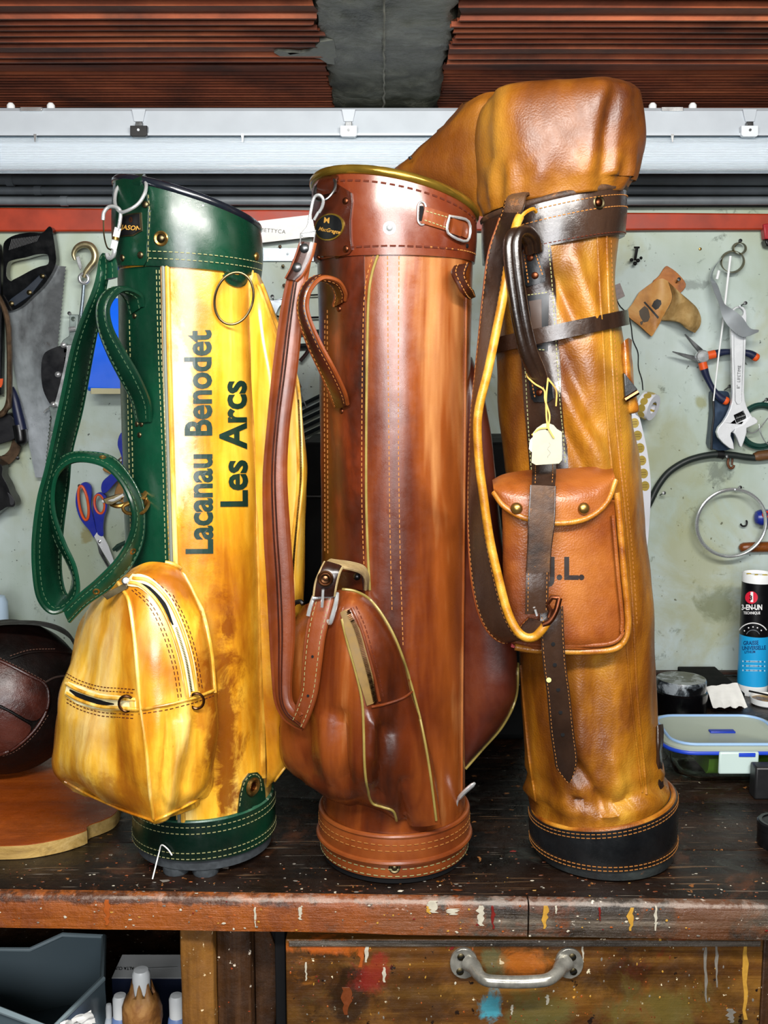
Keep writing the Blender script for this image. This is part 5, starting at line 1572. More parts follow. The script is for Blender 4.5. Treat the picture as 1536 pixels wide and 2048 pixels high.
def bag_three():
    Y = 1.31
    root = thing('golf_bag', (P(1204, 1697, Y).x, Y, ZB), 'tan grained leather golf bag with soft hood and dark strap standing on the right', 'golf bag', 'vintage golf bags on the bench')
    B = Bag(root)
    st = smoothst([(440, 968, 1238), (560, 976, 1233), (660, 984, 1242), (800, 1000, 1256), (1000, 1016, 1282), (1200, 1032, 1298), (1400, 1046, 1307), (1530, 1055, 1316), (1585, 1058, 1334), (1640, 1068, 1338)], 4)
    lf = Loft(st, Y)
    N = 110
    FOLDS3 = [(1148, 1530, 1206, 1606, 11, -0.0121), (1130, 1592, 1190, 1576, 12, 0.0081), (1150, 1604, 1205, 1622, 9, -0.0095), (1205, 1622, 1262, 1604, 9, -0.0081), (1228, 1520, 1238, 1590, 14, 0.0068), (1112, 555, 1160, 655, 14, -0.0095), (1150, 520, 1186, 640, 16, 0.0068), (1120, 690, 1190, 850, 20, -0.0081), (1132, 790, 1205, 930, 18, 0.0081), (1128, 860, 1190, 990, 14, -0.0068), (1195, 1330, 1205, 1460, 26, -0.0054), (1150, 1380, 1160, 1500, 20, 0.0041)]
    def wr(p, py):
        w = 0.0062 * nz((p.x * 17, p.y * 15, p.z * 8 - p.x * 9), 1, 3) + 0.003 * nz((p.x * 42, p.y * 30, p.z * 16), 1, 7)
        if py > 1490:                       # slumped folds above the base
            t = min(1, (py - 1490) / 90.0)
            t *= max(0.0, min(1, (1606 - py) / 25.0))
            w += t * (0.0055 * math.sin(p.z * 170 + 2.6 * nz((p.x * 14, p.y * 14, 0), 1, 2)) + 0.004 * nz(p, 34, 8)) - 0.004 * max(0, (py - 1596) / 36.0)
        return w + folds(p, FOLDS3)
    rows = []
    for i in range(81):
        py = 470 + (1632 - 470) * i / 80
        row = []
        for k in range(N):
            th = 2 * math.pi * k / N
            dp = -12 * math.sin(th) * min(1, max(0, (py - 1450) / 150.0))
            row.append(lf.pt(py + dp, th, wr(lf.pt(py + dp, th), py)))
        rows.append(row)
    body = B.part(MB().grid(rows, ring=True, cap0=True, cap1=True), 'body', TAN, key='body', sharp=80)
    # sole and black base band, upright on the bench
    lb = Loft([(1500, 1060, 1346), (1560, 1060, 1347), (1697, 1066, 1345)], Y)
    c0 = lb.c(1697); c0.z = ZB; r0 = lb.r(1697)
    MB().lathe([(r0 * 0.90, 0.0), (r0 * 0.985, 0.003), (r0 * 1.0, 0.010), (r0 * 1.0, 0.024), (r0 * 0.9, 0.025)], c0, (0, 0, 1), 64).build('sole', leather('scuffed_black_sole', [(0.25, '#0e0f10'), (0.5, '#1d2122'), (0.75, '#343a38')], 0.5, 14, (1, 1, 1), 900, 0.1, 0.3, 0.1, wear=('#7a4a24', 14, 0.60, 0.7)), root)
    bt = lambda th: 1597 - 17 * math.sin(th); bb = lambda th: 1676
    band = collar(B, lb, bt, bb, BLK, 0.002, 0.010, 'base_band', bulge=0.0015)
    for d in (4, 11):
        ring_stitch(B, lb, lambda th: 1597 - 17 * math.sin(th) + d, 0.0030, MAT['thread_orange'], -100, 100, band, 0.0045, 0.002)
    for d in (1666, 1673):
        ring_stitch(B, lb, lambda th: d, 0.0036, MAT['thread_orange'], -100, 100, band, 0.0045, 0.002, 0.0005)
    MB().tube(ring_tube(lb, bt, 0, -0.003), 0.0035, 8, True).build('piping', TAN_P, band)
    # vertical seams at the right and left
    for pts, rr in (([(1194, 470), (1200, 600), (1206, 700), (1215, 850), (1234, 1050), (1246, 1200), (1262, 1400), (1276, 1520), (1284, 1585)], 0.0013), ([(1212, 470), (1216, 600), (1222, 700), (1232, 850), (1252, 1050), (1264, 1200), (1274, 1400), (1286, 1520), (1292, 1590)], 0.0016), ([(1042, 1330), (1050, 1420), (1060, 1520), (1072, 1600)], 0.0016)):
        B.piping(pts, rr, TAN, 'seam_piping', body, keys=['body'])
    B.stitch([[(1222, 480), (1228, 650), (1240, 850), (1262, 1080), (1274, 1250)]], MAT['thread_orange'], body, keys=['body'], dash=0.0032, gap=0.0024, w=0.0005)
    # collar
    lfc = Loft([(360, 966, 1246), (430, 967, 1246), (560, 969, 1238)], Y)
    top = lambda th: 412 - 29 * math.sin(th)
    bot = lambda th: 502 - 26 * math.sin(th)
    col = collar(B, lfc, top, bot, ESPRESSO, 0.002, 0.008, 'collar', bulge=0.001)
    MB().tube(ring_tube(lfc, top, 0, 0.0), 0.0042, 10, True).build('rim_piping', ESP_ROUGH, col)
    ring_stitch(B, lfc, lambda th: top(th) + 16, 0.0034, MAT['thread_orange'], -40, 86, col, 0.0034, 0.002)
    ring_stitch(B, lfc, lambda th: top(th) + 38, 0.0034, MAT['thread_orange'], -40, 86, col, 0.0034, 0.002, 0.0005)
    ring_stitch(B, lfc, lambda th: bot(th) - 5, 0.0030, MAT['thread_brown'], -40, 86, col, 0.0034, 0.002, 0.0005)
    B.rivet(1198, 405, 0.0046, MAT['copper'], ring=MAT['brass_old'], keys=['collar'])
    # ------------------------------------------------ hood
    hst = [(412, 968, 1244, 0.085), (396, 964, 1252, 0.088), (370, 958, 1264, 0.094), (335, 957, 1272, 0.098), (300, 958, 1276, 0.100), (262, 956, 1277, 0.100), (228, 956, 1276, 0.096), (204, 962, 1273, 0.086), (188, 980, 1266, 0.068), (178, 1030, 1250, 0.042), (174, 1100, 1200, 0.015)]
    hs = cat(hst, 4)
    rows = []
    for (py, xl, xr, rd) in hs:
        row = []
        for k in range(96):
            th = 2 * math.pi * k / 96
            sx_ = math.copysign(abs(math.sin(th)) ** 0.8, math.sin(th)); cy_ = math.copysign(abs(math.cos(th)) ** 0.85, math.cos(th))
            ty = 20 * math.sin(th) * (1 if py > 200 else 0.3) * (-1 if py > 380 else -0.4)
            p = P((xl + xr) / 2 + (xr - xl) / 2 * sx_, py + ty, Y) + Vector((0, -rd * cy_, 0))
            t = min(1, max(0, (420 - py) / 120.0))
            d = 0.006 * nz(p, 13, 31) * (0.4 + t) + 0.0035 * nz((p.x * 40, p.y * 30, p.z * 12), 1, 12)
            low = max(0, 1 - abs(py - 375) / 45.0)
            d += low * 0.004 * math.sin(th * 15 + 2 * nz(p, 20, 2))
            n_ = Vector((math.sin(th), -math.cos(th), 0))
            # folds read in the photograph: a deep crease left, a ridge and hollow right
            px_ = pix(p)[0]
            d -= 0.006 * math.exp(-((px_ - 976) / 12.0) ** 2) * (1 if math.cos(th) > 0 else 0) * (1 if py < 330 else 0.4)
            d -= 0.008 * math.exp(-((px_ - (1222 - (py - 300) * 0.10)) / 14.0) ** 2) * (1 if math.cos(th) > 0 else 0) * min(1, max(0, (py - 200) / 60))
            d += 0.006 * math.exp(-((px_ - (1188 - (py - 300) * 0.15)) / 18.0) ** 2) * (1 if math.cos(th) > 0 else 0)
            row.append(p + n_ * d)
        rows.append(row)
    hood = B.part(MB().grid(rows, ring=True, cap0=True, cap1=True), 'hood', TAN_HOOD, key='hood', sharp=80)
    # raised back corner of the hood
    rows = [[(1205, 205, 1.31), (1225, 195, 1.285), (1250, 195, 1.285), (1272, 225, 1.31)], [(1210, 190, 1.32), (1228, 176, 1.305), (1245, 178, 1.30), (1268, 205, 1.32)], [(1218, 182, 1.335), (1232, 168, 1.33), (1244, 170, 1.33), (1262, 195, 1.335)], [(1225, 200, 1.36), (1234, 190, 1.37), (1244, 190, 1.37), (1256, 205, 1.36)]]
    B.part(MB().grid(skin(rows, 6, 6)), 'hood_corner', TAN_HOOD, hood, sharp=80)
    # flap drooping to the left, behind the middle bag
    rows = [
        [(1015, 180, 1.31), (965, 186, 1.315), (932, 206, 1.330), (935, 205, 1.37), (1015, 184, 1.38)],
        [(1015, 200, 1.295), (952, 206, 1.305), (905, 236, 1.335), (910, 234, 1.38), (1015, 200, 1.40)],
        [(1012, 245, 1.290), (944, 250, 1.304), (872, 272, 1.350), (880, 270, 1.40), (1010, 250, 1.42)],
        [(1010, 300, 1.290), (940, 300, 1.306), (836, 312, 1.370), (845, 312, 1.42), (1010, 300, 1.43)],
        [(1010, 350, 1.292), (938, 350, 1.312), (800, 346, 1.390), (815, 348, 1.44), (1010, 350, 1.44)],
        [(1005, 396, 1.298), (940, 398, 1.320), (852, 392, 1.392), (852, 394, 1.43), (1000, 396, 1.43)],
        [(1000, 436, 1.302), (950, 432, 1.322), (912, 424, 1.376), (912, 426, 1.41), (995, 436, 1.41)],
    ]
    B.part(MB().grid(skin(rows, 6, 6, lambda p, u, v: 0.004 * nz(p, 15, 61) + 0.002 * nz(p, 40, 3))), 'hood_flap', TAN_HOOD, hood, sharp=80)
    MB().tube([P(*q) for q in ((822, 318, 1.36), (819, 313, 1.36))], 0.0022, 8).build('flap_stud', MAT['black'], hood)
    # ------------------------------------------------ dark spine panel, handle and fittings
    sp_poly = [(1070, 492), (1100, 484), (1107, 560), (1113, 640), (1118, 720), (1124, 800), (1130, 870), (1136, 940), (1062, 950), (1056, 870), (1050, 800), (1045, 720), (1042, 660), (1046, 580), (1052, 500)]
    spn = B.patch(sp_poly, 0.0028, ESPRESSO, 'spine_panel', keys=['body'], step=9)
    ks = [spn.name]
    B.stitch([[(1097, 490), (1103, 560), (1109, 640), (1114, 720), (1120, 800), (1126, 870), (1131, 930)], [(1048, 700), (1052, 760), (1055, 820), (1060, 900), (1063, 940)]], MAT['thread_cream'], spn, keys=ks, dash=0.003, gap=0.002, w=0.0005)
    wn = B.patch([(1056, 592), (1098, 586), (1096, 702), (1064, 700)], 0.0014, plain('window_frame_black', '#07090d', 0.35), 'label_window', keys=ks, step=9)
    B.patch([(1059, 602), (1083, 598), (1085, 690), (1068, 690)], 0.0022, plain('brown_window_card', '#3b2a20', 0.35), 'window_card', parent=wn, keys=ks, step=9)
    B.stitch([[(1056, 590), (1098, 584)], [(1078, 699), (1094, 700)]], MAT['thread_cream'], wn, keys=ks + [wn.name], dash=0.0024, gap=0.0016, w=0.0005)
    hp1 = B.patch([(1043, 500), (1074, 500), (1090, 548), (1090, 562), (1056, 573), (1050, 566)], 0.0026, BLK, 'handle_patch', keys=ks + ['body'], step=8)
    hp2 = B.patch([(1057, 746), (1082, 742), (1104, 762), (1108, 796), (1098, 804), (1070, 804), (1064, 796)], 0.0026, BLK, 'handle_patch', keys=ks + ['body'], step=8)
    for x, y, o_ in ((1061, 515, hp1), (1070, 551, hp1), (1072, 754, hp2), (1079, 785, hp2)):
        B.rivet(x, y, 0.0042, MAT['copper'], parent=o_)
    B.stitch([[(1048, 503), (1052, 530), (1057, 566)], [(1070, 503), (1079, 530), (1086, 553)], [(1062, 748), (1066, 775), (1071, 798)], [(1080, 746), (1086, 770), (1092, 798)]], MAT['thread_orange'], hp1, dash=0.0026, gap=0.0016, w=0.0006)
    hm = MB(); h1 = [(1074, 500, 1.222), (1070, 478, 1.212), (1056, 462, 1.198), (1040, 464, 1.188), (1032, 484, 1.184), (1034, 530, 1.182), (1042, 590, 1.182), (1052, 650, 1.184), (1064, 700, 1.188), (1078, 735, 1.196), (1088, 765, 1.206)]
    h2 = [(x - (15 if 460 < y < 740 else 6), y + 4, d - 0.002) for x, y, d in h1]
    hm.tube([P(*q) for q in cat(h1, 6)], 0.0062, 12)
    hd = hm.build('carry_handle', ESPRESSO, root)
    MB().tube([P(*q) for q in cat(h2, 6)], 0.0062, 12).build('handle_roll', ESPRESSO, hd)
    mb = MB(); q = [(P(x - 7, y + 2, d - 0.003), Vector((0, -1, 0))) for x, y, d in cat(h1[4:10], 8)]
    dashes(mb, q, 0.003, 0.002, 0.0005); stuff(mb.build('stitching', MAT['thread_cream'], hd, smooth=False))
    # thin belt round the body
    pyb = lambda th: 664 - 14 * math.sin(th)
    g = []
    for k in range(81):
        th = R(-200 + 400 * k / 80)
        if abs(math.degrees(th)) > 181: continue
        a, b_ = lf.pt(pyb(th) - 14, th, 0.0085), lf.pt(pyb(th) + 15, th, 0.0085)
        c, d = lf.pt(pyb(th) + 15, th, -0.003), lf.pt(pyb(th) - 14, th, -0.003)
        g.append([a, b_, c, d])
    bl = B.part(MB().grid(g, ring=True, cap0=True, cap1=True), 'body_belt', ESPRESSO, key='body_belt', sharp=50)
    # ------------------------------------------------ front pocket with flap
    pk_rows = []
    ks_ = ['body']
    def pk_pt(x, y, d):
        h = B.hit(min(x, 1268), y, ks_)
        return h[0].y - d
    outline = lambda t: None
    ys = [1000, 1010, 1040, 1090, 1140, 1190, 1240, 1275, 1293, 1303]
    for i, y in enumerate(ys):
        u = i / (len(ys) - 1)
        xl = 1003 + 8 * u; xr = interp([(1000, 1236), (1060, 1240), (1140, 1246), (1240, 1255), (1275, 1252), (1293, 1238), (1303, 1215)], y)[0]
        if y > 1270: xl += (y - 1270) * 0.9
        dep = 0.034 if y < 1285 else (0.030 if y < 1300 else 0.022)
        row = []
        m = 9
        for j in range(m):
            t = j / (m - 1)
            x = xl + (xr - xl) * t
            base = 1.226 + 0.0000 * x + 0.012 * ((t - 0.45) * 2) ** 2
            e = min(t, 1 - t)
            dd = dep if e > 0.01 else dep * 0.72
            row.append((x, y, base - dd))
        row = [(xl + 4, y, 1.258)] + row + [(xr - 3, y, 1.28)]
        pk_rows.append(row)
    pk_rows = [[(x, y - 4, 1.27) for x, y, _ in pk_rows[0]]] + pk_rows + [[(x, y + 2, 1.27) for x, y, _ in pk_rows[-1]]]
    def pw(p, u, v): return 0.0016 * nz(p, 18, 71) + 0.0012 * nz(p, 40, 3)
    pk = B.part(MB().grid(skin(pk_rows, 4, 3, pw)), 'front_pocket', TAN_PK, key='front_pocket', sharp=70)
    kk = ['front_pocket']
    edge = [(1233, 985), (1238, 1030), (1243, 1090), (1248, 1150), (1254, 1210), (1256, 1250), (1249, 1280), (1232, 1296), (1200, 1302), (1140, 1303), (1070, 1300), (1030, 1294)]
    eq = [P(x, y, 1.206 if y < 1290 else 1.204) for x, y in cat(edge, 6)]
    MB().tube(eq, 0.0042, 10).build('edge_piping', TAN_P, pk)
    eq = [P(x - 12 if y < 1270 else x - 4, y if y < 1270 else y - 12, 1.199) for x, y in cat(edge[1:], 6)]
    MB().tube(eq, 0.0024, 8).build('edge_piping', TAN_PK, pk)
    B.text('J.L.', 62, 1133, 1139, 0, plain('black_stamp', '#1a0c06', 0.5), 'initials', pk, sx=1.0, bold=0.03, keys=kk, off=0.0006, cuts=3)
    # flap
    fl_rows = []
    fo = [(1000, 1236), (1003, 1236)]
    top_e = [(985, 960), (1010, 948), (1060, 940), (1120, 938), (1180, 934), (1224, 934)]
    bot_e = [(988, 985), (1010, 1014), (1050, 1036), (1112, 1047), (1172, 1038), (1212, 1008), (1232, 960)]
    te = cat(top_e, 8); be = cat(bot_e, 7)
    m = min(len(te), len(be))
    te = [te[int(i * (len(te) - 1) / (m - 1))] for i in range(m)]; be = [be[int(i * (len(be) - 1) / (m - 1))] for i in range(m)]
    g = []
    for r_ in range(9):
        t = r_ / 8
        row = []
        for i in range(m):
            u = i / (m - 1)
            x = te[i][0] + (be[i][0] - te[i][0]) * t; y = te[i][1] + (be[i][1] - te[i][1]) * t
            d = 1.222 - 0.044 * math.sin(min(1, t * 1.35 + 0.08) * math.pi / 2) + 0.022 * abs(u * 2 - 0.95) ** 2.2
            p = P(x, y, d)
            row.append(p + Vector((0, -1, 0)) * (0.002 * nz(p, 22, 81) + 0.002 * nz((p.x * 60, 0, p.z * 20), 1, 5) * (1 - t)))
        g.append(row)
    n_b = [[p + Vector((0, 0.0035, 0)) for p in row] for row in g]
    mb = MB()
    for r_ in range(9): pass
    full = g + n_b[::-1]
    mb.grid(full, loop=True)
    fl = B.part(mb, 'pocket_flap', TAN_PK, key='pocket_flap', sharp=60)
    MB().tube([p + Vector((0, 0.0015, 0)) for p in g[-1]], 0.0036, 10).build('flap_piping', TAN_P, fl)
    for x, y in ((1033, 1017), (1167, 1017)):
        B.rivet(x, y, 0.0072, MAT['brass'], 'snap_button', parent=fl, keys=['pocket_flap', 'front_pocket'], dome=0.7)
    # ------------------------------------------------ closing strap over the flap
    YS = 1.166
    s1, A1, B1 = strap(B, [(1064, 930, 1.206, 1112, 928, 1.206), (1064, 950, 1.180, 1112, 948, 1.180), (1063, 974, YS, 1110, 972, YS)], 0.004, ESPRESSO, 'strap_keeper', st_mat=MAT['thread_orange'], dash=0.0026)
    strap(B, [(1062, 970, YS, 1110, 972, YS), (1058, 1040, YS - 0.004, 1108, 1042, YS - 0.004), (1056, 1100, YS - 0.002, 1101, 1102, YS - 0.002), (1053, 1150, YS, 1099, 1148, YS)], 0.0035, ESP_ROUGH, 'closing_strap', edge=0.0012, edge_mat=ESPRESSO)
    strap(B, [(1052, 1146, YS - 0.003, 1098, 1144, YS - 0.003), (1051, 1185, YS - 0.004, 1097, 1185, YS - 0.004), (1050, 1228, YS - 0.002, 1096, 1224, YS - 0.002)], 0.004, ESPRESSO, 'strap_chape', st_mat=MAT['thread_orange'], dash=0.0026, both=(0.1, 0.9))
    bk = MB()
    bk.tube([P(*q) for q in cat([(1119, 1196, YS - 0.008), (1112, 1222, YS - 0.010), (1100, 1242, YS - 0.010), (1086, 1250, YS - 0.008)], 5)], 0.0034, 10)
    bk.tube([P(1119, 1196, YS - 0.008), P(1104, 1195, YS - 0.006), P(1094, 1208, YS - 0.004)], 0.0026, 8)
    bk.tube([P(1094, 1208, YS - 0.004), P(1102, 1222, YS - 0.004), P(1098, 1236, YS - 0.006)], 0.0026, 8)
    bko = bk.build('buckle', MAT['copper'], root)
    MB().tube([P(1070, 1219, YS - 0.008), P(1074, 1232, YS - 0.009)], 0.0014, 6).build('buckle_pin', MAT['steel'], bko)
    # belt tail with holes
    tl = [(1080, 1225, YS + 0.008, 1126, 1212, YS + 0.008), (1081, 1270, YS + 0.006, 1128, 1266, YS + 0.006), (1086, 1330, YS + 0.010, 1132, 1328, YS + 0.010), (1094, 1390, YS + 0.018, 1140, 1388, YS + 0.018), (1100, 1460, YS + 0.026, 1147, 1456, YS + 0.026), (1108, 1515, YS + 0.032, 1154, 1512, YS + 0.032), (1112, 1535, YS + 0.034, 1152, 1535, YS + 0.034), (1128, 1556, YS + 0.036, 1144, 1556, YS + 0.036), (1136, 1564, YS + 0.037, 1139, 1564, YS + 0.037)]
    to, A5, B5 = strap(B, tl, 0.0040, ESPRESSO, 'belt_tail', st_mat=MAT['thread_orange'], dash=0.0026, both=(0.07, 0.93))
    for (x, y) in ((1105, 1285), (1110, 1332), (1115, 1376), (1119, 1419), (1123, 1466)):
        i = min(range(len(A5)), key=lambda k: (pix((A5[k] + B5[k]) / 2)[1] - y) ** 2)
        MB().lathe([(0.0024, 0), (0.0024, 0.0026), (0.0001, 0.0027)], (A5[i] + B5[i]) / 2, (0, -1, 0.1), 10).build('punch_hole', MAT['black_matte'], to)
    i = min(range(len(A5)), key=lambda k: (pix(A5[k])[1] - 1364) ** 2)
    MB().lathe([(0.0030, 0.001), (0.0030, 0.0032), (0.0001, 0.0034)], A5[i] * 0.85 + B5[i] * 0.15, (0, -1, 0.1), 10).build('lime_dot', plain('lime_paint', '#b7b070', 0.5), to)
    # ------------------------------------------------ shoulder strap with yellow edge
    kk_ = [(1010, 402, 1.228, 1052, 392, 1.214), (1004, 425, 1.218, 1046, 420, 1.206), (995, 452, 1.214, 1032, 452, 1.196), (978, 505, 1.212, 1020, 512, 1.188), (968, 580, 1.212, 1008, 585, 1.184), (960, 660, 1.212, 992, 665, 1.182), (952, 740, 1.212, 976, 742, 1.182), (944, 830, 1.210, 956, 830, 1.182), (940, 920, 1.208, 958, 920, 1.182), (937, 1000, 1.206, 968, 1000, 1.180), (938, 1080, 1.204, 980, 1080, 1.178), (944, 1160, 1.202, 998, 1160, 1.174), (956, 1220, 1.200, 1014, 1220, 1.170), (976, 1262, 1.198, 1032, 1258, 1.166), (1005, 1284, 1.196, 1050, 1274, 1.163), (1030, 1270, 1.194, 1068, 1274, 1.162), (1044, 1250, 1.190, 1082, 1262, 1.160), (1058, 1236, 1.186, 1094, 1246, 1.160)]
    so, A6, B6 = strap(B, kk_, 0.0042, ESPRESSO, 'shoulder_strap', st_mat=MAT['thread_orange'], dash=0.003, both=(0.08, 0.86))
    MB().tube(B6[9:], 0.0052, 10).build('yellow_edge', YEDGE, so)
    MB().tube(A6[9:], 0.0018, 8).build('edge_piping', BROWN_ST, so)
    # loop on the collar
    lo, _, _ = strap(B, [(1006, 440, 1.222, 1040, 432, 1.206), (1010, 415, 1.214, 1048, 408, 1.200), (1014, 398, 1.218, 1052, 391, 1.204), (1020, 393, 1.236, 1058, 387, 1.222), (1026, 400, 1.25, 1062, 396, 1.24)], 0.005, ESP_ROUGH, 'strap_loop')
    MB().tube([P(*q) for q in cat([(1040, 436, 1.20), (1052, 424, 1.20), (1066, 418, 1.204), (1072, 424, 1.21)], 4)], 0.0022, 6).build('frayed_edge', YEDGE, lo)
    # pouch with buckle on the right side of the bag
    rows = [[(1240, 690, 1.27), (1248, 682, 1.262), (1258, 676, 1.268), (1264, 680, 1.29)], [(1240, 720, 1.268), (1250, 718, 1.258), (1260, 718, 1.264), (1264, 720, 1.29)], [(1244, 770, 1.268), (1254, 770, 1.258), (1266, 770, 1.264), (1268, 770, 1.29)], [(1250, 818, 1.268), (1260, 822, 1.260), (1276, 818, 1.266), (1278, 816, 1.29)], [(1252, 826, 1.28), (1262, 828, 1.28), (1277, 822, 1.28), (1278, 820, 1.29)]]
    po = B.part(MB().grid(skin(rows, 6, 6, lambda p, u, v: 0.002 * nz(p, 60, 3))), 'side_tab', TAN_P, sharp=70)
    MB().slab([P(x, y, 1.252) for x, y in ((1248, 745), (1275, 778), (1272, 790), (1250, 800))], (0, 1, 0), 0.008).build('side_buckle', BLK, po, bevel=0.001)
    MB().tube([P(1250, 800, 1.25), P(1276, 784, 1.25)], 0.0035, 8).build('buckle_bar', MAT['bronze'], po)
    # dark tab low on the right
    rows = [[(1306, 1460, 1.28), (1316, 1450, 1.275), (1326, 1448, 1.285)], [(1310, 1490, 1.27), (1318, 1492, 1.266), (1326, 1492, 1.28)], [(1312, 1550, 1.27), (1318, 1552, 1.266), (1325, 1552, 1.28)], [(1316, 1590, 1.272), (1322, 1592, 1.27), (1332, 1592, 1.285)]]
    B.part(MB().grid(skin(rows, 5, 5, lambda p, u, v: 0.002 * nz(p, 60, 9))), 'lower_tab', ESPRESSO, sharp=70)
    return B
bag3 = bag_three()

# paper tag on a string, tied to the handle of the tan bag
tg = thing('paper_tag', P(1094, 930, 1.160), 'cream paper tag hanging by a string from the black handle', 'tag')
outl = [(1066, 866), (1074, 856), (1086, 848), (1096, 846), (1107, 850), (1114, 858), (1124, 864), (1124, 920), (1118, 927), (1072, 930), (1063, 925)]
hole = [(1095 + 4 * math.cos(R(a)), 857 + 4 * math.sin(R(a))) for a in range(0, 360, 30)]
MB().plate(outl, 1.158, 0.0012, [hole]).build('tag_card', plain('aged_card', '#a8a48c', 0.8, spec=0.1, var=0.1, vscale=50), tg, smooth=False)
MB().plate([(1068, 872), (1060, 880), (1058, 898), (1064, 905), (1072, 890)], 1.1625, 0.0008).build('tag_card_behind', MAT['paper'], tg, smooth=False)
STR = plain('tag_string', '#c9a552', 0.8)
for pts in ([(1096, 857, 1.157), (1093, 835, 1.160), (1092, 800, 1.176), (1094, 775, 1.186), (1096, 756, 1.190)], [(1096, 857, 1.157), (1099, 830, 1.162), (1090, 800, 1.176), (1088, 780, 1.186), (1070, 768, 1.192), (1056, 755, 1.20), (1053, 748, 1.21)], [(1095, 757, 1.190), (1106, 770, 1.192), (1113, 785, 1.20), (1112, 812, 1.204)], [(1096, 856, 1.156), (1104, 870, 1.156), (1108, 876, 1.156)], [(1094, 856, 1.157), (1078, 858, 1.157), (1064, 870, 1.160)]):
    MB().tube([P(*q) for q in cat(pts, 5)], 0.0010, 6).build('string', STR, tg)
# a line of pencil on the tag
mb = MB(); mb.tube([P(1098 + 3 * math.sin(i * 1.3), 885 + i * 3.4, 1.1577) for i in range(10)], 0.0003, 4)
mb.build('pencil_line', plain('pencil', '#8d8a86', 0.7), tg)

# ================================================================== THINGS ON THE WALL
def wthing(name, px, py, Y, label, cat_, group=None):
    return thing(name, P(px, py, Y), label, cat_, group)

def nail(px, py, parent, Y=None, r=0.0022, tilt=(0.0, -1, 0.25)):
    """Nail driven into the wall, as part of the thing it carries."""
    p = P(px, py, YW - 0.001); d = Vector(tilt).normalized()
    return MB().lathe([(r * 0.6, -0.004), (r * 0.6, 0.030), (r * 1.7, 0.030), (r * 1.7, 0.0325), (0.0001, 0.033)], p, d, 10).build('nail', MAT['steel_dark'], parent)

BLADE = leather('worn_saw_steel', [(0.25, '#55585a'), (0.5, '#8f9699'), (0.75, '#b5bcc2')], 0.32, 7, (1, 1, 0.5), 900, 0.02, 0.05, 0.0, wear=('#3d2d22', 20, 0.62, 0.7), seed=21)
BLADE.node_tree.nodes['Principled BSDF'].inputs['Metallic'].default_value = 0.35
CHROME = plain('chrome_vanadium', '#eef1f4', 0.25, 0.25)
NAVY = plain('navy_grip', '#141c3c', 0.45)
ORANGE = plain('orange_grip', '#e0561a', 0.45)
BLUE = plain('blue_plastic', '#0f66f2', 0.4)
BLUEH = plain('blue_handle', '#12259a', 0.35)
IRON = plain('black_iron', '#1a1a1b', 0.5, 0.6)
RUST = plain('rusty_steel', '#5b4632', 0.55, 0.6, var=0.5, vscale=80)

# ---- handsaw
def handsaw():
    r = wthing('handsaw', 70, 955, 2.10, 'steel handsaw with black riveted grip hanging left of the cable winch', 'saw')
    teeth = []
    a, e = (131, 533), (88, 955)
    n = 54
    for i in range(n):
        t0, t1 = i / n, (i + 0.5) / n
        teeth.append((a[0] + (e[0] - a[0]) * t0 + 1.4, a[1] + (e[1] - a[1]) * t0)); teeth.append((a[0] + (e[0] - a[0]) * t1 - 1.0, a[1] + (e[1] - a[1]) * t1))
    MB().plate([(108, 531)] + teeth + [(87, 955), (71, 955), (51, 854), (27, 731), (12, 655), (5, 612), (40, 560)], 2.103, 0.0016).build('blade', BLADE, r, smooth=False)
    outer = [(6, 500), (10, 482), (30, 470), (59, 465), (83, 466), (91, 460), (98, 453), (104, 457), (107, 474), (111, 501), (112, 525), (103, 547), (86, 572), (65, 592), (45, 611), (25, 621), (13, 618), (7, 606), (6, 565), (7, 530)]
    hole = [(15, 527), (27, 520), (51, 515), (73, 509), (91, 508), (97, 513), (96, 528), (80, 533), (63, 540), (41, 552), (27, 559), (21, 562), (13, 552)]
    h = MB().plate(cat(outer, 3, True), 2.085, 0.0215, [cat(hole, 3, True)]).build('grip', plain('black_grip', '#060709', 0.2, coat=0.2), r, bevel=0.004, bseg=3)
    MB().plate([(16, 604), (22, 597), (50, 577), (84, 545), (92, 550), (60, 592), (30, 612)], 2.0835, 0.003).build('grip_inlay', plain('grip_inlay', '#1b2430', 0.4), h, bevel=0.001)
    for x, y in ((85, 552), (59, 585), (23, 607)):
        MB().lathe([(0.0052, 0), (0.0050, 0.002), (0.003, 0.0034), (0.0001, 0.0038)], P(x, y, 2.083), (0, -1, 0), 14).build('rivet', MAT['brass_old'], h)
    mb = MB()
    for k in range(18):
        x = 18 + k * 3.2
        mb.tube([P(x, 500 - k * 1.0, 2.0835), P(x + 6, 478 - k * 0.4, 2.084)], 0.0007, 5)
    stuff(mb.build('grip_ribs', MAT['black'], h))
    nail(60, 500, r)
handsaw()

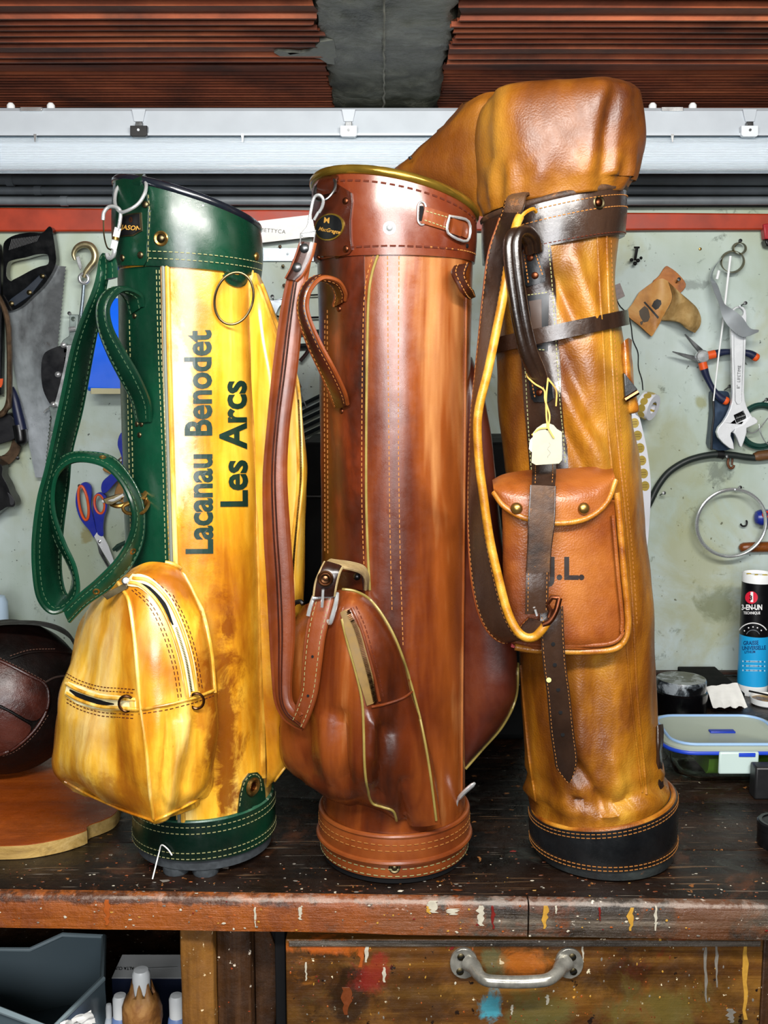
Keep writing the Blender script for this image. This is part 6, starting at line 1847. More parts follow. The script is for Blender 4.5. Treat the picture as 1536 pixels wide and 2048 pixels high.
# ---- lifting hook on its wire rope, and the cable winch it belongs to
def winch():
    r = wthing('cable_winch', 118, 890, 2.09, 'black cable winch with steel side plate, lifting hook and wire rope', 'winch')
    path = [(150, 520), (147, 508), (154, 495), (168, 489), (182, 493), (190, 507), (189, 522), (180, 534), (172, 545), (168, 555)]
    c = cat(path, 5); n = len(c)
    rad = [0.0012 + 0.0062 * math.sin(math.pi * min(1, (i / n) * 0.75 + 0.08)) for i in range(n)]
    hk = MB().tube([P(x, y, 2.095) for x, y in c], rad, 12).build('hook', plain('zinc_yellow_steel', '#b9ac84', 0.35, 0.8, var=0.4, vscale=50), r)
    MB().tube(ringpath(P(168, 557, 2.094), (1, 0, 0), (0, 0, 1), 0.0088, 0.0088, 20), 0.0038, 10, True).build('hook_eye', MAT['steel'], hk)
    MB().plate([(151, 514), (158, 510), (164, 534), (160, 541), (156, 532)], 2.088, 0.004).build('hook_latch', MAT['steel'], hk, bevel=0.001)
    MB().tube([P(x, y, 2.097) for x, y in cat([(168, 562), (165, 600), (160, 640), (152, 680)], 5)], 0.0034, 8).build('wire_rope', plain('wire_rope', '#7f8c95', 0.4, 0.8, var=0.5, vscale=500), r)
    body = [(128, 690), (134, 700), (126, 745), (112, 800), (105, 812), (95, 800), (85, 775), (82, 740), (86, 712), (98, 700)]
    b_ = MB().plate(cat(body, 4, True), 2.058, 0.040).build('drum_cover', plain('winch_black', '#0a0b10', 0.3, coat=0.3), r, bevel=0.004)
    MB().plate([(126, 690), (142, 690), (140, 720), (126, 790), (118, 815), (107, 812), (118, 770), (128, 720)], 2.058, 0.012).build('side_plate', MAT['steel'], r, bevel=0.001)
    MB().plate([(139, 629), (156, 629), (154, 660), (148, 690), (120, 690), (126, 680), (138, 672)], 2.075, 0.02, [[(146 + 4 * math.cos(R(a)), 638 + 4 * math.sin(R(a))) for a in range(0, 360, 40)]]).build('upper_bracket', plain('galvanised', '#8d9a96', 0.4, 0.7, var=0.3), r, bevel=0.001)
    MB().tube([P(139, 659, 2.07), P(152, 657, 2.07)], 0.005, 10).build('cross_bolt', MAT['steel'], r)
    for x, y in ((127, 690), (116, 749), (107, 809)):
        MB().lathe([(0.006, 0), (0.0055, 0.003), (0.003, 0.005), (0.0001, 0.0056)], P(x, y, 2.056), (0, -1, 0), 12).build('bolt', MAT['steel'], b_)
    MB().plate([(97, 813), (122, 813), (120, 838), (112, 866), (100, 862), (103, 838)], 2.07, 0.02).build('lower_bracket', plain('galvanised_2', '#93a09c', 0.4, 0.7, var=0.3), r, bevel=0.001)
    MB().tube([P(x, y, 2.075) for x, y in cat([(106, 866), (100, 876), (104, 892), (112, 888), (110, 872)], 4)], 0.0014, 6).build('wire_clip', MAT['steel'], r)
    MB().tube([P(x, y, 2.085) for x, y in cat([(98, 816), (92, 820), (88, 826)], 4)], 0.0014, 6).build('split_pin', MAT['steel'], r)
    nail(148, 636, r)
winch()

# ---- hacksaw, snips and knife at the picture's left edge
r = wthing('hacksaw', 8, 840, 2.07, 'hacksaw with bent steel bow and orange marked frame at the left edge', 'saw')
bow = [(-30, 560, 2.078), (-4, 600, 2.074), (10, 640, 2.070), (14, 700, 2.066), (14, 770, 2.062), (13, 800, 2.060), (6, 818, 2.060), (-8, 826, 2.060), (-40, 828, 2.060)]
A = [P(x, y, Y) for x, y, Y in cat(bow, 6)]; Bv = [P(x + (10 if y < 810 else 6), y + (0 if y < 800 else 10), Y) for x, y, Y in cat(bow, 6)]
MB().strip(A, Bv, 0.012, 0, 3).build('bow', RUST, r)
MB().plate([(-40, 470), (-4, 486), (1, 520), (3, 700), (1, 790), (-40, 800)], 2.095, 0.02).build('frame_body', plain('hacksaw_black', '#0b0c10', 0.35), r, bevel=0.003)
MB().plate([(-10, 758), (6, 757), (5, 768), (2, 775), (-10, 770)], 2.0935, 0.002).build('frame_mark', ORANGE, r)
nail(2, 640, r)
r = wthing('tin_snips', 20, 930, 2.09, 'tin snips with navy and black grip and brown steel jaw left of the saw tip', 'snips')
MB().tube([P(*q) for q in cat([(22, 775, 2.086), (30, 800, 2.085), (37, 830, 2.084), (44, 860, 2.083)], 5)], [0.006, 0.007, 0.008, 0.0085, 0.009, 0.0095, 0.0098, 0.010, 0.0102, 0.0104, 0.0106, 0.0108, 0.011, 0.011, 0.011, 0.011], 12).build('grip', NAVY, r)
MB().tube([P(*q) for q in cat([(38, 850, 2.084), (42, 875, 2.083), (42, 892, 2.084)], 5)], [0.0125] * 8 + [0.010, 0.007, 0.003], 12).build('grip_end', MAT['black'], r)
MB().plate(cat([(-30, 835), (10, 826), (28, 838), (34, 865), (24, 880), (-30, 890)], 3, True), 2.085, 0.03).build('pivot_block', plain('snips_black', '#0a0a10', 0.4), r, bevel=0.004)
MB().plate(cat([(26, 880), (40, 890), (38, 905), (28, 920), (12, 931), (-30, 936), (-30, 914), (2, 912), (18, 900)], 3, True), 2.105, 0.006).build('jaw', RUST, r, bevel=0.001)
nail(38, 908, r, tilt=(0.25, -1, -0.2))
r = wthing('moulded_handle', 8, 1020, 2.10, 'black moulded handle with finger grooves at the left edge below the snips', 'tool handle')
MB().plate(cat([(-30, 925), (3, 930), (4, 950), (12, 965), (18, 978), (20, 985), (28, 998), (30, 1008), (26, 1014), (14, 1014), (0, 1022), (-30, 1035)], 3, True), 2.06, 0.034).build('handle', MAT['black'], r, bevel=0.006, bseg=3)
MB().plate(cat([(14, 984), (26, 996), (28, 1008), (20, 1010), (18, 996)], 3, True), 2.0585, 0.004).build('finger_rest', plain('handle_grey', '#2b2c30', 0.5), r, bevel=0.001)
nail(2, 962, r)

# ---- blue bin on a small ledge
r = wthing('plastic_bin', 222, 788, 2.05, 'bright blue plastic bin on a cream ledge behind the green handle', 'bin')
def prism_px(front, Yf, depth): return MB().plate(front, Yf, depth)
g = [[P(205, 598, 2.10), P(262, 598, 2.10), P(262, 742, 2.05), P(178, 740, 2.05)], [P(178, 740, 2.05), P(262, 742, 2.05), P(262, 782, 2.045), P(172, 776, 2.045)]]
mb = MB()
front = [P(206, 596, 2.105), P(262, 596, 2.105)], [P(196, 640, 2.08), P(262, 640, 2.08)], [P(179, 738, 2.045), P(262, 740, 2.045)], [P(173, 776, 2.043), P(262, 778, 2.043)], [P(176, 782, 2.05), P(262, 784, 2.05)]
rows = [[a, b_, Vector((b_.x, YW - 0.002, b_.z)), Vector((a.x, YW - 0.002, a.z))] for a, b_ in front]
mb.grid(rows, ring=True, cap0=True, cap1=True)
mb.build('bin_body', BLUE, r, bevel=0.002)
MB().plate([(181, 776), (262, 777), (262, 788), (181, 788)], 2.040, YW - 2.041).build('ledge', plain('cream_ledge', '#b9b48e', 0.5), r, bevel=0.001)

# ---- scissors, second blue pair, leather sheath
def scissors():
    r = wthing('scissors', 215, 1140, 2.105, 'blue and orange handled scissors hanging inside the green strap loop', 'scissors')
    Y = 2.098
    def loop(cx, cy, a, b_, tilt, n=26):
        out = []
        for i in range(n):
            t = 2 * math.pi * i / n
            x, y = a * math.cos(t), b_ * math.sin(t)
            out.append((cx + x * math.cos(tilt) - y * math.sin(tilt), cy + x * math.sin(tilt) + y * math.cos(tilt)))
        return out
    l1 = [(151, 1004), (154, 980), (163, 967), (173, 965), (182, 973), (183, 990), (181, 1008), (184, 1025), (190, 1050), (193, 1068), (188, 1076), (178, 1060), (165, 1045), (156, 1028)]
    MB().plate(cat(l1, 3, True), Y, 0.008, [loop(167, 1006, 7.5, 33, R(-9))]).build('handle', BLUEH, r, bevel=0.002)
    l2 = [(186, 1003), (190, 990), (198, 985), (208, 988), (214, 1000), (213, 1018), (208, 1034), (206, 1055), (206, 1072), (195, 1068), (190, 1045), (186, 1022)]
    MB().plate(cat(l2, 3, True), Y - 0.004, 0.008, [loop(199, 1008, 8.5, 18, R(-8))]).build('handle', BLUEH, r, bevel=0.002)
    for cx, cy, a, b_, t in ((167, 1006, 9.0, 34.5, R(-9)), (199, 1008, 10, 19.5, R(-8))):
        o_ = loop(cx, cy, a, b_, t)
        MB().tube([P(x, y, Y - 0.002) for x, y in o_], 0.0028, 8, True).build('finger_ring', ORANGE, r)
    MB().plate([(188, 1073), (194, 1064), (206, 1072), (216, 1090), (234, 1140), (231, 1146), (204, 1102)], Y - 0.003, 0.003).build('blade', CHROME, r, bevel=0.0006)
    MB().plate([(192, 1078), (200, 1096), (222, 1140), (228, 1148), (224, 1150), (198, 1106)], Y + 0.001, 0.003).build('blade', MAT['steel_dark'], r, bevel=0.0006)
    MB().lathe([(0.0035, 0), (0.0035, 0.0014), (0.0001, 0.003)], P(199, 1083, Y - 0.003), (0, -1, 0), 12).build('pivot_screw', MAT['steel'], r)
    nail(168, 976, r)
scissors()
r = wthing('garden_shears', 225, 1000, 2.10, 'plain blue handled shears half hidden by the green bag panel', 'shears')
MB().plate(cat([(247, 862), (238, 872), (235, 890), (240, 905), (244, 920), (240, 934), (222, 948), (206, 962), (202, 976), (205, 986), (214, 984), (232, 964), (250, 950), (262, 930), (262, 862)], 3, True), 2.08, 0.016).build('handle', BLUEH, r, bevel=0.004)
MB().plate([(228, 952), (232, 948), (238, 954), (234, 958)], 2.0795, 0.002).build('size_mark', MAT['white'], r)
nail(250, 900, r)
r = wthing('leather_sheath', 230, 1010, 2.115, 'pale tan leather sheath behind the blue shears', 'sheath')
MB().plate(cat([(204, 938), (228, 925), (244, 912), (262, 905), (262, 1000), (240, 1004), (228, 990), (236, 960), (222, 950)], 3, True), 2.108, 0.012).build('sheath_body', plain('pale_tan_leather', '#a8783a', 0.6, var=0.3), r, bevel=0.002)
nail(248, 925, r)
mb = MB().tube([P(x, y, YW - 0.006) for x, y in ((226, 1100), (236, 1092), (252, 1084))], [0.003, 0.0045, 0.004], 8)
mb.tube([P(x, y, YW - 0.006) for x, y in ((232, 1102), (242, 1094))], 0.002, 6)
single(mb, 'paint_brush_tip', plain('dark_green_bristle', '#1f3b30', 0.8), 'small dark green brush tip on the wall right of the scissors blades', 'brush')

# ---- white card, ruler, rods, files between the bags
r = wthing('paper_card', 560, 480, YW - 0.035, 'white paper card pinned askew below the red beam between two bags', 'card')
cardY = YW - 0.036
MB().plate([(508, 443), (660, 425), (660, 470), (518, 486)], cardY, 0.0015).build('card_sheet', MAT['paper'], r, smooth=False)
cb = Bag(r); mbx = MB().plate([(500, 430), (660, 420), (660, 480), (510, 490)], cardY - 0.0002, 0.0001); cb.trees['c'] = BVHTree.FromPolygons(mbx.v, mbx.f)
cb.text('METTYCA', 11, 545, 462, 5, plain('grey_print', '#55534f', 0.6), off=0.0003, cuts=2, space=1.1)
r = wthing('steel_ruler', 570, 524, YW - 0.01, 'flat grey steel rule screwed across the wall between two bags', 'ruler')
MB().plate([(500, 496), (690, 496), (690, 522), (500, 522)], YW - 0.010, 0.009).build('rule', plain('blue_grey_steel', '#7e8f9c', 0.35, 0.6, var=0.15), r, bevel=0.001)
for x, y in ((575, 508), (640, 508)):
    MB().lathe([(0.0022, 0), (0.0018, 0.002), (0.0001, 0.0022)], P(x, y, YW - 0.010), (0, -1, 0), 10).build('screw', MAT['steel_dark'], r)
for i, (x, y, lab) in enumerate(((561, 491, 'rusty screw just above the steel rule'), (567, 530, 'brass screw head just below the steel rule'), (569, 568, 'rusty nail on bare wall beside the brown strap'))):
    mb = MB().lathe([(0.0014, 0), (0.0014, 0.012), (0.0034, 0.0125), (0.0030, 0.0148), (0.0001, 0.0155)], P(x, y, YW - 0.001), (0, -1, -0.3), 10)
    single(mb, 'wall_screw', RUST if i != 1 else MAT['brass_old'], lab, 'screw')
r = wthing('wire_rack', 610, 700, YW - 0.04, 'black wire rack with horizontal rods beside the brown carry handle', 'rack')
for y, rr in ((590, 0.0016), (635, 0.0020), (664, 0.0045), (691, 0.0050)):
    p0, p1 = P(584, y + 2, YW - 0.02), P(690, y - 3, YW - 0.02)
    MB().tube([p0, p1], rr, 8).build('rod', IRON, r)
for x in (587, 688):
    MB().tube([P(x, 580, YW - 0.014), P(x, 705, YW - 0.014)], 0.003, 8).build('upright', IRON, r)
    MB().tube([P(x, 600, YW - 0.014), P(x, 600, YW)], 0.002, 6).build('wall_pin', IRON, r)
MB().tube([P(x, y, YW - 0.026) for x, y in cat([(600, 722), (612, 708), (622, 692), (640, 672)], 5)], 0.0038, 8).build('rubber_cable', plain('dark_red_cable', '#2b1414', 0.4), r)
r = wthing('curved_pliers', 540, 640, YW - 0.03, 'small grey curved pliers hanging just right of the yellow pocket', 'pliers')
MB().plate(cat([(528, 590), (536, 598), (548, 600), (562, 596), (575, 590), (575, 600), (560, 612), (552, 628), (545, 640), (538, 620)], 3, True), YW - 0.02, 0.006).build('jaw', plain('grey_pliers', '#8b939b', 0.4, 0.7), r, bevel=0.001)
MB().tube([P(x, y, YW - 0.022) for x, y in cat([(530, 590), (536, 605), (543, 625), (552, 632), (575, 636)], 4)], 0.0022, 8).build('handle', IRON, r)
nail(548, 603, r)
for i in range(7):
    x0, y0 = 600 + i * 1.0, 812 + i * 15; x1, y1 = 668, 778 + i * 16
    mb = MB().tube([P(x0, y0, YW - 0.016 - 0.002 * (i % 2)), P(x1, y1, YW - 0.016 - 0.002 * (i % 2))], 0.0042, 6)
    mb.tube([P(x1 + 0, y1, YW - 0.017), P(x1 + 22, y1 - 12, YW - 0.017)], 0.0065, 8)
    single(mb, 'steel_file', plain('file_steel', '#3e464a', 0.4, 0.7, var=0.4), 'dark steel file between yellow and brown bags, %s of the row' % ('topmost', 'second from top', 'third from top', 'middle one', 'third from bottom', 'second from bottom', 'lowest')[i], 'file', 'files slanting behind the bags')
r = wthing('awl', 612, 815, YW - 0.05, 'thin awl needle poking out behind the yellow side pocket', 'awl')
MB().tube([P(596, 775, YW - 0.03), P(613, 815, YW - 0.03)], 0.0014, 8).build('needle', MAT['steel'], r)
MB().tube([P(585, 745, YW - 0.03), P(596, 777, YW - 0.03)], [0.006, 0.008], 10).build('handle', plain('awl_handle', '#7a4218', 0.5), r)
nail(590, 755, r)

# ---- right-hand wall
r = wthing('iron_hook', 1272, 528, YW - 0.03, 'small black iron hook with knobs screwed to bare wall', 'hook')
MB().tube([P(1274, 496, YW - 0.02), P(1272, 508, YW - 0.02), P(1270, 520, YW - 0.024)], 0.0028, 8).build('shank', IRON, r)
MB().tube([P(1268, 495, YW - 0.02), P(1279, 495, YW - 0.02)], 0.002, 8).build('shank_head', IRON, r)
for x, y, rr in ((1263, 520, 0.0038), (1270, 527, 0.0042), (1276, 521, 0.0040), (1282, 516, 0.0032)):
    MB().lathe([(rr * math.sin(R(a)), -rr * math.cos(R(a))) for a in range(0, 181, 30)], P(x, y, YW - 0.022), (0, -1, 0), 10).build('knob', IRON, r)
MB().tube([P(1274, 500, YW - 0.02), P(1274, 500, YW)], 0.002, 6).build('screw_pin', IRON, r)

def holster():
    r = wthing('leather_pouch', 1320, 672, YW - 0.04, 'tan leather pouch with black stamp and rolled flap nailed to the wall', 'pouch')
    VEG = leather('veg_tan_leather', [(0.3, '#a0692c'), (0.5, '#bd8440'), (0.7, '#c99a58')], 0.55, 14, (1, 1, 1), 900, 0.06, 0.15, 0.0, seed=31)
    SUEDE = leather('suede_side', [(0.3, '#9a7a45'), (0.5, '#ad8c55'), (0.7, '#bb9d68')], 0.8, 40, (1, 1, 1), 1200, 0.15, 0.3, 0.0, seed=32)
    ORN = leather('orange_tan', [(0.3, '#8a4a14'), (0.5, '#b06820'), (0.7, '#c07c30')], 0.5, 20, (1, 1, 1), 900, 0.06, 0.15, 0.0, seed=33)
    MB().plate(cat([(1305, 566), (1318, 552), (1331, 533), (1340, 535), (1356, 547), (1372, 568), (1363, 584), (1345, 590), (1320, 590)], 3, True), YW - 0.012, 0.004).build('back_tab', ORN, r, bevel=0.0008)
    rows = [[(1279, 584, YW - 0.018), (1305, 565, YW - 0.016), (1323, 557, YW - 0.014), (1336, 562, YW - 0.020)],
            [(1266, 606, YW - 0.020), (1296, 600, YW - 0.018), (1322, 596, YW - 0.016), (1344, 596, YW - 0.026)],
            [(1254, 628, YW - 0.022), (1286, 632, YW - 0.020), (1312, 630, YW - 0.018), (1330, 626, YW - 0.026)],
            [(1280, 652, YW - 0.024), (1296, 654, YW - 0.022), (1310, 650, YW - 0.020), (1322, 642, YW - 0.024)],
            [(1303, 673, YW - 0.026), (1306, 670, YW - 0.024), (1312, 660, YW - 0.022), (1318, 650, YW - 0.024)]]
    g = skin(rows, 5, 5)
    mb = MB().grid(g + [[p + Vector((0, 0.003, 0)) for p in row] for row in g[::-1]], loop=True)
    sh = mb.build('front_sheet', VEG, r, sharp=60)
    rows = [[(1337, 564, YW - 0.020), (1350, 576, YW - 0.042), (1366, 590, YW - 0.046), (1378, 600, YW - 0.030)],
            [(1345, 590, YW - 0.026), (1360, 598, YW - 0.050), (1380, 606, YW - 0.052), (1394, 616, YW - 0.034)],
            [(1340, 612, YW - 0.028), (1358, 620, YW - 0.056), (1382, 628, YW - 0.058), (1402, 636, YW - 0.036)],
            [(1324, 636, YW - 0.026), (1352, 640, YW - 0.056), (1380, 650, YW - 0.058), (1400, 652, YW - 0.036)],
            [(1323, 641, YW - 0.024), (1356, 645, YW - 0.050), (1374, 658, YW - 0.052), (1390, 666, YW - 0.034)]]
    g = skin(rows, 6, 6)
    mb = MB().grid(g + [[p + Vector((0, 0.003, 0.0005)) for p in row] for row in g[::-1]], loop=True)
    mb.build('rolled_flap', SUEDE, r, sharp=60)
    INK = plain('black_ink', '#15110d', 0.6); INK2 = plain('faded_ink', '#4e4234', 0.6)
    hb = Bag(r); m2 = MB().grid(skin(rows and [[(1279, 584, YW - 0.018), (1305, 565, YW - 0.016), (1323, 557, YW - 0.014), (1336, 562, YW - 0.020)], [(1266, 606, YW - 0.020), (1296, 600, YW - 0.018), (1322, 596, YW - 0.016), (1344, 596, YW - 0.026)], [(1254, 628, YW - 0.022), (1286, 632, YW - 0.020), (1312, 630, YW - 0.018), (1330, 626, YW - 0.026)], [(1280, 652, YW - 0.024), (1296, 654, YW - 0.022), (1310, 650, YW - 0.020), (1322, 642, YW - 0.024)], [(1303, 673, YW - 0.026), (1306, 670, YW - 0.024), (1312, 660, YW - 0.022), (1318, 650, YW - 0.024)]], 5, 5))
    hb.trees['s'] = BVHTree.FromPolygons(m2.v, m2.f)
    for poly, mt in (([(1287, 605), (1290, 603), (1318, 634), (1316, 638)], INK), ([(1303, 612), (1308, 602), (1314, 598), (1322, 601), (1323, 608), (1317, 617), (1311, 620)], INK), ([(1278, 622), (1283, 617), (1289, 612), (1296, 617), (1298, 624), (1300, 634), (1296, 643), (1288, 645), (1282, 637), (1279, 630)], INK2), ([(1280, 644), (1288, 640), (1284, 650), (1281, 649)], INK2)):
        hb.patch(poly, 0.0005, mt, 'stamp', keys=['s'], step=8, solid=False)
    nail(1349, 569, r)
holster()

def tape():
    r = wthing('metal_band', 1470, 670, YW - 0.04, 'curled pale metal band hanging in a coil above the wrench', 'metal strip')
    BAND = plain('pale_band', '#aeb6bb', 0.35, 0.5); BANDB = plain('olive_band', '#6d6440', 0.5, 0.3, var=0.3)
    c = ringpath(P(1467, 524, YW - 0.035), (1, 0.1, 0.15), (-0.15, 0, 1), 0.0235, 0.0205, 30)
    MB().strip(c + c[:1], [p + Vector((0.003, 0.022, 0.004)) for p in c + c[:1]], 0.0012, 0, 3).build('coil', BANDB, r)
    c = ringpath(P(1481, 497, YW - 0.030), (1, 0.1, 0.0), (0.0, 0, 1), 0.0130, 0.0110, 22)
    MB().strip(c + c[:1], [p + Vector((0.002, 0.020, 0.003)) for p in c + c[:1]], 0.0012, 0, 3).build('small_coil', BANDB, r)
    k = [(1440, 522, YW - 0.036, 1448, 510, YW - 0.018), (1428, 534, YW - 0.040, 1434, 528, YW - 0.02), (1421, 555, YW - 0.044, 1425, 552, YW - 0.022), (1427, 580, YW - 0.056, 1436, 572, YW - 0.048), (1438, 608, YW - 0.068, 1448, 606, YW - 0.062), (1446, 636, YW - 0.080, 1464, 618, YW - 0.078), (1464, 660, YW - 0.092, 1484, 634, YW - 0.084), (1488, 674, YW - 0.096, 1500, 656, YW - 0.086), (1517, 664, YW - 0.096, 1518, 660, YW - 0.090)]
    A, B_ = sym_edge(k)
    MB().strip(A, B_, 0.0012, 0, 3).build('hanging_band', BAND, r)
    nail(1470, 493, r)
tape()
r = wthing('white_rod', 1428, 803, YW - 0.07, 'thin white rod leaning from the coil down over the pliers', 'rod')
MB().tube([P(1461, 512, YW - 0.041), P(1452, 590, YW - 0.041), P(1446, 645, YW - 0.042), P(1438, 705, YW - 0.060), P(1427, 802, YW - 0.064)], [0.0026, 0.0022, 0.0020, 0.0017, 0.0013], 8).build('rod', MAT['white'], r)
MB().tube([P(1438, 541, YW - 0.038), P(1434, 558, YW - 0.036)], 0.003, 8).build('rod_stub', MAT['white'], r)

def pliers():
    r = wthing('long_nose_pliers', 1410, 806, YW - 0.05, 'long nose pliers with navy and orange grips lying open behind the wrench', 'pliers')
    Y = YW - 0.045
    for tip, base_ in (((1346, 704), (1400, 718)), ((1370, 669), (1408, 706))):
        ax = Vector((base_[0] - tip[0], base_[1] - tip[1])).normalized(); pr = Vector((-ax.y, ax.x))
        pl = [(tip[0], tip[1]), (tip[0] + ax.x * 25 + pr.x * 4, tip[1] + ax.y * 25 + pr.y * 4), (base_[0] + pr.x * 7, base_[1] + pr.y * 7), (base_[0] - pr.x * 4, base_[1] - pr.y * 4), (tip[0] - pr.x * 1.5, tip[1] - pr.y * 1.5)]
        MB().plate(pl, Y, 0.008).build('jaw', MAT['steel_dark'], r, bevel=0.001)
    MB().lathe([(0.013, -0.004), (0.013, 0.005), (0.011, 0.007), (0.0001, 0.0075)], P(1404, 713, Y), (0, -1, 0), 16).build('pivot', MAT['steel'], r)
    for pts in ([(1412, 712), (1430, 708), (1450, 704), (1480, 704), (1500, 708), (1514, 716)], [(1404, 722), (1408, 738), (1414, 755), (1426, 778), (1440, 795), (1454, 803)]):
        c = cat(pts, 6); n = len(c)
        q = [P(x, y, Y + 0.001) for x, y in c]
        MB().tube(q, [0.0068 + 0.0012 * math.sin(i / n * 9) for i in range(n)], 12).build('grip', NAVY, r)
        MB().tube(q[1:7], 0.0086, 12).build('grip_collar', ORANGE, r)
        e = q[-4:] + [q[-1] + (q[-1] - q[-2]) * 0.8, q[-1] + (q[-1] - q[-2]) * 1.4]
        MB().tube(e, [0.0078, 0.0082, 0.0082, 0.0080, 0.0064, 0.003], 12).build('grip_tip', ORANGE, r)
    nail(1395, 735, r)
pliers()

def wrench():
    r = wthing('adjustable_wrench', 1470, 902, YW - 0.07, 'chrome adjustable wrench hanging jaws down from a nail', 'wrench')
    Y = YW - 0.075
    f = lambda pts: [(1420 + x / 6.4, 600 + y / 6.4) for x, y in pts]
    out = f([(270, 170), (290, 120), (330, 90), (380, 78), (430, 90), (462, 130), (470, 200), (462, 500), (445, 900), (438, 1180), (448, 1290), (480, 1390), (520, 1460), (545, 1495), (520, 1530), (470, 1600), (400, 1640), (330, 1640), (270, 1700), (265, 1740), (300, 1830), (310, 1915), (250, 1895), (170, 1830), (110, 1760), (88, 1690), (110, 1630), (170, 1560), (220, 1480), (260, 1390), (285, 1290), (290, 1180), (285, 900), (275, 500), (268, 260)])
    hole = f([(370 + 65 * math.cos(R(a)), 160 + 58 * math.sin(R(a))) for a in range(0, 360, 20)])
    win = f([(305, 1475), (430, 1415), (468, 1515), (345, 1580)])
    MB().plate(out, Y, 0.011, [hole, win]).build('body', CHROME, r, bevel=0.0016)
    jaw = f([(480, 1530), (520, 1495), (570, 1500), (615, 1545), (608, 1575), (560, 1600), (470, 1640), (470, 1700), (440, 1800), (405, 1890), (385, 1870), (350, 1770), (320, 1715), (300, 1700), (330, 1640), (400, 1610)])
    MB().plate(jaw, Y - 0.002, 0.011).build('sliding_jaw', CHROME, r, bevel=0.0014)
    a, b_ = P(1420 + 325 / 6.4, 600 + 1520 / 6.4, Y + 0.004), P(1420 + 450 / 6.4, 600 + 1478 / 6.4, Y + 0.004)
    kn = MB()
    for i in range(4):
        p = a.lerp(b_, (i + 0.5) / 4); d = (b_ - a).normalized()
        kn.tube([p - d * 0.0016, p + d * 0.0016], 0.0062, 12)
    kn.tube([a, b_], 0.0046, 10)
    kn.build('knurl_screw', MAT['steel_dark'], r)
    MB().plate(win, Y + 0.0095, 0.002).build('screw_recess', MAT['black_matte'], r)
    gr = f([(308, 440), (306, 700), (318, 1000), (322, 1290), (345, 1335), (375, 1335), (402, 1295), (412, 1000), (425, 700), (428, 250)])
    MB().tube([P(x, y, Y - 0.0002) for x, y in gr], 0.0006, 6).build('panel_groove', MAT['steel_dark'], r)
    wb = Bag(r); m2 = MB().plate(out, Y, 0.011); wb.trees['w'] = BVHTree.FromPolygons(m2.v, m2.f)
    wb.text('8"  LIFETIME', 9, 1478, 754, -87, MAT['steel_dark'], off=0.0003, cuts=2)
    nail(1480, 612, r, tilt=(0, -1, 0.12))
    # long pin so that the wrench hangs clear of the wall
    MB().tube([P(1480, 612, YW), P(1480, 612, Y - 0.01)], 0.0018, 8).build('nail_shank', MAT['steel_dark'], r)
wrench()
r = wthing('tool_pouch', 1450, 905, YW - 0.05, 'blue grey steel sheath hanging behind the wrench jaws', 'sheath')
MB().plate(cat([(1427, 785), (1440, 782), (1456, 784), (1460, 800), (1465, 850), (1465, 896), (1424, 897), (1424, 860), (1427, 820)], 3, True), YW - 0.035, 0.03).build('sheath_body', plain('blue_grey_steel_2', '#31445c', 0.35, 0.5, var=0.4), r, bevel=0.004)
MB().tube([P(1426, 786, YW - 0.036), P(1428, 830, YW - 0.036), P(1424, 862, YW - 0.036), P(1423, 900, YW - 0.036)], 0.002, 6).build('sheath_edge', IRON, r)
nail(1449, 780, r)
r = wthing('wire_coil', 1520, 905, YW - 0.03, 'coil of dark green wire hanging at the right edge behind the wrench', 'wire coil')
for k in range(5):
    MB().tube(ringpath(P(1522, 852, YW - 0.012 - 0.006 * (k % 3)), (1, 0, 0), (0, 0, 1), 0.0420 + 0.0022 * k - 0.004, 0.0420 + 0.0020 * k - 0.004, 40), 0.0022, 8, True).build('turn', plain('green_wire', '#0d3b33', 0.35), r)
MB().tube([P(x, y, YW - 0.034) for x, y in cat([(1494, 862), (1505, 866), (1518, 858), (1536, 836)], 5)], 0.0012, 6).build('tie_wire', MAT['steel'], r)
MB().tube([P(x, y, YW - 0.034) for x, y in cat([(1518, 848), (1520, 862), (1528, 880), (1540, 892)], 5)], 0.0010, 6).build('tie_wire', MAT['steel'], r)
nail(1522, 806, r)
r = wthing('rubber_hose', 1300, 1037, YW - 0.03, 'black rubber hose arching across the wall with wooden grip at its right end', 'hose')
hp = [(1272, 1050), (1290, 1022), (1302, 1000), (1316, 972), (1337, 945), (1367, 925), (1398, 914), (1431, 909), (1464, 910), (1490, 914), (1512, 916)]
MB().tube([P(x, y, YW - 0.024) for x, y in cat(hp, 6)], 0.0068, 12).build('hose', plain('hose_black', '#1c2422', 0.5), r)
MB().tube([P(1434, 908, YW - 0.024), P(1447, 909, YW - 0.024)], 0.0085, 12).build('hose_clamp', IRON, r)
MB().tube([P(1508, 914, YW - 0.024), P(1518, 912, YW - 0.024), P(1580, 905, YW - 0.024)], [0.008, 0.0105, 0.011], 12).build('grip', wood_mat('grip_wood', [(0.3, '#3c2412'), (0.5, '#5d3b1c'), (0.7, '#7c5428')], 'x', 30), r)
nail(1445, 918, r); nail(1320, 990, r)
r = wthing('brown_hook', 1462, 938, YW - 0.02, 'rusty brown hook below the black hose', 'hook')
MB().tube([P(x, y, YW - 0.014) for x, y in cat([(1457, 916), (1456, 928), (1460, 936), (1466, 935), (1468, 930)], 5)], 0.0026, 8).build('hook', plain('rust_brown', '#6a4026', 0.5, 0.4), r)
MB().tube([P(1465, 914, YW - 0.014), P(1464, 930, YW - 0.014)], 0.002, 8).build('shank', plain('rust_brown_2', '#5a3520', 0.5, 0.4), r)
MB().tube([P(1457, 917, YW - 0.014), P(1457, 917, YW)], 0.002, 6).build('screw_pin', IRON, r)
r = wthing('steel_ring', 1463, 1118, YW - 0.03, 'large bright steel ring hanging from a nail above the grease cartridge', 'ring')
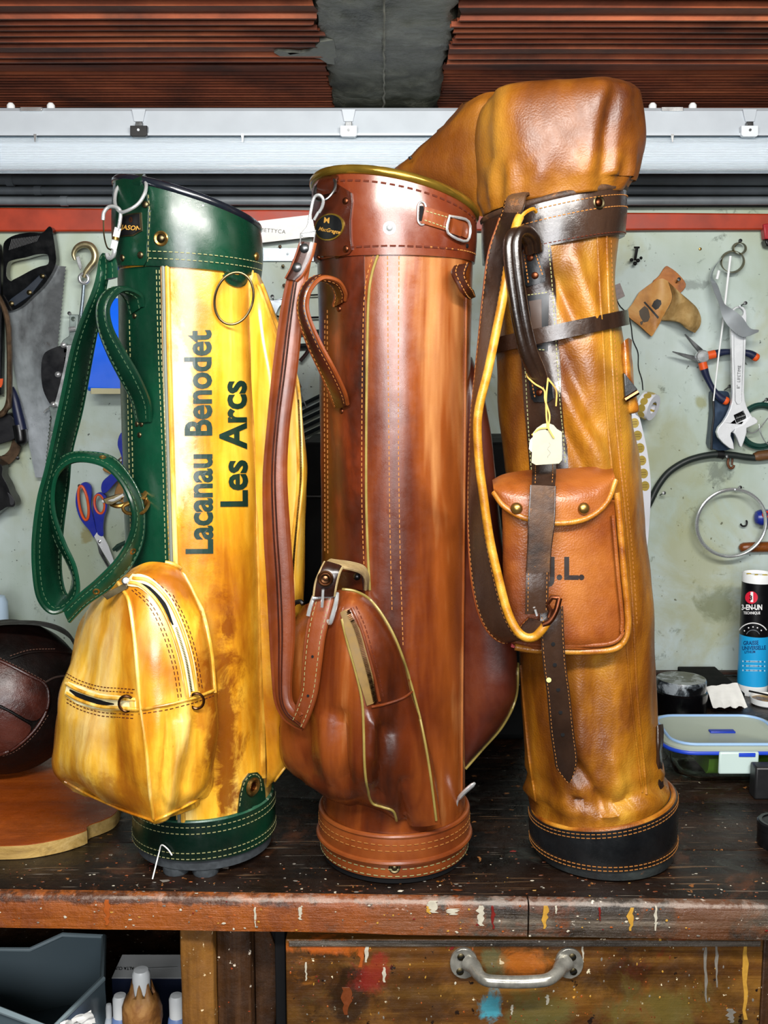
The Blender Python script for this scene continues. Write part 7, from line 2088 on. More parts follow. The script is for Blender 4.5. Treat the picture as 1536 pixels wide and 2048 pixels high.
for k, (rr, dy) in enumerate(((0.0705, 0.0), (0.0690, 0.004))):
    MB().tube(ringpath(P(1462.5, 1046, YW - 0.048 + dy), (1, 0, 0.04), (-0.03, 0, 1), rr, rr * 0.975, 64), 0.0030, 8, True).build('hoop', MAT['steel'], r)
nail(1470, 979, r); MB().tube([P(1470, 979, YW), P(1470, 979, YW - 0.056)], 0.0018, 8).build('nail_shank', MAT['steel_dark'], r)
r = wthing('small_hook', 1488, 1050, YW - 0.01, 'tiny dark cup hook on the wall inside the steel ring', 'hook')
MB().tube([P(x, y, YW - 0.012) for x, y in cat([(1481, 1048), (1485, 1052), (1492, 1051), (1494, 1044), (1492, 1041)], 5)], 0.0018, 8).build('hook', IRON, r)
MB().tube([P(1482, 1048, YW - 0.012), P(1482, 1048, YW)], 0.0016, 6).build('screw_pin', IRON, r)
r = wthing('screwdriver', 1530, 1055, YW - 0.03, 'blue screwdriver grip with red ring at the right edge by the steel ring', 'screwdriver')
MB().tube([P(1509, 1035, YW - 0.022), P(1512, 1035, YW - 0.022), P(1520, 1035, YW - 0.022), P(1536, 1035, YW - 0.022), P(1600, 1036, YW - 0.022)], [0.004, 0.0125, 0.0165, 0.0165, 0.015], 16).build('grip', plain('deep_blue_grip', '#16298a', 0.35), r)
MB().tube(ringpath(P(1532, 1029, YW - 0.0385), (1, 0, 0), (0, 0, 1), 0.006, 0.006, 16), 0.0022, 8, True).build('hanging_ring', plain('red_ring', '#d03a24', 0.4), r)
MB().tube([P(1600, 1036, YW - 0.022), P(1690, 1036, YW - 0.022)], 0.004, 10).build('shaft', MAT['steel'], r)
nail(1545, 1020, r)
r = wthing('wooden_handle', 1510, 1106, YW - 0.03, 'varnished brown wooden tool handle lying behind the steel ring', 'tool handle')
MB().tube([P(x, 1095 - (x - 1478) * 0.02, YW - 0.013) for x in (1478, 1481, 1487, 1500, 1530, 1600)], [0.003, 0.0075, 0.0102, 0.0108, 0.0112, 0.0115], 16).build('handle', wood_mat('varnished_wood', [(0.3, '#5a2a0c'), (0.5, '#7a4014'), (0.7, '#94561f')], 'x', 30, 0.25), r)
nail(1560, 1085, r)

# roll of gold stickers with its hanging strip
def stickers():
    r = wthing('sticker_roll', 1285, 1125, 2.06, 'roll of round gold stickers with white strip hanging beside the tan bag', 'sticker roll')
    WB = plain('white_backing', '#e8eaf2', 0.5, spec=0.3); GOLD = plain('gold_sticker', '#c9ad52', 0.4, 0.3)
    Y = 2.05
    c = P(1285, 808, Y)
    MB().lathe([(0.012, 0.0), (0.026, 0.0), (0.026, 0.024), (0.012, 0.024)], c + Vector((0, 0.0, 0)), (0.75, -0.6, -0.28), 30, cap=False).build('roll', WB, r)
    ax = Vector((0.75, -0.6, -0.28)).normalized()
    u = Vector((0, 0, 1)); u = (u - ax * u.dot(ax)).normalized(); w = ax.cross(u)
    for k in range(12):
        a = R(k * 30 + 8)
        n = (u * math.cos(a) + w * math.sin(a))
        MB().lathe([(0.0075, 0), (0.0075, 0.0005), (0.0001, 0.0006)], c + ax * 0.012 + n * 0.0258, n, 16).build('sticker', GOLD, r)
    k = [(1244, 800, Y, 1270, 795, Y), (1250, 830, Y - 0.006, 1277, 826, Y - 0.006), (1258, 862, Y - 0.006, 1285, 858, Y - 0.006), (1268, 910, Y, 1295, 906, Y), (1277, 962, Y + 0.006, 1301, 958, Y + 0.006), (1284, 1005, Y + 0.01, 1301, 1004, Y + 0.012), (1288, 1040, Y + 0.012, 1299, 1040, Y + 0.018), (1287, 1080, Y + 0.012, 1296, 1080, Y + 0.014), (1285, 1124, Y + 0.01, 1291, 1124, Y + 0.012)]
    A, B_ = sym_edge(k)
    MB().strip(A, B_, 0.0006, 0, 2).build('hanging_strip', WB, r)
    sb = Bag(r); m2 = MB().strip(A, B_, 0.0006, 0, 2); sb.trees['s'] = BVHTree.FromPolygons(m2.v, m2.f)
    for (x, y) in ((1269, 846), (1275, 871), (1280, 896), (1283.5, 921), (1287, 947), (1290, 972)):
        st_ = sb.patch([(x + 9 * math.cos(R(a)), y + 10 * math.sin(R(a))) for a in range(0, 360, 24)], 0.0003, GOLD, 'sticker', keys=['s'], step=20, solid=False)
        for dy in (-3, 1.5):
            sb.patch([(x - 5, y + dy), (x + 5, y + dy - 0.5), (x + 5, y + dy + 1), (x - 5, y + dy + 1.5)], 0.0006, plain('sticker_print', '#8a7030', 0.5), 'print_line', parent=st_, keys=['s'], step=20, solid=False)
    MB().tube([c - ax * 0.01, Vector((c.x, YW, c.z + 0.004))], 0.003, 8).build('roll_peg', RUST, r)
stickers()
mb = MB().tube([P(x, y, YW - 0.004) for x, y in cat([(1232, 596), (1240, 612), (1254, 627), (1262, 650), (1266, 680), (1276, 705), (1277, 735), (1284, 760), (1286, 780)], 5)], 0.0009, 6)
single(mb, 'black_string', MAT['black_matte'], 'thin black string running down the wall behind the leather pouch', 'string')
for i, (poly, lab) in enumerate((([(1288, 1180), (1299, 1181), (1304, 1187), (1303, 1193), (1288, 1192)], 'upper of two black tape scraps on the wall beside the tan bag'), ([(1289, 1205), (1303, 1204), (1302, 1214), (1297, 1218), (1289, 1216)], 'lower of two black tape scraps on the wall beside the tan bag'))):
    single(MB().plate(poly, YW - 0.0025, 0.0024), 'tape_scrap', MAT['black_matte'], lab, 'tape', smooth=False)
r = wthing('red_label_tool', 1534, 492, YW - 0.04, 'red and black tool just entering the picture at upper right', 'tool')
MB().plate([(1527, 448), (1560, 444), (1560, 478), (1530, 478)], YW - 0.03, 0.02).build('red_head', plain('red_paint', '#a3242c', 0.4), r, bevel=0.002)
MB().plate([(1530, 480), (1560, 478), (1560, 494), (1534, 493)], YW - 0.032, 0.024).build('black_foot', MAT['black'], r, bevel=0.002)
nail(1545, 450, r)
mb = MB().lathe([(0.0016, 0), (0.0030, 0.001), (0.0026, 0.003), (0.0001, 0.0035)], P(1400, 498, YW - 0.001), (0, -1, 0), 12)
single(mb, 'brass_pin', MAT['brass'], 'tiny brass pin stuck in the bare wall above the pouch', 'pin')
mb = MB().plate([(1230, 570), (1240, 566), (1250, 592), (1234, 600)], YW - 0.003, 0.002)
single(mb, 'photo_scrap', plain('faded_photo', '#8d7c78', 0.5, var=0.4, vscale=120), 'faded paper scrap peeking out beside the tan bag collar', 'paper', smooth=False)

# ================================================================== THINGS ON AND UNDER THE BENCH
# ---- grease cartridge
def cartridge():
    Yc = 1.99
    c = Vector((P(1508, 1300, Yc).x, Yc, ZB))
    r0 = 29.5 * scl(1300, Yc)
    ztop = P(1508, 1145, Yc).z
    root = thing('grease_cartridge', c, 'white, black and blue grease cartridge standing against the wall at the right', 'cartridge')
    def zat(py): return max(ZB, P(1508, py, Yc).z)
    z0, z1, z2 = zat(1366), zat(1268), zat(1163)
    h = lambda z: z - ZB
    WH = plain('cartridge_white', '#eef0f0', 0.35)
    MB().lathe([(r0 * 0.96, 0), (r0, 0.002), (r0, h(z0))], c, (0, 0, 1), 48).build('base_cap', WH, root)
    body = MB().lathe([(r0 * 1.0, h(z0)), (r0 * 1.0, h(z1))], c, (0, 0, 1), 64, cap=False).build('blue_label', plain('cartridge_blue', '#1c9fdc', 0.35), root)
    MB().lathe([(r0, h(z1)), (r0, h(z2))], c, (0, 0, 1), 64, cap=False).build('black_label', plain('cartridge_black', '#0a0a0d', 0.3), root)
    MB().lathe([(r0, h(z2)), (r0, h(ztop) - 0.002), (r0 * 0.97, h(ztop)), (r0 * 0.9, h(ztop)), (r0 * 0.88, h(ztop) - 0.006), (0.0001, h(ztop) - 0.006)], c, (0, 0, 1), 48, cap=False).build('top_rim', WH, root)
    rnd = random.Random(5)
    for k in range(5):
        a = R(-150 + k * 32 + rnd.uniform(-8, 8))
        mb = MB(); blob(mb, c + Vector((math.cos(a) * r0 * 0.93, math.sin(a) * r0 * 0.93, h(ztop))), (1, 0, 0), (0, 1, 0), (0, 0, 1), 0.005, 0.003, k, 0.0015)
        mb.build('grease_smear', plain('yellow_grease', '#b9a022', 0.3), root)
    B = Bag(root)
    m2 = MB().lathe([(r0, 0), (r0, h(ztop))], c, (0, 0, 1), 96, cap=False); B.trees['c'] = BVHTree.FromPolygons(m2.v, m2.f)
    WT = plain('white_print', '#f2f2f2', 0.4); NV = plain('navy_print', '#0c2a63', 0.4); RD = plain('red_print', '#d81f3a', 0.4)
    B.patch([(1503 + 12.5 * math.cos(R(a)), 1195 + 12.5 * math.sin(R(a))) for a in range(0, 360, 15)], 0.0004, RD, 'red_disc', keys=['c'], step=6, solid=False)
    B.text('1', 26, 1504, 1195, 0, WT, 'print', bold=0.05, keys=['c'], off=0.0009, cuts=3)
    B.text('3', 13, 1502, 1196, 0, MAT['black'], 'print', bold=0.03, keys=['c'], off=0.0012, cuts=3)
    B.text('3-EN-UN', 14.5, 1504, 1215, 0, WT, 'print', bold=0.035, keys=['c'], off=0.0008, sx=0.72, cuts=3)
    B.text('TECHNIQUE', 7.5, 1504, 1226, 0, WT, 'print', bold=0.02, keys=['c'], off=0.0008, sx=0.78, cuts=2)
    # gauge dial
    B.piping(arc(1506, 1270, 29, 205, 335, 14, 24), 0.0011, WT, 'dial_arc', root, n=1, keys=['c'])
    B.piping(arc(1506, 1274, 14, 205, 335, 10, 14), 0.0008, plain('dial_grey', '#6a7078', 0.4), 'dial_arc', root, n=1, keys=['c'])
    for a in (215, 245, 270, 295, 322):
        B.rivet(1506 + 21 * math.cos(R(a)), 1272 + 18 * math.sin(R(a)), 0.0014, WT, 'dial_tick', keys=['c'])
    B.text('GRAISSE', 11, 1502, 1286, -2, NV, 'print', bold=0.02, keys=['c'], off=0.0008, sx=0.74, cuts=3)
    B.text('UNIVERSELLE', 11, 1508, 1296, -2, NV, 'print', bold=0.02, keys=['c'], off=0.0008, sx=0.72, cuts=3)
    B.text('LITHIUM', 7, 1500, 1304, -2, NV, 'print', bold=0.02, keys=['c'], off=0.0008, sx=0.8, cuts=2)
    for y in (1321, 1330, 1339):
        B.patch([(1485, y), (1530, y + 1), (1530, y + 4), (1485, y + 3)], 0.0003, plain('pale_print', '#bfe2f3', 0.4), 'print_band', keys=['c'], step=8, solid=False)
        B.patch([(1490, y + 1), (1526, y + 2), (1526, y + 3), (1490, y + 2)], 0.0006, NV, 'print_line', keys=['c'], step=8, solid=False)
cartridge()

# ---- black jar
c = Vector((P(1361, 1400, 1.86).x, 1.86, ZB)); r0 = 49 * scl(1380, 1.86)
zt_ = P(1361, 1356, 1.86).z - ZB
root = thing('black_jar', c, 'squat black jar with tar-smeared lid behind the food container', 'jar')
MB().lathe([(r0 * 0.9, 0), (r0 * 1.04, 0.004), (r0 * 1.06, zt_ - 0.024), (r0 * 0.98, zt_ - 0.020)], c, (0, 0, 1), 48).build('jar_body', plain('glossy_black', '#050507', 0.2), root)
MB().lathe([(r0 * 1.0, zt_ - 0.022), (r0 * 1.0, zt_ - 0.003), (r0 * 0.97, zt_), (r0 * 0.2, zt_ + 0.0006), (0.0001, zt_ + 0.0006)], c, (0, 0, 1), 48).build('lid', leather('smeared_lid', [(0.35, '#0a0b0d'), (0.5, '#3d4348'), (0.62, '#8e969c')], 0.2, 45, (1, 1, 1), 300, 0.1, 0.4, 0.3, seed=51), root)

# ---- black box behind, paper tissue, dish
x0, x1 = P(1392, 1380, 1.95).x, P(1472, 1380, 1.95).x
single(MB().box((x0, 1.90, ZB), (x1, 2.08, ZB + 0.028)), 'flat_black_box', MAT['black_matte'], 'flat black box against the wall under the paper tissue', 'box', bevel=0.002)
g = []
for i in range(13):
    row = []
    for j in range(13):
        u, v = i / 12, j / 12
        x = (1412 + (1475 - 1412) * u) * (1 - v) + (1426 + (1495 - 1426) * u) * v
        y = (1374 - 8 * u) * (1 - v) + (1416 - 2 * u + 2 * math.sin(u * 22)) * v
        Y = 1.90 - 0.075 * v
        p = P(x, y, Y)
        p.z = max(ZB + 0.0026, p.z) + 0.0016 * math.sin(u * 9 + v * 4) ** 2
        row.append(p)
    g.append(row)
mb = MB().grid(g + [[p - Vector((0, 0, 0.0007)) for p in r_] for r_ in g[::-1]], loop=True)
single(mb, 'paper_tissue', MAT['paper'], 'crumpled square of off-white paper between jar and grease cartridge', 'paper')
c = PZ(1534, 1408, ZB + 0.0); r0 = 34 * scl(1396, c.y)
root = thing('glue_dish', c, 'shallow white dish smeared with ochre paste at the foot of the cartridge', 'dish')
MB().lathe([(r0 * 0.8, 0), (r0 * 0.95, 0.003), (r0, 0.014), (r0 * 0.96, 0.014), (r0 * 0.9, 0.006), (0.0001, 0.006)], c, (0, 0, 1), 40, cap=False).build('dish', MAT['white'], root)
MB().lathe([(r0 * 0.92, 0.0085), (r0 * 0.5, 0.011), (0.0001, 0.010)], c, (0, 0, 1), 24).build('paste', leather('ochre_paste', [(0.3, '#6b4310'), (0.5, '#a8761c'), (0.7, '#c99a35')], 0.3, 60, (1, 1, 1), 200, 0.3, 0.5, 0.0), root)
MB().tube([P(1498, 1382, c.y - 0.02), P(1545, 1392, c.y - 0.02)], 0.0018, 8).build('spreader', MAT['black'], root)

# ---- glass food container with clip lid
def container():
    zl = ZB + 0.062
    pts = [PZ(x, y, zl) for x, y in ((1345, 1437), (1600, 1437), (1580, 1503), (1395, 1503))]
    xa, xb = 0.432, 0.630
    yb, yf_ = 1.668, 1.512
    root = thing('food_container', ((xa + xb) / 2, (yb + yf_) / 2, ZB), 'clear glass food container with blue-sealed clip lid and green contents', 'container')
    def rrect(x0, x1, y0, y1, r, z, n=6):
        out = []
        for cx, cy, a0 in ((x1 - r, y1 - r, 0), (x0 + r, y1 - r, 90), (x0 + r, y0 + r, 180), (x1 - r, y0 + r, 270)):
            for k in range(n + 1):
                a = R(a0 + 90 * k / n)
                out.append(Vector((cx + r * math.cos(a), cy + r * math.sin(a), z)))
        return out
    gm, nt, b = newmat('clear_glass')
    b.inputs['Base Color'].default_value = lin('#e6efe8'); b.inputs['Roughness'].default_value = 0.03
    b.inputs['Transmission Weight'].default_value = 1.0; b.inputs['IOR'].default_value = 1.45
    e = 0.012
    def body(d, zz):
        return [rrect(xa + e + t + d, xb - e - t - d, yf_ + e + t + d, yb - e - t - d, max(0.01, 0.036 - d), ZB + z) for t, z in zz]
    zz = [(0.022, 0.0005), (0.016, 0.003), (0.010, 0.010), (0.004, 0.030), (0.0, 0.056)]
    outer = body(0, zz); inner = body(0.003, [(0.0, 0.056), (0.004, 0.030), (0.010, 0.012), (0.018, 0.0045)])
    MB().grid(outer + inner, ring=True, cap0=True, cap1=True).build('glass_bowl', gm, root, sharp=60)
    gr = body(0.0045, [(0.018, 0.0055), (0.010, 0.013), (0.006, 0.034)])
    MB().grid([[Vector((max(p.x, 0.50), p.y, p.z + 0.006)) for p in r_] for r_ in gr], ring=True, cap0=True, cap1=True).build('green_contents', plain('leaf_green', '#6f9e22', 0.5, var=0.2), root)
    lm, nt, b = newmat('frosted_lid')
    b.inputs['Base Color'].default_value = lin('#b9c4b6'); b.inputs['Roughness'].default_value = 0.3
    b.inputs['Transmission Weight'].default_value = 0.35; b.inputs['IOR'].default_value = 1.4
    L0 = [rrect(xa + d, xb - d, yf_ + d, yb - d, max(0.012, 0.042 - d), ZB + z) for d, z in ((0.004, 0.055), (0.0, 0.058), (0.0, 0.063), (0.004, 0.066), (0.014, 0.066), (0.018, 0.0635))]
    MB().grid(L0, ring=True, cap0=True, cap1=True).build('lid', lm, root, sharp=35)
    MB().tube(rrect(xa - 0.0005, xb + 0.0005, yf_ - 0.0005, yb + 0.0005, 0.042, ZB + 0.0570), 0.0030, 8, True).build('seal', plain('blue_seal', '#1c3fb4', 0.35), root)
    MB().tube(rrect(xa + 0.011, xb - 0.011, yf_ + 0.011, yb - 0.011, 0.034, ZB + 0.0665), 0.0026, 8, True).build('lid_ridge', plain('pale_blue_ridge', '#8fb0d8', 0.35), root)
    p = (PZ(1420, 1458, ZB + 0.0645) + PZ(1468, 1468, ZB + 0.0645)) / 2
    MB().box((p.x - 0.020, p.y - 0.006, ZB + 0.063), (p.x + 0.020, p.y + 0.006, ZB + 0.0665)).build('vent_cap', plain('blue_vent', '#12309c', 0.35), root, bevel=0.0012)
    CL = plain('pale_clip', '#b4c6c2', 0.35)
    def clip(x0, x1, y0, y1):
        return MB().box((x0, y0, ZB + 0.026), (x1, y1, ZB + 0.061))
    o = clip(0.506, 0.566, yf_ - 0.007, yf_ - 0.001).build('clip', CL, root, bevel=0.0025)
    MB().box((0.535, yf_ - 0.0085, ZB + 0.054), (0.560, yf_ - 0.006, ZB + 0.060)).build('clip_band', plain('blue_band', '#1c3fb4', 0.4), o, bevel=0.0008)
    clip(xa - 0.008, xa - 0.001, 1.560, 1.610).build('clip', CL, root, bevel=0.0025)
    clip(xb + 0.001, xb + 0.008, 1.560, 1.610).build('clip', CL, root, bevel=0.0025)
    clip(0.506, 0.566, yb + 0.001, yb + 0.007).build('clip', CL, root, bevel=0.0025)
container()
p = PZ(1509, 1600, ZB)
single(MB().box((p.x, p.y, ZB), (p.x + 0.12, p.y + 0.026, ZB + 0.050)), 'black_case', plain('case_black', '#121214', 0.45), 'small black case at the right edge in front of the food container', 'case', bevel=0.003)

# ---- black block added to fill the dark space behind the brown bag
x0, x1 = P(604, 1300, 1.72).x, P(1062, 1300, 1.72).x
root = thing('dark_space_block', ((x0 + x1) / 2, 1.85, ZB), 'large black block filling the dark space behind the brown golf bag', 'case')
TR = plain('dark_space_black', '#0c0f10', 0.75, spec=0.25, var=0.3, vscale=30)
ztop = P(768, 885, 1.72).z
MB().box((x0, 1.72, ZB), (x1, 1.98, ztop)).build('block_body', TR, root, bevel=0.012, bseg=3)
for z in (ZB + 0.10, ztop - 0.09):
    MB().tube([(x0 - 0.0015, 1.7185, z), (x1 + 0.0015, 1.7185, z)], 0.003, 8).build('block_rib', MAT['black'], root)
for x in (x0 + 0.002, x1 - 0.002):
    MB().tube([(x, 1.7185, ZB + 0.02), (x, 1.7185, ztop - 0.02)], 0.003, 8).build('block_rib', MAT['black'], root)

# ---- leather ball on a round board
def ball():
    Yc = 1.545
    c = P(14, 1400, Yc); rb = 152 * scl(1400, Yc)
    c.z = ZB + 0.0195 + rb * 0.997
    root = thing('leather_ball', (c.x, c.y, ZB + 0.0195), 'dark brown panelled leather ball resting on the round board', 'ball')
    DARK = leather('dark_ball_leather', [(0.3, '#060302'), (0.5, '#100604'), (0.7, '#1c0b07')], 0.5, 10, (1, 1, 1), 700, 0.15, 0.25, 0.0, spec=0.25, seed=41)
    CHEST = leather('chestnut_ball_leather', [(0.3, '#1c0804'), (0.5, '#34120a'), (0.7, '#4c2015')], 0.36, 10, (1, 1, 1), 700, 0.15, 0.35, 0.1, seed=42)
    B = Bag(root)
    rows = []
    for i in range(1, 36):
        t = math.pi * i / 36
        rows.append([c + Vector((math.sin(t) * math.cos(2 * math.pi * k / 64), math.sin(t) * math.sin(2 * math.pi * k / 64), -math.cos(t))) * rb * (1 + 0.012 * nz(Vector((math.sin(t) * math.cos(2 * math.pi * k / 64), math.sin(t) * math.sin(2 * math.pi * k / 64), -math.cos(t))), 3, 1)) for k in range(64)])
    bl = B.part(MB().grid(rows, ring=True, cap0=True, cap1=True), 'ball_body', DARK, key='ball')
    def panel(poly, th, mat, nm='panel'):
        return B.patch(cat(poly, 4, True), th, mat, nm, keys=['ball'], step=9)
    p1 = panel([(-110, 1285), (0, 1322), (60, 1352), (86, 1368), (95, 1392), (88, 1420), (62, 1440), (0, 1408), (-110, 1370)], 0.004, CHEST)
    p2 = panel([(-110, 1382), (0, 1416), (40, 1438), (60, 1452), (50, 1472), (20, 1496), (0, 1506), (-60, 1520), (-110, 1510)], 0.004, CHEST)
    B.piping([(-60, 1300), (0, 1322), (60, 1352), (88, 1368), (96, 1392), (90, 1425), (66, 1462), (30, 1494), (0, 1508), (-40, 1518)], 0.0024, CHEST, 'seam', bl)
    B.piping([(-60, 1390), (0, 1412), (40, 1434), (62, 1447)], 0.0018, DARK, 'seam', bl)
    B.piping([(20, 1318), (60, 1306), (110, 1304), (150, 1310)], 0.0020, DARK, 'seam', bl, keys=['ball'])
    B.piping([(88, 1366), (110, 1355), (140, 1352), (160, 1358)], 0.0016, plain('seam_grey', '#3b2c26', 0.6), 'seam', bl, keys=['ball'])
    B.stitch([[(0, 1316), (60, 1346), (92, 1364)], [(20, 1312), (60, 1300), (110, 1298)], [(96, 1430), (70, 1468), (34, 1500), (0, 1514)]], plain('ball_thread', '#6b4a3c', 0.7), bl, dash=0.003, gap=0.002, w=0.0004)
    # folded lip on top with lacing
    rows = [[(-60, 1262, 1.50), (10, 1250, 1.475), (80, 1252, 1.49), (130, 1270, 1.52), (158, 1300, 1.56)], [(-60, 1252, 1.54), (10, 1242, 1.53), (80, 1242, 1.535), (130, 1258, 1.55), (156, 1290, 1.58)], [(-60, 1262, 1.58), (10, 1252, 1.58), (80, 1252, 1.58), (130, 1268, 1.59), (150, 1295, 1.60)]]
    B.part(MB().grid(skin(rows, 5, 5)), 'lace_flap', DARK, bl, sharp=70)
ball()
def board():
    z = ZB + 0.0185
    top = [(-260, 1640), (-120, 1682), (-40, 1692), (0, 1693), (60, 1690), (120, 1679), (160, 1667), (174, 1661)]
    t2 = [(174, 1655), (182, 1650), (205, 1642), (228, 1630), (240, 1610), (238, 1580), (200, 1545), (120, 1515), (0, 1505), (-150, 1520), (-280, 1580)]
    root = thing('round_board', PZ(0, 1620, ZB), 'round plywood board with orange-brown face under the leather ball', 'board')
    ol = [PZ(x, y, z) for x, y in cat(top, 5)] + [PZ(x, y, z) for x, y in cat(t2, 5)]
    EDGE = wood_mat('ply_edge', [(0.3, '#6b4f22'), (0.5, '#a48548'), (0.7, '#bda066')], 'x', 30, 0.6, dirt=[('#3a2a14', 20, 0.55, 0.7, 0.6)])
    FACE = wood_mat('board_face', [(0.3, '#5a260b'), (0.5, '#8c4012'), (0.7, '#a9561d')], 'x', 8, 0.32, dirt=[('#3a1a0c', 6, 0.5, 0.7, 0.6)], specks=[('#e8d8c0', 60, 0.73)])
    MB().slab(ol, (0, 0, -1), 0.018).build('board', EDGE, root)
    ctr = sum(ol, Vector()) / len(ol)
    MB().slab([ctr + (p - ctr) * 0.997 + Vector((0, 0, 0.0012)) for p in ol], (0, 0, -1), 0.0016).build('face_veneer', FACE, root)
board()
# bottle at the far left
c = P(-6, 1262, 2.0); c = Vector((c.x, 2.0, ZB))
root = thing('white_bottle', c, 'pale blue white plastic bottle at the left edge behind the ball', 'bottle')
hb_ = P(-6, 1190, 2.0).z - ZB
MB().lathe([(0.021, 0), (0.023, 0.003), (0.023, hb_ - 0.014), (0.018, hb_ - 0.003), (0.009, hb_), (0.008, hb_ + 0.001)], c, (0, 0, 1), 32).build('bottle_body', plain('pale_blue_plastic', '#b8cfe4', 0.35), root)
MB().lathe([(0.0095, hb_ - 0.001), (0.0095, hb_ + 0.012), (0.0001, hb_ + 0.0125)], c, (0, 0, 1), 20).build('bottle_cap', MAT['white'], root)

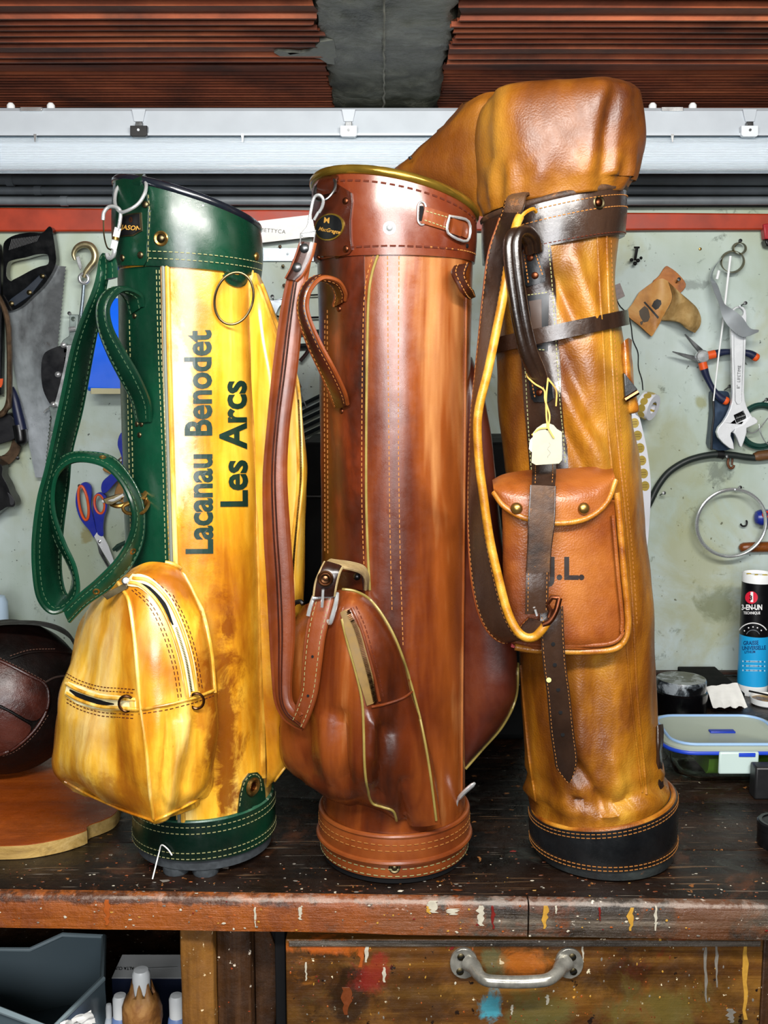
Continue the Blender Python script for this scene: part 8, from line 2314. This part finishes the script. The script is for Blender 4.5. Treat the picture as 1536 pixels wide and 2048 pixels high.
# ---- under the bench
ZS = ZB - 0.4145
def under():
    # leaning translucent bin
    root = thing('storage_tub', (P(90, 2000, 1.45).x, 1.45, ZS), 'grey blue plastic tub on the shelf under the bench', 'tub')
    tm, nt, b = newmat('frosted_tub')
    b.inputs['Base Color'].default_value = lin('#5f7078'); b.inputs['Roughness'].default_value = 0.35; b.inputs['Transmission Weight'].default_value = 0.3
    def ring(px, Ys, z): return px
    rim = [P(-160, 2000, 1.36), P(-10, 2016, 1.34), P(104, 2060, 1.32), P(205, 1958, 1.42), P(208, 1874, 1.60), P(126, 1870, 1.62), P(60, 1900, 1.60), P(-160, 1900, 1.60)]
    zr = sum(p.z for p in rim) / len(rim)
    low = [Vector((p.x * 0.97 - 0.010, 1.47 + (p.y - 1.47) * 0.88, ZS + 0.002)) for p in rim]
    inn = [Vector((p.x * 0.985 - 0.004, 1.47 + (p.y - 1.47) * 0.965, p.z)) for p in rim]
    lin_ = [Vector((p.x * 0.96 - 0.010, 1.47 + (p.y - 1.47) * 0.84, ZS + 0.006)) for p in rim]
    MB().grid([low, rim, inn, lin_], ring=True, cap0=True, cap1=True).build('tub', tm, root, bevel=0.002)
    MB().tube(rim, 0.0045, 8, True).build('tub_rim', plain('tub_rim', '#7c8c92', 0.35), root)
    mb = MB()
    g = []
    for i in range(9):
        row = []
        for j in range(9):
            u, v = i / 8, j / 8
            p = P(120 + 62 * u + 10 * v, 2046 - 26 * u + 24 * v, 1.312 + 0.01 * v)
            row.append(p + Vector((0, 0.006 * nz((u * 4, v * 4, 0)), 0.006 * nz((u * 3, v * 5, 2)))))
        g.append(row)
    mb.grid(g + [[p + Vector((0, 0.001, -0.001)) for p in r_] for r_ in g[::-1]], loop=True)
    for v in mb.v: v.z = v.z
    single(mb, 'crumpled_paper', MAT['paper'], 'crumpled white paper at the rim of the plastic tub', 'paper')
    # carton with upside-down print
    Yb = 1.50
    xa, xb = P(223, 1956, Yb).x, P(375, 1956, Yb).x
    zt = P(300, 1956, Yb).z; zm = zt - 0.001; dp_ = PZ(300, 1909, zt).y - Yb
    root = thing('carton', ((xa + xb) / 2, Yb + 0.05, ZS), 'navy carton with white top printed upside down behind the bottles', 'box')
    MB().box((xa, Yb, ZS), (xb, Yb + dp_, zm)).build('carton_body', plain('navy_card', '#101a33', 0.5), root, bevel=0.001)
    MB().box((xa, Yb, zm), (xb, Yb + dp_, zt)).build('carton_lid', plain('white_card', '#c3c5c4', 0.6), root, bevel=0.001)
    B = Bag(root); m2 = MB().box((xa, Yb, zm), (xb, Yb + dp_, zt)); B.trees['b'] = BVHTree.FromPolygons(m2.v, m2.f)
    B.text('ALTA CUIR', 8.5, 247, 1937, 180, MAT['black'], 'print', bold=0.02, keys=['b'], off=0.0005, cuts=2)
    B.patch([(280, 1936), (355, 1933), (355, 1935), (280, 1938)], 0.0004, plain('pale_grey_print', '#9a9c9c', 0.6), 'print_line', keys=['b'], step=30, solid=False)
    for k in range(4):
        B.patch([(232, 1914 + 0), (232, 1915), (233, 1915), (233, 1914)], 0.0002, MAT['white'], 'corner_mark', keys=['b'], step=30, solid=False) if False else None
    # bottles
    def bottle(px, Y, pcap0, pcap1, rc, rbod, label, capm, bodm, wrap=False):
        c = Vector((P(px, 2000, Y).x, Y, ZS))
        zc0, zc1 = P(px, pcap1, Y).z - ZS, P(px, pcap0, Y).z - ZS
        root = thing('bottle', c, label, 'bottle')
        sh = zc0 - 0.004
        MB().lathe([(rbod * 0.93, 0), (rbod, 0.003), (rbod, sh - 0.035), (rbod * 0.92, sh - 0.020), (rc * 1.15, sh), (rc * 0.9, sh + 0.004)], c, (0, 0, 1), 32).build('bottle_body', bodm, root)
        MB().lathe([(rc, zc0 - 0.002), (rc, zc1 - 0.006), (rc * 0.8, zc1 - 0.001), (0.0001, zc1)], c, (0, 0, 1), 28).build('cap', capm, root)
        if wrap:
            pr = [(rc * 1.12, zc0 + 0.010), (rc * 1.5, zc0 + 0.001), (rbod * 0.98, zc0 - 0.009), (rbod * 1.12, zc0 - 0.022), (rbod * 1.14, zc0 - 0.040), (rbod * 1.04, zc0 - 0.056)]
            rows = []
            for (r_, h_) in pr:
                rows.append([c + Vector((math.cos(2 * math.pi * k / 40), math.sin(2 * math.pi * k / 40), 0)) * (r_ * (1 + 0.09 * nz((math.cos(2 * math.pi * k / 40) * 3, math.sin(2 * math.pi * k / 40) * 3, h_ * 60), 1, 5))) + Vector((0, 0, h_ + 0.010 * math.sin(k * 1.1) * (1 if (r_, h_) == pr[-1] or (r_, h_) == pr[0] else 0))) for k in range(40)])
            MB().grid(rows, ring=True).build('paper_wrap', leather('kraft_paper', [(0.3, '#6e441c'), (0.5, '#8f5f2c'), (0.7, '#a97a42')], 0.6, 30, (1, 1, 1), 150, 0.25, 0.4, 0.0), root)
    NB = plain('navy_bottle', '#141f4a', 0.35); CB = plain('pale_blue_bottle', '#6d86b8', 0.35)
    bottle(284, 1.37, 1938, 1985, 0.0125, 0.025, 'navy bottle with white cap wrapped in crumpled brown paper', MAT['white'], NB, True)
    bottle(240, 1.39, 1989, 2030, 0.0105, 0.016, 'small blue bottle with white cap left of the paper wrapped bottle', MAT['white'], CB)
    bottle(353, 1.39, 1989, 2030, 0.0108, 0.016, 'small blue bottle with white cap beside the bench leg', MAT['white'], CB)
    bottle(217, 1.41, 2007, 2032, 0.0045, 0.010, 'slim white tube bottle next to the plastic tub', MAT['white'], plain('milky', '#c9d2da', 0.4))
under()

# black round tin at the right edge of the bench, white carton under it
c = PZ(1556, 1690, ZB)
root = thing('black_tin', c, 'round black tin cut by the right edge near the bench front', 'tin')
MB().lathe([(0.026, 0), (0.0275, 0.003), (0.0275, 0.030), (0.0255, 0.033), (0.0001, 0.033)], c, (0, 0, 1), 40).build('tin_body', MAT['black'], root)
MB().lathe([(0.0283, 0.024), (0.0283, 0.033), (0.026, 0.035), (0.022, 0.0345), (0.022, 0.033)], c, (0, 0, 1), 40, cap=False).build('tin_lid', plain('tin_lid_black', '#0c0d0f', 0.3, coat=0.3), root)
xe = dx1 + 0.056
single(MB().box((xe - 0.002, 1.268, ZS), (xe + 0.10, 1.40, P(1530, 1985, 1.27).z)), 'white_carton', plain('white_carton_card', '#c9ccd0', 0.6), 'plain white carton at the right edge below the bench', 'box', bevel=0.001)
